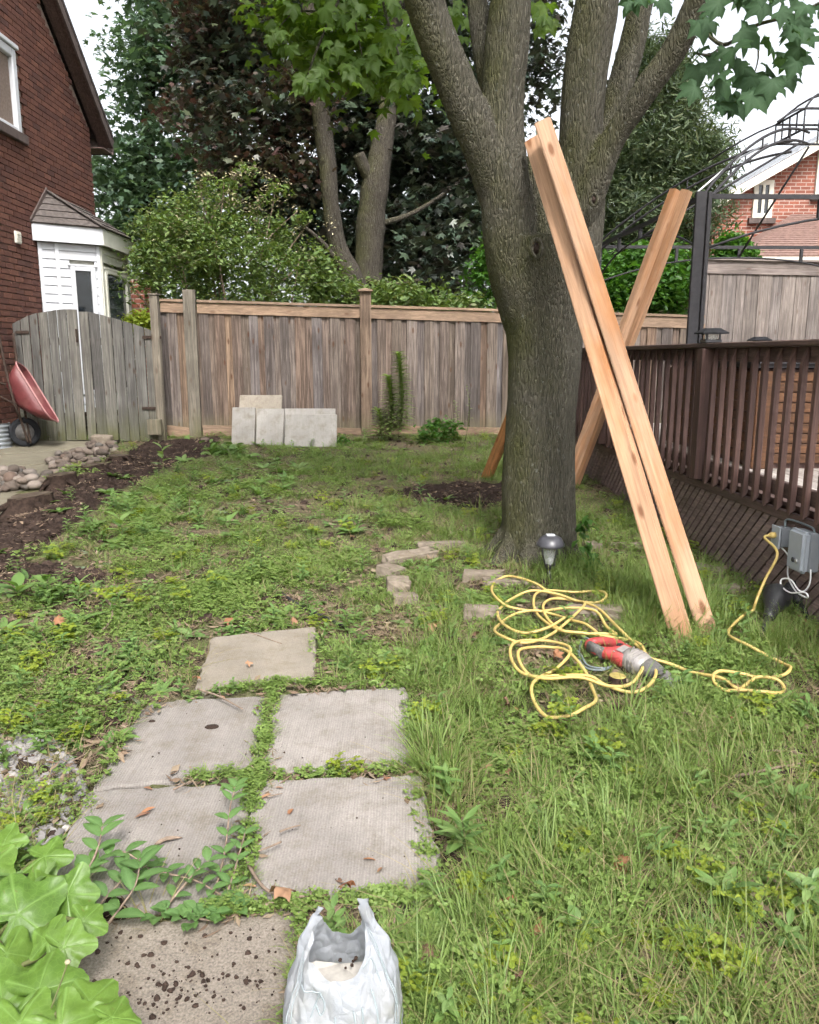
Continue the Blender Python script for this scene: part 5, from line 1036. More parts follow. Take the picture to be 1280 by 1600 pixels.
def stump(u, v, r_, h, lab, tilt=0.0, hgt=0.0):
    c = G(u, v); root = empty('tree_stump', c); mb = MB(); n = 22
    def rr(k, f): return r_ * (1 + 0.10 * math.sin(k * 3 / n * 6.28 + 1) + 0.06 * math.sin(k * 5 / n * 6.28)) * f
    rings = []
    for f, z in ((1.5, -0.06), (1.12, h * 0.25), (1.0, h * 0.65), (1.0, h)):
        rings.append([c + Vector((math.cos(k / n * 6.283) * rr(k, f), math.sin(k / n * 6.283) * rr(k, f), z + (tilt * math.cos(k / n * 6.283) * r_ if z == h else 0))) for k in range(n)])
    rings = [[q + Vector((noise.noise(q * 14), noise.noise(q * 14 + Vector((5, 0, 0))), 0.5 * noise.noise(q * 20))) * r_ * (0.16 if i_ < 3 else 0.05) for q in r2] for i_, r2 in enumerate(rings)]
    vs_ = [q for r2 in rings for q in r2]; fs = [(i * n + k, i * n + (k + 1) % n, (i + 1) * n + (k + 1) % n, (i + 1) * n + k) for i in range(3) for k in range(n)]
    mb.add(vs_, fs); mb.build('stump_bark', M['stump_bark'], root, smooth=True)
    mb = MB(); top = [q + Vector((0, 0, 0.004)) for q in rings[-1]]; mb.prism([q - Vector((0, 0, 0.012)) for q in top], (0, 0, 0.012)); mb.build('cut_face', M['stump_cut'], root)
    for a in range(4):
        an = a * 1.5 + u; mb = MB(); mb.tube([c + Vector((math.cos(an) * r_ * 0.8, math.sin(an) * r_ * 0.8, h * 0.5)), c + Vector((math.cos(an) * r_ * 1.5, math.sin(an) * r_ * 1.5, 0.03)), c + Vector((math.cos(an) * r_ * 2.2, math.sin(an) * r_ * 2.2, -0.04))], [r_ * 0.25, r_ * 0.16, r_ * 0.06], 8); mb.build('root', M['stump_bark'], root, smooth=True)
    tag(root, lab, 'stump', 'old stumps along the bed'); return root
M['stump_bark'] = plain('dug_stump_bark', (0.034, 0.023, 0.018), 0.95, 0.1, 0, 0.6, 30, 1.0)
M['stump_cut'] = plain('weathered_cut', (0.085, 0.066, 0.049), 0.9, 0.15, 0, 0.5, 16, 0.6, dirt=((0.05, 0.035, 0.026), 0.8))
stump(48, 805, 0.16, 0.11, 'wide flat topped stump at the edge of the dug bed nearest the camera', 0.1)
stump(97, 772, 0.12, 0.11, 'smaller dark stump in the bed beside the stone heap', 0.12)
stump(145, 748, 0.10, 0.06, 'low dirt covered stump at the far side of the stone heap', 0.05)
stump(185, 728, 0.10, 0.05, 'earthy low stump near the greenish gate leaf', 0.0)
for (u, v, hx, hy, hz, rz, lab) in (
  (640, 880, 0.19, 0.055, 0.04, R(28), 'long low edging brick in the ring left of the trunk'), (688, 860, 0.17, 0.05, 0.035, R(14), 'thin edging brick trailing away behind the long one'),
  (610, 901, 0.075, 0.065, 0.045, R(-30), 'tilted edging brick at the bend of the ring'), (622, 921, 0.07, 0.07, 0.05, R(5), 'upright square edging brick at the bend of the ring'),
  (632, 936, 0.07, 0.05, 0.03, R(10), 'low edging brick half buried below the square one'), (752, 966, 0.095, 0.05, 0.05, R(-4), 'grey edging brick beside the first cord loop'),
  (755, 910, 0.12, 0.06, 0.03, R(-10), 'flat pale stone in front of the trunk'), (790, 918, 0.13, 0.06, 0.03, R(6), 'flat pale stone touching the trunk foot behind the cord'),
  (935, 968, 0.15, 0.06, 0.035, R(-4), 'long buried edging stone behind the red saw'), (1138, 930, 0.075, 0.055, 0.045, R(8), 'edging brick at the lattice foot behind the post feet'),
  (1100, 895, 0.13, 0.06, 0.04, R(-35), 'edging stone between cedar posts and lattice'), (925, 862, 0.05, 0.05, 0.04, R(20), 'rounded pinkish stone right of the trunk'), (985, 855, 0.14, 0.03, 0.02, R(-8), 'weathered board scrap on the ground behind the cedar posts')):
    rough_block('edging_brick', G(u, v), hx, hy, hz, rz, M['edging'], lab, 'brick', 0.16, 'edging around the maple')

# ================================================================ WHEELBARROW
wc = G(42, 692); WYb = wc.y; wb = empty('wheelbarrow', wc); tag(wb, 'red wheelbarrow stood on its nose against the gate beside the brick wall', 'wheelbarrow')
WYb = 10.05; wc = on_ground(P(42, 700, WYb).x, WYb); wb.location = wc; Yb = WYb - 0.05
Lx = (P(92, 668, Yb - 0.1) - P(27, 562, Yb + 0.05)); Lx.normalize(); Nn = Vector((0.90, 0.20, 0.40)); Nn = (Nn - Lx * Nn.dot(Lx)).normalized(); Wx = Nn.cross(Lx).normalized()
c0 = P(58, 612, Yb)
def ringp(l0, l1, w_, dep, n=6):
    out = []
    for (sl, sw, a0) in ((1, 1, 0), (-1, 1, 90), (-1, -1, 180), (1, -1, 270)):
        for k in range(n):
            a = R(a0 + 90 * k / (n - 1)); rad = 0.13 if dep > -0.05 else 0.10
            cl = (l1 - rad) if sl > 0 else (l0 + rad); cw = (w_ - rad) * sw
            out.append(c0 + Lx * (cl + math.cos(a) * rad) + Wx * (cw + math.sin(a) * rad) + Nn * dep)
    return out
rim, mid, bot = ringp(-0.40, 0.42, 0.22, 0.0), ringp(-0.32, 0.30, 0.19, -0.14), ringp(-0.24, 0.12, 0.15, -0.25); n = len(rim); mb = MB()
mb.add(rim + mid + bot, [(r_ * n + i, r_ * n + (i + 1) % n, (r_ + 1) * n + (i + 1) % n, (r_ + 1) * n + i) for r_ in range(2) for i in range(n)] + [tuple(2 * n + i for i in range(n))])
o = mb.build('tray', M['barrow'], wb, smooth=True); sm = o.modifiers.new('t', 'SOLIDIFY'); sm.thickness = 0.006
mb = MB(); mb.tube(rim + [rim[0], rim[1]], 0.009, 8, False); mb.build('rim', M['barrow_rim'], wb, smooth=True)
wcen = on_ground(P(39, 674, Yb + 0.10).x, Yb + 0.10, 0.182); wax = Vector((0.35, -1, 0.0)).normalized(); wh = empty('wheel', wcen, wb); rw = 0.185
mb = MB(); mb.lathe([(rw * 0.62, -0.025), (rw * 0.8, -0.045), (rw * 0.95, -0.04), (rw, -0.015), (rw, 0.015), (rw * 0.95, 0.04), (rw * 0.8, 0.045), (rw * 0.62, 0.025)], wcen, wax, 28); mb.build('tyre', M['rubber'], wh, smooth=True)
mb = MB(); mb.lathe([(0.02, -0.05), (0.035, -0.045), (rw * 0.6, -0.027), (rw * 0.6, 0.027), (0.035, 0.045), (0.02, 0.05)], wcen, wax, 20); mb.build('rim', M['saw_dark'], wh, smooth=True)
for sw in (-1, 1):
    pts = [P(46, 692, Yb) + Wx * sw * 0.05, P(38, 660, Yb) + Wx * sw * 0.10, c0 - Nn * 0.27 + Wx * sw * 0.16 + Lx * 0.05, P(18, 575, Yb + 0.1) + Wx * sw * 0.22, P(8, 512, Yb + 0.15) + Wx * sw * 0.26]
    mb = MB(); mb.tube(spline(pts, 5), 0.016, 8); mb.build('handle', M['rust'], wb, smooth=True)
    mb = MB(); mb.tube(spline([P(34, 634, Yb) - Nn * 0.02 + Wx * sw * 0.15, P(0, 618, Yb + 0.1) + Wx * sw * 0.2, P(-14, 600, Yb + 0.1) + Wx * sw * 0.2, P(24, 606, Yb) + Wx * sw * 0.15], 5), 0.012, 8); mb.build('leg', M['rust'], wb, smooth=True)

# ================================================================ SOLAR PATH LAMP
lc = G(858, 912); sl_ = empty('path_lamp', lc); tag(sl_, 'black mushroom solar path lamp with clear lens before the trunk', 'lamp'); k = (lc - Vector((0, 0, EYE))).length / 1250
zc_ = P(860, 852, lc.y).z
cc = Vector((lc.x, lc.y, 0))
def zz(v): return P(860, v, lc.y).z
mb = MB(); R_ = 22 * k; mb.lathe([(R_ * 0.96, zc_ - 0.004), (R_, zc_), (R_ * 0.97, zc_ + 0.012), (R_ * 0.75, zc_ + 0.045), (R_ * 0.5, zc_ + 0.058), (R_ * 0.28, zc_ + 0.062)], cc, (0, 0, 1), 28); mb.build('cap', M['lampcap'] if 'lampcap' in M else M.setdefault('lampcap', plain('grey_black_plastic', (0.05, 0.05, 0.058), 0.35, 0.5)), sl_, smooth=True)
mb = MB(); mb.box(cc + Vector((0, 0, zc_ + 0.064)), (R_ * 0.28, 0, 0), (0, R_ * 0.28, 0), (0, 0, 0.002)); mb.build('solar_cell', M['white'], sl_)
mb = MB(); z0, z1 = zz(880), zc_ - 0.004; mb.lathe([(R_ * 0.36, z0), (R_ * 0.55, z1)], cc, (0, 0, 1), 24, False); mb.build('lens', M['lens'], sl_, smooth=True)
mb = MB(); mb.lathe([(R_ * 0.12, z0), (R_ * 0.14, z0 + 0.03), (R_ * 0.05, z0 + 0.04)], cc, (0, 0, 1), 12); mb.build('bulb', M['silver'], sl_, smooth=True)
for a in range(4):
    an = a * 1.571 + 0.5; d = Vector((math.cos(an), math.sin(an), 0)); mb = MB(); mb.tube([cc + d * R_ * 0.40 + Vector((0, 0, z0 - 0.004)), cc + d * R_ * 0.60 + Vector((0, 0, (z0 + z1) / 2)), cc + d * R_ * 0.72 + Vector((0, 0, z1 + 0.004))], 0.004, 6); mb.build('rib', M['black'], sl_, smooth=True)
mb = MB(); mb.lathe([(R_ * 0.12, z0 - 0.045), (R_ * 0.30, z0 - 0.03), (R_ * 0.40, z0 - 0.004), (R_ * 0.38, z0)], cc, (0, 0, 1), 20); mb.build('collar', M['black'], sl_, smooth=True)
mb = MB(); mb.tube([lc + Vector((0, 0, -0.05)), cc + Vector((0, 0, z0 - 0.04))], 0.013, 10); mb.build('stake', M['black'], sl_, smooth=True)

# ================================================================ OUTLET BOXES, CORDS, SPOTLIGHTS
def lat_box(name, u0, u1, v0, v1, o0, o1, mat, parent, bev=0.006):
    a, b = LP(u0, (v0 + v1) / 2), LP(u1, (v0 + v1) / 2); zt_, zb_ = LP((u0 + u1) / 2, v0).z, LP((u0 + u1) / 2, v1).z; y0, y1 = min(a.y, b.y), max(a.y, b.y); ym = (y0 + y1) / 2
    c = D(ym, (o0 + o1) / 2, (zt_ + zb_) / 2); mb = MB(); mb.box(c, dl * (y1 - y0) / 2, dn * (o1 - o0) / 2, Vector((0, 0, (zt_ - zb_) / 2))); return mb.build(name, mat, parent, bevel=bev, seg=2), c, (y1 - y0), zt_, zb_
ob = empty('outlet_box', LP(1240, 853)); tag(ob, 'small grey outlet box on the lattice with the yellow cord plugged in', 'outlet box')
zt_, zb_ = LP(1238, 822).z, LP(1238, 853).z; yb = LP(1240, 835).y
mb = MB(); mb.box(D(yb, 0.055, (zt_ + zb_) / 2), dl * 0.035, dn * 0.038, Vector((0, 0, (zt_ - zb_) / 2))); mb.build('box', M['grey_box_dark'], ob, bevel=0.006, seg=2)
mb = MB(); mb.box(D(yb, 0.098, (zt_ + zb_) / 2), dl * 0.043, dn * 0.005, Vector((0, 0, (zt_ - zb_) / 2 + 0.008))); mb.build('cover_plate', M['grey_box'], ob, bevel=0.003)
plug = D(yb, 0.125, zt_ - 0.045); mb = MB(); mb.lathe([(0.016, 0.0), (0.017, 0.02), (0.010, 0.035)], D(yb, 0.103, zt_ - 0.045), dn, 14); mb.build('plug', M['yellow_cord'], ob, smooth=True)
tb_ = empty('timer_box', LP(1262, 888)); tag(tb_, 'larger pale grey weatherproof timer box on the lattice with round knob', 'timer box')
yt = LP(1268, 855).y - 0.03; zt2, zb2 = LP(1262, 824).z, LP(1262, 886).z
mb = MB(); mb.box(D(yt, 0.035, (zt2 + zb2) / 2), dl * 0.070, dn * 0.03, Vector((0, 0, (zt2 - zb2) / 2))); mb.build('back', M['grey_box_dark'], tb_, bevel=0.006)
mb = MB(); mb.box(D(yt, 0.085, (zt2 + zb2) / 2), dl * 0.076, dn * 0.022, Vector((0, 0, (zt2 - zb2) / 2 + 0.006))); lid = mb.build('lid', M['grey_box'], tb_, bevel=0.014, seg=3)
zk = zb2 + 0.055
for off, r2, m2 in ((0.0, 0.013, 'black'), (-0.03, 0.011, 'silver')):
    mb = MB(); mb.lathe([(r2, 0), (r2, 0.008), (r2 * 0.6, 0.010)], D(yt + off, 0.107, zk), dn, 14); mb.build('knob', M[m2], lid, smooth=True)
mb = MB(); mb.tube(spline([D(yt - 0.05, 0.04, zt2), D(yt, 0.03, zt2 + 0.02), D(yb, 0.04, zt2 + 0.018), D(yb, 0.05, zt_ + 0.0)], 5), 0.006, 8); mb.build('conduit', M['grey_cord'], tb_, smooth=True)
def pxcord(pts, r_, mat, name, lab, cat, sub=6, n=8, h=None):
    mb = MB(); mb.tube(spline(pts, sub), r_, n); o = mb.build(name, mat, smooth=True); tag(o, lab, cat); return o
wc_ = [D(yb, 0.07, zb_), LP(1233, 870, 0.07), LP(1231, 890, 0.07), LP(1233, 905, 0.09), LP(1245, 925, 0.12), LP(1262, 934, 0.14), LP(1258, 926, 0.15), LP(1235, 926, 0.16), LP(1221, 915, 0.15), LP(1222, 905, 0.14), LP(1236, 906, 0.12), LP(1248, 922, 0.12), LP(1258, 923, 0.10), LP(1266, 910, 0.09), LP(1267, 890, 0.08)]
pxcord(wc_, 0.0042, M['white_cord'], 'white_cord', 'looped white power cord hanging between the two outlet boxes', 'cord')
def GC(u, v, h=0.028): return G(u, v, h)
cpx = [(1174, 975), (1160, 985), (1141, 1000), (1137, 1010), (1147, 1026), (1166, 1036), (1200, 1046), (1226, 1058), (1233, 1070), (1222, 1079), (1190, 1078), (1150, 1074), (1120, 1076), (1113, 1083), (1130, 1094), (1160, 1099), (1195, 1104), (1218, 1101), (1223, 1092), (1210, 1086), (1182, 1082), (1163, 1088), (1152, 1095), (1130, 1087), (1110, 1078), (1080, 1067), (1040, 1056), (1005, 1052), (975, 1047), (955, 1030), (930, 1008), (912, 996), (890, 985),
 (862, 974), (835, 971), (804, 973), (779, 986), (773, 1000), (785, 1014), (819, 1022), (857, 1008), (891, 988), (913, 966), (900, 954), (866, 944), (835, 931), (797, 917), (776, 920), (768, 934), (776, 951), (797, 962), (841, 966), (888, 970), (929, 978), (947, 997), (962, 1010), (940, 1012), (913, 1010), (879, 1000), (857, 984), (848, 966), (860, 952), (888, 950), (929, 969), (960, 1000), (985, 1022), (1010, 1042), (1024, 1070), (1012, 1091), (985, 1096), (944, 1089), (919, 1081), (872, 1075), (832, 1072), (813, 1059), (810, 1042), (829, 1030), (860, 1027), (885, 1037), (910, 1066), (924, 1091), (930, 1112), (913, 1128), (888, 1136), (854, 1130), (835, 1112), (830, 1094), (841, 1077), (866, 1062), (887, 1046), (889, 1032), (866, 1019), (835, 1016), (804, 1026), (797, 1045), (812, 1066), (850, 1078), (905, 1083), (950, 1092), (985, 1083), (1004, 1062), (1006, 1045), (996, 1026), (961, 1015), (911, 1010), (879, 1006), (860, 991), (837, 969), (835, 950), (854, 939), (897, 936), (935, 939), (947, 950), (935, 958), (905, 955), (870, 946), (830, 942), (800, 948), (785, 959), (777, 975), (788, 990), (819, 1000), (857, 997), (885, 985)]
cpts = [D(yb, 0.135, zt_ - 0.047), D(yb, 0.16, zt_ - 0.06), LP(1215, 865, 0.16), LP(1196, 905, 0.22), LP(1182, 938, 0.30)] + [GC(u, v, 0.055 + 0.012 * math.sin(i * 1.7)) for i, (u, v) in enumerate(cpx)]
pxcord(cpts, 0.0075, M['yellow_cord'], 'extension_cord', 'yellow extension cord coiled in loose loops on the grass', 'cord', 6, 8)
# spotlights
def spot(base, head, r_, lab, mat='black', spike=0.16):
    base, head = Vector(base), Vector(head); ax = (head - base).normalized(); L = (head - base).length; ro_ = empty('garden_spotlight', base)
    mb = MB(); mb.tube([base - ax * 0.02, base + ax * L * 0.25, base + ax * L * 0.5], [0.006, 0.016, 0.018], 10); mb.build('spike', M[mat], ro_, smooth=True)
    mb = MB(); mb.lathe([(0.02, L * 0.45), (0.030, L * 0.5), (0.034, L * 0.62), (r_ * 0.62, L * 0.72), (r_ * 0.9, L * 0.86), (r_, L * 0.95), (r_ * 1.03, L), (r_ * 0.98, L + 0.004), (r_ * 0.86, L - 0.01), (r_ * 0.5, L - 0.03)], base, ax, 26); mb.build('housing', M[mat], ro_, smooth=True)
    mb = MB(); mb.lathe([(r_ * 0.84, L - 0.008), (r_ * 0.5, L + 0.002), (0.01, L + 0.005)], base, ax, 22); mb.build('glass', M['glass'], ro_, smooth=True)
    tag(ro_, lab, 'spotlight', 'black garden spotlights by the lattice'); return ro_
b0 = G(1187, 1004); h0 = G(1212, 968, 0.12); spot(b0, h0, 0.072, 'black garden spotlight tipped over, spike pointing at the camera')
b1 = G(1262, 975); h1 = G(1232, 958, 0.13); spot(b1 + Vector((0, 0, 0.03)), h1 + Vector((0.02, 0.03, 0.0)), 0.055, 'second black garden spotlight behind the tipped one, under the white cord')
pxcord([G(1240, 965, 0.06), G(1262, 962, 0.07), G(1275, 985, 0.03), G(1282, 1010, 0.02)], 0.004, M['black'], 'lamp_cord', 'thin black lamp cord beside the tipped spotlights', 'cord')

# ================================================================ RECIPROCATING SAW
s0, s1 = G(918, 1020, 0.055), G(1064, 1080, 0.03); sx = (s1 - s0); SLn = sx.length; sx.normalize(); szv = Vector((0.05, -0.35, 1)); szv = (szv - sx * szv.dot(sx)).normalized(); sy = szv.cross(sx)
saw = empty('reciprocating_saw', G(985, 1048)); tag(saw, 'red and grey reciprocating saw lying in the grass among the yellow loops', 'saw')
def S(a, b, c): return s0 + sx * a * SLn + sy * b + szv * c
def loft(secs, n=14, sq=2.6):
    mb = MB(); vs_ = []; 
    for (a, cy, hy, cz_, hz) in secs:
        for k in range(n):
            th = 2 * math.pi * k / n; cx, sn = math.cos(th), math.sin(th)
            vs_.append(S(a, cy + hy * math.copysign(abs(cx) ** (2 / sq), cx), cz_ + hz * math.copysign(abs(sn) ** (2 / sq), sn)))
    fs = [(i * n + k, i * n + (k + 1) % n, (i + 1) * n + (k + 1) % n, (i + 1) * n + k) for i in range(len(secs) - 1) for k in range(n)]; m_ = len(secs)
    fs += [tuple(range(n))[::-1], tuple((m_ - 1) * n + k for k in range(n))]; mb.add(vs_, fs); return mb
ring = []                                      # D-shaped handle
for k in range(25):
    th = k / 24 * 6.2832; ring.append(S(0.20 + 0.17 * math.cos(th), 0.0 + 0.050 * math.sin(th), 0.012 + 0.012 * math.cos(th)))
mb = MB(); mb.tube(ring, [0.026 + 0.006 * math.cos(k / 24 * 6.2832 * 1) for k in range(25)], 12, False); mb.build('handle', M['saw_red'], saw, smooth=True)
loft([(0.30, 0.0, 0.045, 0.012, 0.030), (0.36, 0.0, 0.062, 0.012, 0.044), (0.46, 0, 0.060, 0.012, 0.044), (0.48, 0, 0.05, 0.012, 0.04)]).build('motor_cover', M['saw_red'], saw, smooth=True)
loft([(0.44, 0, 0.052, 0.012, 0.046), (0.50, 0, 0.055, 0.012, 0.048), (0.62, 0, 0.052, 0.012, 0.046), (0.66, 0, 0.042, 0.012, 0.040)]).build('gear_housing', M['saw_grey'], saw, smooth=True)
for kx in (0.50, 0.535, 0.57): loft([(kx, 0, 0.058, 0.012, 0.051), (kx + 0.014, 0, 0.058, 0.012, 0.051)]).build('vent_rib', M['saw_grey'], saw)
loft([(0.64, 0, 0.046, 0.01, 0.042), (0.70, 0, 0.046, 0.008, 0.040), (0.80, 0, 0.034, 0.004, 0.030), (0.88, 0, 0.026, 0.0, 0.024)]).build('front_boot', M['saw_dark'], saw, smooth=True)
loft([(0.86, 0, 0.030, 0.0, 0.010), (0.93, 0.0, 0.034, 0, 0.012)]).build('shoe', M['silver'], saw)
for sgn in (-1, 1): loft([(0.92, 0.026 * sgn, 0.006, 0.0, 0.012), (0.99, 0.034 * sgn, 0.005, -0.004, 0.012)]).build('shoe_prong', M['silver'], saw)
loft([(0.90, 0.005, 0.010, 0, 0.0012), (1.08, 0.012, 0.009, -0.004, 0.001), (1.10, 0.014, 0.003, -0.005, 0.001)], 8).build('blade', M['silver'], saw)
loft([(0.10, -0.052, 0.020, 0.016, 0.030), (0.28, -0.056, 0.022, 0.016, 0.030)], 10).build('grip', M['saw_dark'], saw, smooth=True)
loft([(0.385, -0.01, 0.03, 0.057, 0.002), (0.45, -0.01, 0.03, 0.057, 0.002)], 10).build('label_plate', M['saw_grey'], saw)
for q_ in ((0.37, 0.045), (0.45, 0.045), (0.37, -0.045)): mb = MB(); mb.lathe([(0.004, 0), (0.004, 0.003)], S(q_[0], q_[1], 0.046), szv, 8); mb.build('screw', M['silver'], saw)
loft([(0.33, 0.01, 0.012, 0.05, 0.008), (0.37, 0.01, 0.012, 0.055, 0.008)], 10).build('switch', M['black'], saw)
mb = MB(); mb.tube(spline([S(0.03, 0, 0.01), S(-0.03, 0.01, 0.008), G(908, 1012, 0.03), G(905, 1035, 0.025), G(915, 1052, 0.025), G(940, 1057, 0.025), G(955, 1050, 0.02), G(942, 1056, 0.03), G(918, 1050, 0.03), G(907, 1032, 0.03), G(893, 1017, 0.02), G(885, 1020, 0.02)], 6), 0.005, 8); mb.build('power_cord', M['grey_cord'], saw, smooth=True)
cst = G(963, 1078); st = empty('cut_stump', cst); mb = MB(); mb.lathe([(0.05, -0.03), (0.040, 0.03), (0.036, 0.06)], cst, (0.05, 0, 1), 16); mb.build('stump_bark', M['stump_bark'], st)
mb = MB(); mb.lathe([(0.036, 0.061), (0.030, 0.065), (0.01, 0.066)], cst, (0.05, 0, 1), 16); mb.build('cut_face', plain('yellow_fresh_cut', (0.30, 0.24, 0.08), 0.8, 0.2, 0, 0.35, 60), st); tag(st, 'small sapling stump with a yellow fresh cut top beside the saw', 'stump')
# black irrigation pipe in the grass
pxcord([G(440, 928, 0.01), G(468, 946, 0.02), G(505, 965, 0.025), G(545, 979, 0.015)], 0.010, M['black'], 'plastic_pipe', 'short dark plastic pipe half buried in the lawn beyond the slabs', 'pipe')

# ================================================================ WHITE PLASTIC BAG
bc = on_ground(-0.142, 1.46); bagr = empty('plastic_bag', bc)
tag(bagr, 'white plastic shopping bag standing open on the pad, handles up', 'bag')
BHh = 0.36
def bag_pt(th, t_, off=0.0):
    """th: angle, 0 = right handle; t_: 0 bottom .. 1 rim"""
    ch, sh = math.cos(th), math.sin(th); side = abs(ch) ** 1.7; front = max(0, -sh); back = max(0, sh)
    H = 0.232 + 0.040 * back ** 0.7 + 0.035 * max(0, ch + 0.15) * front ** 0.5 + (0.115 + (0.02 if ch > 0 else 0)) * side ** 1.1
    z = t_ * H; zf = z / BHh
    a = 0.112 * (1 - 0.25 * max(0, 0.10 - zf) / 0.10) * (1 + 0.10 * math.sin(min(1, zf * 1.6) * 3.14)) * (1 - 0.60 * max(0, min(1, (zf - 0.48) / 0.52)) ** 1.3)
    b = 0.082 * (1 - 0.25 * max(0, 0.10 - zf) / 0.10) * (1 - 0.95 * max(0, zf - 0.40))
    sqx = math.copysign(abs(ch) ** 0.72, ch); sqy = math.copysign(abs(sh) ** 0.72, sh)
    gat = max(0, zf - 0.62) / 0.38                                            # gathered handles
    y = b * sqy * (1 - 0.5 * gat) * (1 - 0.45 * max(0, zf - 0.35) * abs(ch)); x = a * sqx * (1 - 0.10 * gat * abs(sh))
    p = Vector((x, y, z)); n_ = Vector((ch / 0.12, sh / 0.09, 0)).normalized()
    wr = 0.012 * noise.noise(Vector((ch * 1.8, sh * 1.8, zf * 3.2))) + 0.007 * (0.5 - abs(2 * noise.noise(Vector((ch * 2.6 + zf * 2, sh * 2.6, zf * 4 + 4.0))))) + 0.003 * (0.5 - abs(2 * noise.noise(Vector((ch * 6, sh * 6 + zf * 3, zf * 6 + 8))))) + 0.0030 * (1 - t_) * (1 - 2 * abs(noise.noise(Vector((th * 9, zf * 7 + th * 2, 9.0)))))
    wr += gat * 0.006 * math.sin(th * 16)
    p += n_ * (wr * (0.5 + 0.9 * t_) + off); 
    p.x += 0.02 * zf * noise.noise(Vector((zf * 3, 0.5, 2))); return bc + p
nth, nt = 132, 46; V_ = [bag_pt(2 * math.pi * k / nth, j / (nt - 1)) for j in range(nt) for k in range(nth)]
mb = MB(); mb.add(V_, [(j * nth + k, j * nth + (k + 1) % nth, (j + 1) * nth + (k + 1) % nth, (j + 1) * nth + k) for j in range(nt - 1) for k in range(nth)] + [tuple(range(nth))[::-1]])
t = NT('white_plastic'); v = t.coord(); nz = t.noise(v, 26, 5, 0.65, 1.5); cre = t.voro(t.coord((1, 1, 0.6)), 34, 'DISTANCE_TO_EDGE'); t.bump(t.math('ADD', nz, t.math('MULTIPLY', t.ramp(cre, [(0.0, 0.0), (0.2, 1.0)]), 0.5)), 0.6, 0.006); t.b.inputs['Subsurface Weight'].default_value = 0.0
big = t.noise(v, 7, 3); t.fin(t.mix(t.ramp(big, [(0.5, 0.0), (0.75, 1.0)]), (0.43, 0.45, 0.49), (0.41, 0.40, 0.37)), 0.36, 0.5); trn = t.n('BsdfTranslucent'); trn.inputs[0].default_value = (0.46, 0.48, 0.52, 1); mx = t.n('MixShader'); mx.inputs[0].default_value = 0.35; t.l(t.b.outputs[0], mx.inputs[1]); t.l(trn.outputs[0], mx.inputs[2]); t.l(mx.outputs[0], t.o.inputs[0])
M['bag'] = t.m; o = mb.build('bag_film', M['bag'], bagr, smooth=True, fix=False)
M['print'] = plain('grey_print', (0.28, 0.32, 0.34), 0.5, 0.3, 0, 0.1)
def stroke(pts, w_=0.0016):                    # printed line following the film
    mb = MB(); q = spline([Vector((a, b, 0)) for a, b in pts], 8); L_ = [bag_pt(p.x, p.y, 0.0012) for p in q]
    mb.tube(L_, w_ * 0.8, 5); mb.build('print_line', M['print'], bagr)
FR = -math.pi / 2
def fr(x, z): return (FR + x, z)               # x: angle from the front centre
for x in (-1.05, -0.92, 1.02, 1.12): stroke([fr(x, 0.02), fr(x * 1.0, 0.3), fr(x * 1.01, 0.6), fr(x * 1.02, 0.86)])
def letter(strokes, x0, z0, s, a=0.0):
    for st_ in strokes: stroke([fr(x0 + s * (px * math.cos(a) - py * math.sin(a)), z0 + s * 1.15 * (px * math.sin(a) + py * math.cos(a))) for px, py in st_], 0.0024)
letter([[(0, 0), (0, 0.5), (0, 1)], [(0, 1), (0.5, 0.98), (0.62, 0.75), (0.5, 0.5), (0, 0.48)]], -0.42, 0.63, 0.24, -0.5)      # P
letter([[(0.7, 0.85), (0.4, 1), (0.08, 0.75), (0.05, 0.3), (0.35, 0.0), (0.7, 0.12)]], -0.40, 0.34, 0.24, -0.5)                  # C
letter([[(0, 1), (0, 0.2), (0.3, 0), (0.6, 0.2), (0.6, 1)]], 0.02, 0.42, 0.26, 0.25); letter([[(0, 1), (0, 0), (0.5, 0)]], 0.28, 0.45, 0.26, 0.2); letter([[(0.3, 1), (0.3, 0.2), (0.1, 0), (-0.1, 0.15)]], 0.44, 0.46, 0.26, 0.2)
letter([[(0, 0), (0, 1)], [(0.35, 0), (0.35, 1)], [(0, 0.5), (0.35, 0.5)]], -0.05, 0.12, 0.22, 0.1); letter([[(0, 0), (0, 1), (0.5, 1)], [(0, 0.5), (0.4, 0.5)], [(0, 0), (0.5, 0)]], 0.22, 0.12, 0.22, 0.1)
stroke([fr(-0.85, 0.72), fr(-0.55, 0.80), fr(-0.3, 0.88)]); stroke([fr(0.35, 0.97), fr(0.62, 0.9), fr(0.75, 0.7)]); 
mb = MB(); q = [bc + Vector((math.cos(a) * 0.085, math.sin(a) * 0.055, 0.19 + 0.012 * math.sin(3 * a))) for a in np.linspace(0, 6.283, 20)[:-1]]; mb.prism([p - Vector((0, 0, 0.1)) for p in q], (0, 0, 0.1)); mb.build('contents', plain('bag_contents', (0.40, 0.375, 0.34), 0.7, 0.3, 0, 0.25, 30), bagr)
mb = MB()
for k in range(5):
    p = bc + Vector((random.uniform(-0.01, 0.03), random.uniform(0.01, 0.04), 0.198 + random.random() * 0.01)); s = random.uniform(0.003, 0.007); q_ = pebble(k, 1); mb.add([p + v_.co * s for v_ in q_.vertices], [tuple(f.vertices) for f in q_.polygons])
o = mb.build('soil_crumbs', M['clod'], bagr); o['kind'] = 'stuff'

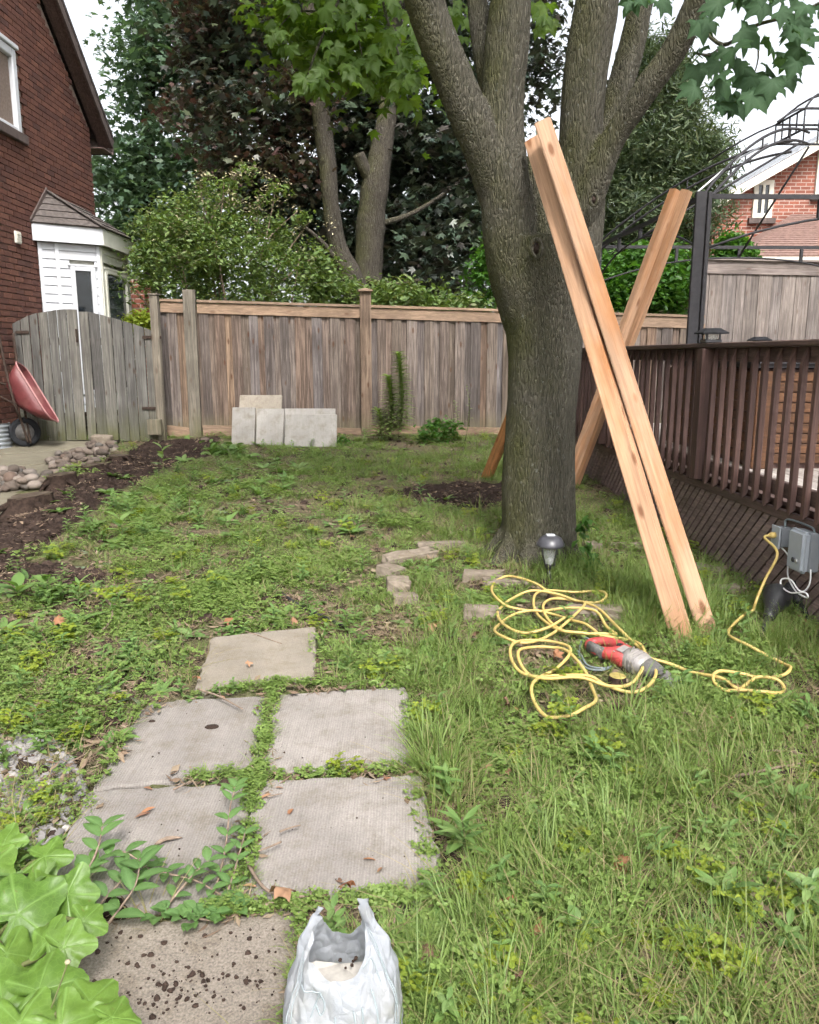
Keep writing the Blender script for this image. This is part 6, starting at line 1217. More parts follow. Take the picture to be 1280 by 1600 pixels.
# ================================================================ LAWN (scattered tufts)
protos = bpy.data.collections.new('lawn_patterns')
def proto(name, mb, mat, smooth=False):
    me = mb.mesh(name, fix=False, smooth=smooth); me.materials.append(mat); o = bpy.data.objects.new(name, me); return o
def blade(mb, base, az, h, w_, lean, curl=0.6):
    d = Vector((math.cos(az), math.sin(az), 0)); s = Vector((-d.y, d.x, 0)); pts = []
    for f in (0, 0.4, 0.75, 1.0):
        pts.append(Vector(base) + d * (lean * h * f + curl * h * f * f * lean) + Vector((0, 0, h * (f - 0.35 * lean * f * f))))
    n = len(mb.v); ws = (w_, w_ * 0.9, w_ * 0.55, 0)
    for p, ww in zip(pts[:-1], ws): mb.v += [p - s * ww / 2, p + s * ww / 2]
    mb.v.append(pts[-1]); mb.f += [(n, n + 1, n + 3, n + 2), (n + 2, n + 3, n + 5, n + 4), (n + 4, n + 5, n + 6)]
def tuft(nb, h0, h1, w_, spread, lean=(0.1, 0.9)):
    mb = MB()
    for _ in range(nb):
        a = random.uniform(0, 6.283); r_ = spread * math.sqrt(random.random()); blade(mb, (math.cos(a) * r_, math.sin(a) * r_, -0.004), a + random.gauss(0, 0.8), random.uniform(h0, h1), w_ * random.uniform(0.7, 1.2), random.uniform(*lean))
    return mb
def oval(mb, base, d, s, L, wd, fold=0.15, droop=0.2, seg=((0, .1), (.25, .8), (.55, 1.0), (.8, .62))):
    """ovate leaf from base along d; s = side vector"""
    base, d, s = Vector(base), Vector(d).normalized(), Vector(s).normalized(); nrm = d.cross(s) * -1
    if nrm.z < 0: nrm = -nrm
    n = len(mb.v)
    for f, k in seg:
        c = base + d * L * f - nrm * droop * L * f * f
        mb.v += [c + s * wd * k / 2 + nrm * fold * wd * k, c, c - s * wd * k / 2 + nrm * fold * wd * k]
    mb.v.append(base + d * L - nrm * droop * L); m = len(seg)
    for i in range(m - 1):
        a = n + 3 * i; mb.f += [(a, a + 1, a + 4, a + 3), (a + 1, a + 2, a + 5, a + 4)]
    a = n + 3 * (m - 1); mb.f += [(a, a + 1, n + 3 * m), (a + 1, a + 2, n + 3 * m)]
def clover_clump(k, rad, h0, h1, ls, three=True):
    mb = MB()
    for _ in range(k):
        a = random.uniform(0, 6.28); r_ = rad * math.sqrt(random.random()); h = random.uniform(h0, h1); c = Vector((math.cos(a) * r_, math.sin(a) * r_, h)); l = ls * random.uniform(0.7, 1.25); a0 = random.uniform(0, 6.28)
        tl = Vector((random.gauss(0, 0.25), random.gauss(0, 0.25), 1)).normalized()
        for j in range(3 if three else 2):
            aj = a0 + j * (2.094 if three else 3.14); d = Vector((math.cos(aj), math.sin(aj), 0.12)); d = (d - tl * d.dot(tl) * 0.8).normalized(); s = tl.cross(d)
            oval(mb, c, d, s, l, l * 0.85, 0.12, 0.15, ((0, .12), (.4, .85), (.8, .95)))
        n = len(mb.v); b = Vector((c.x * 0.7, c.y * 0.7, 0)); mb.v += [b, b + Vector((0.0015, 0, 0)), c]; mb.f.append((n, n + 1, n + 2))
    return mb
def rosette(k, L, wd, up=(0.1, 0.7), droop=0.35):
    mb = MB()
    for j in range(k):
        a = j / k * 6.283 + random.gauss(0, 0.25); e = random.uniform(*up); d = Vector((math.cos(a), math.sin(a), e)); oval(mb, (0, 0, 0.005), d, Vector((-d.y, d.x, 0)), L * random.uniform(0.7, 1.15), wd * random.uniform(0.8, 1.2), 0.12, droop)
    return mb
def leafy_stem(h, pairs, L, wd, up=0.5):
    mb = MB(); 
    for i in range(pairs):
        z = h * (i + 1) / pairs; a0 = i * 1.57 + random.gauss(0, 0.3)
        for j in range(2):
            a = a0 + j * 3.14; d = Vector((math.cos(a), math.sin(a), up)); oval(mb, (0.01 * z, 0, z), d, Vector((-d.y, d.x, 0)), L * random.uniform(0.75, 1.1) * (1.1 - 0.4 * i / pairs), wd * (1.1 - 0.3 * i / pairs), 0.12, 0.3)
    mb.tube([(0, 0, 0), (0.005, 0, h)], [0.0025, 0.0015], 4, False); return mb
def bits(k, rad, L0, L1, wd):                   # straw and crumbs lying flat
    mb = MB()
    for _ in range(k):
        a = random.uniform(0, 6.28); c = Vector((random.gauss(0, rad), random.gauss(0, rad), random.uniform(0.002, 0.014))); L_ = random.uniform(L0, L1); d = Vector((math.cos(a), math.sin(a), random.gauss(0, 0.2))) * L_ / 2; s = Vector((-math.sin(a), math.cos(a), random.gauss(0, 0.3))) * wd * random.uniform(0.5, 1.3) / 2
        n = len(mb.v); mb.v += [c - d, c + s, c + d + Vector((0, 0, 0.004)), c - s]; mb.f += [(n, n + 1, n + 2, n + 3)]
    return mb
def crumb(s, k=1):
    mb = MB(); bm = bmesh.new(); bmesh.ops.create_icosphere(bm, subdivisions=1, radius=s)
    for v_ in bm.verts: v_.co = Vector((v_.co.x * random.uniform(.7, 1.3), v_.co.y * random.uniform(.7, 1.3), v_.co.z * random.uniform(.5, .9)))
    mb.add([v_.co.copy() for v_ in bm.verts], [tuple(v_.index for v_ in f.verts) for f in bm.faces]); bm.free(); return mb
KIND = {}
def multi(fn, k, rad):                           # several plants grown together as one pattern
    mb = MB()
    for j in range(k):
        a = j * 2.4 + random.gauss(0, 0.3); r_ = rad * math.sqrt((j + 0.5) / k); q = fn(); c_, s_ = math.cos(a * 3), math.sin(a * 3); o_ = Vector((math.cos(a) * r_, math.sin(a) * r_, 0)); sc_ = random.uniform(0.75, 1.2)
        mb.add([Vector((p.x * c_ - p.y * s_, p.x * s_ + p.y * c_, p.z)) * sc_ + o_ for p in q.v], q.f)
    return mb
def reg(key, objs): KIND[key] = objs
reg('short', [proto('a', multi(lambda: tuft(13, 0.02, 0.05, 0.0032, 0.03, (0.2, 1.2)), 9, 0.10), M['grass']) for _ in range(5)])
reg('mid', [proto('b', multi(lambda: tuft(15, 0.04, 0.09, 0.0036, 0.04, (0.1, 1.0)), 4, 0.08), M['grass']) for _ in range(4)])
reg('long', [proto('c', tuft(22, 0.09, 0.22, 0.0038, 0.045, (0.1, 0.75)), M['grass']) for _ in range(4)])
reg('dry', [proto('d', tuft(14, 0.05, 0.16, 0.0028, 0.05, (0.3, 1.4)), M['grass_dry']) for _ in range(3)])
reg('clover', [proto('e', clover_clump(80, 0.13, 0.008, 0.042, 0.0115), M['clover']) for _ in range(5)])
reg('chick', [proto('f', clover_clump(105, 0.13, 0.005, 0.032, 0.0095, False), M['clover']) for _ in range(5)])
reg('chick1', [proto('f1', clover_clump(22, 0.05, 0.008, 0.045, 0.013, False), M['clover']) for _ in range(3)]); reg('clover1', [proto('e1', clover_clump(16, 0.05, 0.012, 0.055, 0.016), M['clover']) for _ in range(3)]); reg('short1', [proto('a1', tuft(14, 0.03, 0.07, 0.0032, 0.03, (0.2, 1.1)), M['grass']) for _ in range(3)])
reg('weed', [proto('g', rosette(7, 0.075, 0.028), M['weed']) for _ in range(3)] + [proto('g', leafy_stem(0.09, 5, 0.05, 0.018), M['weed']) for _ in range(2)])
reg('big', [proto('h', rosette(8, 0.15, 0.05, (0.2, 0.9)), M['weed']) for _ in range(2)] + [proto('h', leafy_stem(0.16, 7, 0.085, 0.026), M['weed']) for _ in range(2)])
reg('lime', [proto('i', clover_clump(26, 0.055, 0.02, 0.085, 0.017), M['leaf_lime']) for _ in range(3)])
reg('pale', [proto('j', rosette(7, 0.10, 0.034, (0.02, 0.35)), M['pale_weed']) for _ in range(3)])
reg('litter', [proto('k', bits(9, 0.035, 0.02, 0.07, 0.005), M['litter']) for _ in range(3)] + [proto('k', bits(4, 0.03, 0.02, 0.05, 0.022), M['litter']) for _ in range(3)])
reg('clod', [proto('l', crumb(s), M['clod']) for s in (0.012, 0.02, 0.032)])
reg('gravel', [proto('m', crumb(s), M['gravel']) for s in (0.008, 0.012, 0.016)])
def scatter(name, pts, key, smin, smax, lab, tilt=0.15, cat=None, flat_norm=False):
    n = len(pts)
    if n == 0: return
    objs = KIND[key]; col = bpy.data.collections.new('pattern_' + name)
    for i, o in enumerate(objs):
        if o.name not in col.objects: col.objects.link(o)
    me = bpy.data.meshes.new(name); me.vertices.add(n); me.vertices.foreach_set('co', np.asarray(pts, np.float32).ravel())
    rot = np.stack([rng.normal(0, tilt, n), rng.normal(0, tilt, n), rng.uniform(0, 6.283, n)], -1).astype(np.float32)
    a = me.attributes.new('rot', 'FLOAT_VECTOR', 'POINT'); a.data.foreach_set('vector', rot.ravel())
    a = me.attributes.new('scl', 'FLOAT', 'POINT'); a.data.foreach_set('value', rng.uniform(smin, smax, n).astype(np.float32))
    a = me.attributes.new('pick', 'INT', 'POINT'); a.data.foreach_set('value', rng.integers(0, len(objs), n).astype(np.int32))
    o = link(name, me); ng = bpy.data.node_groups.new(name, 'GeometryNodeTree'); ng.interface.new_socket('Geometry', in_out='INPUT', socket_type='NodeSocketGeometry'); ng.interface.new_socket('Geometry', in_out='OUTPUT', socket_type='NodeSocketGeometry')
    N = ng.nodes; gi, go = N.new('NodeGroupInput'), N.new('NodeGroupOutput'); ip = N.new('GeometryNodeInstanceOnPoints'); ci = N.new('GeometryNodeCollectionInfo'); ci.inputs['Collection'].default_value = col; ci.inputs['Separate Children'].default_value = True; ci.inputs['Reset Children'].default_value = True
    def na(nm, ty):
        x = N.new('GeometryNodeInputNamedAttribute'); x.data_type = ty; x.inputs[0].default_value = nm; return [s for s in x.outputs if s.enabled][0]
    ip.inputs['Pick Instance'].default_value = True; lk = ng.links.new
    lk(gi.outputs[0], ip.inputs['Points']); lk(ci.outputs[0], ip.inputs['Instance']); lk(na('pick', 'INT'), ip.inputs['Instance Index']); lk(na('rot', 'FLOAT_VECTOR'), ip.inputs['Rotation']); lk(na('scl', 'FLOAT'), ip.inputs['Scale']); lk(ip.outputs[0], go.inputs[0])
    md = o.modifiers.new('scatter', 'NODES'); md.node_group = ng; tag(o, lab, cat or 'grass', kind='stuff'); return o
def field(n, ymin=0.9, ymax=11.2, side=0.58):
    """random lawn points, denser near the camera"""
    y = ymin * (ymax / ymin) ** (rng.random(n) ** 0.80); x = rng.uniform(-1, 1, n) * (side * y + 0.35)
    return x, y
def slabmask(x, y):
    u, v = proj(np.stack([x, y, gz(x, y)], -1)); m = np.zeros(len(x), bool)
    for q in SLABS.values(): m |= in_poly(u, v, q)
    return m
CORD = np.array([tuple(p)[:2] for p in spline(cpts[4:], 3)])
def near_cord(x, y, r_=0.07):
    out = np.zeros(len(x), bool); k = np.where((x > CORD[:, 0].min() - 0.2) & (x < CORD[:, 0].max() + 0.2) & (y > CORD[:, 1].min() - 0.2) & (y < CORD[:, 1].max() + 0.2))[0]
    for i in range(0, len(k), 2000):
        j = k[i:i + 2000]; d2 = ((x[j, None] - CORD[None, :, 0]) ** 2 + (y[j, None] - CORD[None, :, 1]) ** 2).min(1); out[j] = d2 < r_ * r_
    return out
def masks(x, y):
    z = gz(x, y); u, v = proj(np.stack([x, y, z], -1)); d = {}
    d['slab'] = np.zeros(len(x), bool)
    for q in SLABS.values(): d['slab'] |= in_poly(u, v, q)
    d['bed'] = in_poly(u, v, BED) | in_poly(u, v, PATCH); d['path'] = in_poly(u, v, PATHR) | ((x < -3.6) & (y < 10.6) & (v < 720)); d['litter'] = in_poly(u, v, LITTER); d['gravel'] = in_poly(u, v, GRAVEL)
    b0 = maple.location; d['tree'] = (x - b0.x) ** 2 + (y - b0.y) ** 2 < 0.30 ** 2
    d['deck'] = x > DP.x + DS * (y - DP.y) - 0.03; d['bag'] = ((x - bc.x) / 0.14) ** 2 + ((y - bc.y) / 0.11) ** 2 < 1
    d['fence'] = y > 10.8; d['house'] = x < WX + 0.1
    d['ok'] = ~(d['slab'] | d['path'] | d['tree'] | d['deck'] | d['bag'] | d['house'])
    return u, v, z, d
def put(name, key, n, prob, smin, smax, lab, tilt=0.15, cat=None, bed=0.0, dz=0.0, slab_ok=False, margin=0.03, cord=1.0):
    x, y = field(n); u, v, z, d = masks(x, y); pr = prob(x, y, u, v, d); pr = np.where(near_cord(x, y), pr * cord, pr)
    for a in range(8):
        xo, yo = x + margin * math.cos(a * 0.785), y + margin * math.sin(a * 0.785); d['ok'] &= ~slabmask(xo, yo)
        if bed < 0.1:
            uo, vo = proj(np.stack([xo, yo, gz(xo, yo)], -1)); pr = np.where(in_poly(uo, vo, BED) | in_poly(uo, vo, PATCH), pr * 0.55, pr); pr = np.where(d['bed'], pr * bed, pr)
    k = (rng.random(n) < pr) & (d['ok'] | (slab_ok & d['slab'] & ~d['bag'])); zz_ = z + dz + np.where(d['slab'], 0.02, 0.0)
    return scatter(name, np.stack([x, y, zz_], -1)[k], key, smin, smax, lab, tilt, cat)
sm = lambda a, b, x: np.clip((x - a) / (b - a), 0, 1)
left = lambda u: 1 - sm(380, 640, u)
patchy = lambda x, y, s, seed, lo=-0.3, hi=0.4: sm(lo, hi, vnoise(x, y, s, seed))
SPOTS = [(640, 985, 95, 32), (170, 950, 120, 30), (560, 838, 85, 18), (480, 945, 85, 25), (960, 880, 60, 20), (110, 1010, 80, 25), (260, 905, 70, 14), (700, 880, 70, 22), (330, 870, 60, 14), (1000, 1390, 60, 30), (880, 1330, 40, 16), (800, 1560, 50, 25), (1130, 1200, 80, 14), (420, 800, 60, 12), (60, 1110, 50, 20)]
def bare(x, y):
    b = np.maximum(sm(0.05, 0.5, vnoise(x, y, 1.1, 11)) * 0.8, sm(0.35, 0.7, vnoise(x, y, 3.3, 21)) * 0.8); u, v = proj(np.stack([x, y, gz(x, y)], -1)); k = 0.6 + 0.6 * sm(-0.3, 0.5, vnoise(x, y, 5.0, 23))
    for (a, c_, ra, rc) in SPOTS: b = np.maximum(b, np.exp(-((u - a) / ra) ** 2 - ((v - c_) / rc) ** 2) * k)
    return np.clip(b, 0, 0.95)
put('short_grass', 'short', 13000, lambda x, y, u, v, d: (0.36 + 0.30 * (1 - left(u)) + 0.10 * sm(4, 8, y)) * (0.30 + 0.70 * patchy(x, y, 2.0, 1)) * (1 - bare(x, y)) * np.where(d['litter'], 0.35, 1) * np.where(d['gravel'], 0.15, 1), 0.7, 1.3, 'short green lawn grass growing over the yard', bed=0.02, margin=0.1, cord=0.8)
put('lawn_grass', 'mid', 12000, lambda x, y, u, v, d: (0.10 + 0.45 * (1 - left(u))) * (0.15 + 0.85 * patchy(x, y, 2.6, 2, -0.1, 0.6)) * (1 - bare(x, y)) * np.where(d['litter'], 0.3, 1) * np.where(d['gravel'], 0.05, 1), 0.7, 1.2, 'medium lawn grass in patches over the yard', bed=0.0, margin=0.1, cord=0.12)
put('long_grass', 'long', 26000, lambda x, y, u, v, d: 0.9 * np.maximum.reduce([np.exp(-((u - 1010) / 110) ** 2 - ((v - 950) / 50) ** 2), 0.8 * np.exp(-((u - 880) / 50) ** 2 - ((v - 905) / 25) ** 2), 0.75 * np.exp(-((u - 672) / 38) ** 2 - ((v - 1225) / 45) ** 2), 0.35 * np.exp(-((u - 1230) / 80) ** 2 - ((v - 1020) / 50) ** 2), 0.22 * np.exp(-((u - 690) / 80) ** 2 - ((v - 1080) / 60) ** 2), 0.5 * np.exp(-((u - 700) / 160) ** 2 - ((v - 735) / 14) ** 2), 0.06 * sm(620, 700, u)]), 0.6, 1.1, 'long grass tufts around the timber feet and the slab corner', bed=0.0, margin=0.03, cord=0.1)
put('dry_grass', 'dry', 30000, lambda x, y, u, v, d: (0.06 + 0.08 * sm(500, 700, u) + 0.5 * np.exp(-((u - 1265) / 40) ** 2 - ((v - 1015) / 30) ** 2) + 0.35 * np.exp(-((u - 680) / 40) ** 2 - ((v - 1235) / 40) ** 2)) * (0.3 + 0.7 * patchy(x, y, 3.1, 5)), 0.6, 1.2, 'thin straw coloured dry grass among the green', bed=0.05, margin=0.03, cord=0.5)
put('clover', 'clover', 13500, lambda x, y, u, v, d: (0.22 + 0.32 * left(u)) * (0.06 + 0.94 * patchy(x, y, 2.2, 7, -0.15, 0.35)) * (1 - bare(x, y)) * np.where(d['litter'], 0.4, 1) * np.where(d['gravel'], 0.2, 1), 0.7, 1.35, 'clover leaves carpeting the lawn', cat='clover', bed=0.03, margin=0.11, cord=0.7)
put('chickweed', 'chick', 13500, lambda x, y, u, v, d: (0.20 + 0.34 * left(u)) * (0.06 + 0.94 * patchy(x, y, 2.5, 9, -0.15, 0.4)) * (1 - 0.8 * bare(x, y)) * np.where(d['gravel'], 0.35, 1), 0.7, 1.4, 'tiny leaved chickweed carpeting the lawn', cat='ground cover', bed=0.03, margin=0.11, cord=0.8)
put('lawn_weeds', 'weed', 16000, lambda x, y, u, v, d: (0.10 + 0.22 * left(u)) * (0.2 + 0.8 * patchy(x, y, 3.0, 13, -0.1, 0.5)), 0.5, 1.3, 'broad leaved lawn weeds among the grass', cat='weeds', bed=0.05)
put('leafy_weeds', 'big', 9000, lambda x, y, u, v, d: np.maximum.reduce([0.55 * np.exp(-((u - 370) / 60) ** 2 - ((v - 735) / 28) ** 2), 0.40 * np.exp(-((u - 230) / 110) ** 2 - ((v - 800) / 50) ** 2), 0.35 * np.exp(-((u - 90) / 60) ** 2 - ((v - 945) / 25) ** 2), 0.010 + 0 * u, 0.25 * np.exp(-((u - 720) / 30) ** 2 - ((v - 1310) / 30) ** 2)]), 0.5, 1.1, 'taller leafy weeds along the bed edge', cat='weeds', bed=0.15)
put('lime_clover', 'lime', 30000, lambda x, y, u, v, d: np.maximum.reduce([0.40 * np.exp(-((u - 1150) / 110) ** 2 - ((v - 1500) / 65) ** 2) * patchy(x, y, 6.0, 15, 0.1, 0.4), 0.08 * np.exp(-((u - 60) / 80) ** 2 - ((v - 1280) / 60) ** 2), 0.012 + 0 * u, 0.25 * np.exp(-((u - 560) / 80) ** 2 - ((v - 1208) / 8) ** 2)]), 0.6, 1.2, 'yellow green wood sorrel clumps in the near lawn', cat='ground cover')
put('wilted_weeds', 'pale', 9000, lambda x, y, u, v, d: np.maximum.reduce([0.25 * np.exp(-((u - 150) / 50) ** 2 - ((v - 1095) / 22) ** 2), 0.20 * np.exp(-((u - 350) / 50) ** 2 - ((v - 760) / 20) ** 2), 0.25 * np.exp(-((u - 110) / 40) ** 2 - ((v - 880) / 15) ** 2), 0.010 * left(u)]), 0.5, 1.0, 'wilted pale pulled weeds lying on the lawn', cat='weeds', bed=0.4)
put('ground_litter', 'litter', 34000, lambda x, y, u, v, d: (0.22 + 0.50 * bare(x, y) + 0.55 * d['litter'] + 0.10 * sm(560, 640, u)) * (0.4 + 0.6 * patchy(x, y, 4.0, 17)), 0.6, 1.3, 'straw and dead leaf crumbs between the grass', 0.1, 'litter', bed=0.6, dz=0.006)
put('soil_clods', 'clod', 60000, lambda x, y, u, v, d: np.where(d['bed'], 0.75, 0.02 + 0.10 * bare(x, y)), 0.4, 1.5, 'dark crumbly soil in the dug bed', 0.5, 'soil', bed=1.0)
put('gravel', 'gravel', 130000, lambda x, y, u, v, d: np.where(d['gravel'], 0.85, 0.0) * (0.35 + 0.65 * patchy(x, y, 5.0, 19)), 0.6, 1.6, 'grey gravel showing through the weeds left of the slabs', 0.6, 'gravel')
# weeds rooted in the joints between the slabs
def along(pts, n, sd):
    out = []
    for _ in range(n):
        i = random.randrange(len(pts) - 1); f = random.random(); u = pts[i][0] + (pts[i + 1][0] - pts[i][0]) * f; v = pts[i][1] + (pts[i + 1][1] - pts[i][1]) * f; p = G(u + random.gauss(0, sd), v + random.gauss(0, sd * 0.5), 0.004); out.append(p)
    return np.array([tuple(p) for p in out])
J = [[(310, 1090), (412, 1080), (520, 1074), (640, 1074)], [(424, 1080), (416, 1140), (404, 1215), (398, 1240)], [(290, 1226), (400, 1218), (520, 1212), (645, 1206)], [(395, 1240), (388, 1330), (372, 1430)], [(330, 1436), (380, 1434), (480, 1425), (600, 1418), (690, 1410)], [(640, 1080), (648, 1200), (662, 1300), (680, 1405)], [(228, 1100), (170, 1200), (120, 1290)], [(470, 1450), (470, 1560), (460, 1640)]]
for key, n, sd, s0, s1, nm, lab in (('chick1', 230, 4, 0.35, 0.8, 'joint_chickweed', 'chickweed filling the joints between the slabs'), ('clover1', 130, 4, 0.4, 0.8, 'joint_clover', 'clover filling the joints between the slabs'), ('short1', 200, 4, 0.4, 0.9, 'joint_grass', 'short grass in the joints between the slabs'), ('litter', 200, 10, 0.5, 1.1, 'joint_litter', 'dead crumbs caught in the slab joints')):
    wts = [0.15, 0.2, 0.15, 0.08, 0.2, 0.12, 0.05, 0.05]
    scatter(nm, np.concatenate([along(j, max(2, int(n * w_)), sd) for j, w_ in zip(J, wts)]), key, s0, s1, lab, 0.15, 'weeds' if key != 'litter' else 'litter')
def GS(u, v, h=0.0):                            # a point lying on the slab tops
    p = G(u, v); p.z = SL * p.y + 0.016 + h; return p
scatter('pad_crumbs', np.array([tuple(GS(random.gauss(290, 60), random.gauss(1550, 22), 0.003)) for _ in range(90)] + [tuple(GS(random.uniform(140, 440), random.uniform(1460, 1600), 0.003)) for _ in range(120)]), 'clod', 0.04, 0.30, 'dark soil crumbs strewn on the concrete pad', 0.5, 'soil')
scatter('slab_crumbs', np.array([tuple(GS(random.uniform(120, 640), random.uniform(1110, 1400), 0.001)) for _ in range(90)]), 'clod', 0.03, 0.14, 'tiny soil specks on the broomed slabs', 0.5, 'soil')

# ================================================================ SINGLE WEEDS AND PLANTS
def ovobj(parent, base, d, s, L_, wd, mat, name='leaf', fold=0.15, droop=0.25):
    mb = MB(); oval(mb, (0, 0, 0), d, s, L_, wd, fold, droop, ((0, .08), (.12, .5), (.3, .9), (.5, 1.0), (.7, .8), (.86, .45))); me = mb.mesh(name, fix=False, smooth=True)
    at = me.attributes.new('vein', 'FLOAT', 'POINT'); vl = np.array([1.0 if (i % 3) == 1 else 0.0 for i in range(len(me.vertices))], np.float32); at.data.foreach_set('value', vl)
    o = link(name, me, parent, mat); o.location = Vector(base) - wloc(parent); return o
def goldenrod(u, v, vt, lab, n=60, L_=0.20, wd=0.045, mat='clover', sway=0.05):
    c = on_ground(P(u, v, 10.55).x, 10.55); hgt = P(u, vt, c.y).z - c.z; r_ = empty('tall_weed', c); mb = MB(); q = [c + Vector((sway * math.sin(f * 3), 0, hgt * f)) for f in np.linspace(0, 1, 8)]; mb.tube(q, np.linspace(0.006, 0.002, 8), 6); mb.build('stem', M['stem'], r_, smooth=True); mb = MB()
    for k in range(n):
        f = 0.12 + 0.88 * k / n; a = k * 2.4; d = Vector((math.cos(a), math.sin(a), 0.35 + 0.5 * f)); p = c + Vector((sway * math.sin(f * 3), 0, hgt * f)); oval(mb, p, d, Vector((-d.y, d.x, 0)), L_ * random.uniform(0.7, 1.1) * (1.15 - 0.6 * f), wd, 0.15, 0.45)
    mb.build('leaves', M[mat], r_, fix=False); tag(r_, lab, 'weed', 'weeds growing against the fence')
goldenrod(622, 690, 552, 'tallest feathery green weed standing against the brown fence', 240)
goldenrod(606, 692, 588, 'shorter feathery weed just left of the tallest one at the fence', 180)
goldenrod(590, 690, 640, 'low feathery weed beside the fence post', 70)
goldenrod(727, 686, 600, 'thin sparse weed stalk by the fence behind the low bush', 16, 0.07, 0.02)
goldenrod(708, 690, 625, 'short leafy weed stalk at the fence next to the low bush', 20, 0.08, 0.03)
def bushy(u, v, lobes, lab, n, per, cr_, size, mat):
    gy_ = min(G(u, v).y, 10.5); r_ = empty('leafy_weed', on_ground(P(u, v, gy_).x, gy_)); tag(r_, lab, 'weed', 'weeds growing against the fence'); pts = clumps(lobes, n, per, cr_, 0.6, 0.3); crown(r_, pts, size, mat, OV_V, OV_F, 0.9, 'leaves')
    for k in range(5):
        q = Vector(pts[rng.integers(len(pts))]); mb = MB(); mb.tube([r_.location + Vector((0, 0, -0.02)), r_.location.lerp(q, 0.6) + Vector((0, 0, 0.04)), q], [0.006, 0.004, 0.002], 5); mb.build('stem', M['stem'], r_)
bushy(692, 692, [lobe(690, 668, 10.4, 34, 16), lobe(670, 678, 10.3, 16, 10)], 'low round leaved bush at the foot of the fence', 26, 22, 0.12, 0.07, M['leaf_bright'])
bushy(535, 694, [lobe(536, 688, 10.3, 12, 8)], 'little dark weed beside the ribbed patio slab', 8, 20, 0.08, 0.05, M['leaf_bright'])
bushy(370, 740, [lobe(345, 720, 9.4, 40, 26), lobe(400, 735, 9.2, 30, 18)], 'clump of tall leafy weeds in front of the leaning slabs', 30, 20, 0.16, 0.11, M['weed'])
# vine at the trunk foot
vn = empty('leafy_vine', G(917, 895)); tag(vn, 'bright green vine climbing at the right side of the trunk foot', 'plant')
vp = spline([G(922, 898), P(920, 875, 4.9), P(914, 850, 4.92), P(905, 822, 4.95), P(915, 812, 4.9)], 5); mb = MB(); mb.tube(vp, 0.004, 5); mb.build('stem', M['stem'], vn)
for i, p in enumerate(vp[1:] * 2):
    d = Vector((random.gauss(0.1, 0.6), -0.7, random.gauss(-0.1, 0.4))).normalized(); ovobj(vn, p + Vector((random.gauss(0, 0.02), -0.01, random.gauss(0, 0.02))), d, d.cross(Vector((0, 0.3, 1))), random.uniform(0.05, 0.085), random.uniform(0.035, 0.05), M['leaf_bright'])
# milkweed-like seedlings in the left foreground of the lawn
def seedling(u, v, vt, n, L_, wd, lab, mat='weed'):
    c = G(u, v); h = P(u, vt, c.y).z - c.z; r_ = empty('leafy_seedling', c); mb = MB(); mb.tube([c, c + Vector((0.01, 0, h * 0.5)), c + Vector((0, 0, h))], [0.004, 0.003, 0.002], 6); mb.build('stem', M['stem'], r_)
    for k in range(n):
        f = 0.35 + 0.65 * k / max(n - 1, 1); a = k * 2.4 + u; d = Vector((math.cos(a), math.sin(a), 0.2 + f * 0.8)); ovobj(r_, c + Vector((0, 0, h * f)), d, Vector((-d.y, d.x, 0)), L_ * random.uniform(0.8, 1.1), wd, M[mat])
    tag(r_, lab, 'plant', 'seedlings in the lawn')
seedling(75, 950, 908, 6, 0.11, 0.05, 'broad leaved seedling standing on the bare patch left of the lawn'); seedling(126, 948, 912, 9, 0.09, 0.02, 'narrow leaved upright seedling beside the curved stick')
seedling(30, 945, 918, 6, 0.15, 0.07, 'wide leaved seedling at the left edge under the soil bed'); seedling(722, 1345, 1285, 14, 0.09, 0.022, 'spiky leaved weed in the lawn right of the large slab'); seedling(1130, 1425, 1392, 9, 0.10, 0.03, 'pointed leaf weed in the near right lawn')
seedling(190, 850, 812, 7, 0.13, 0.06, 'light green large leaved weed in the clover by the bed'); seedling(255, 740, 700, 6, 0.12, 0.06, 'yellowish broad weed at the bed corner'); seedling(900, 1480, 1440, 10, 0.06, 0.035, 'small round leaved weed near the red dead leaf'); seedling(1240, 1275, 1240, 8, 0.06, 0.03, 'oval leaved weed at the right edge of the lawn')
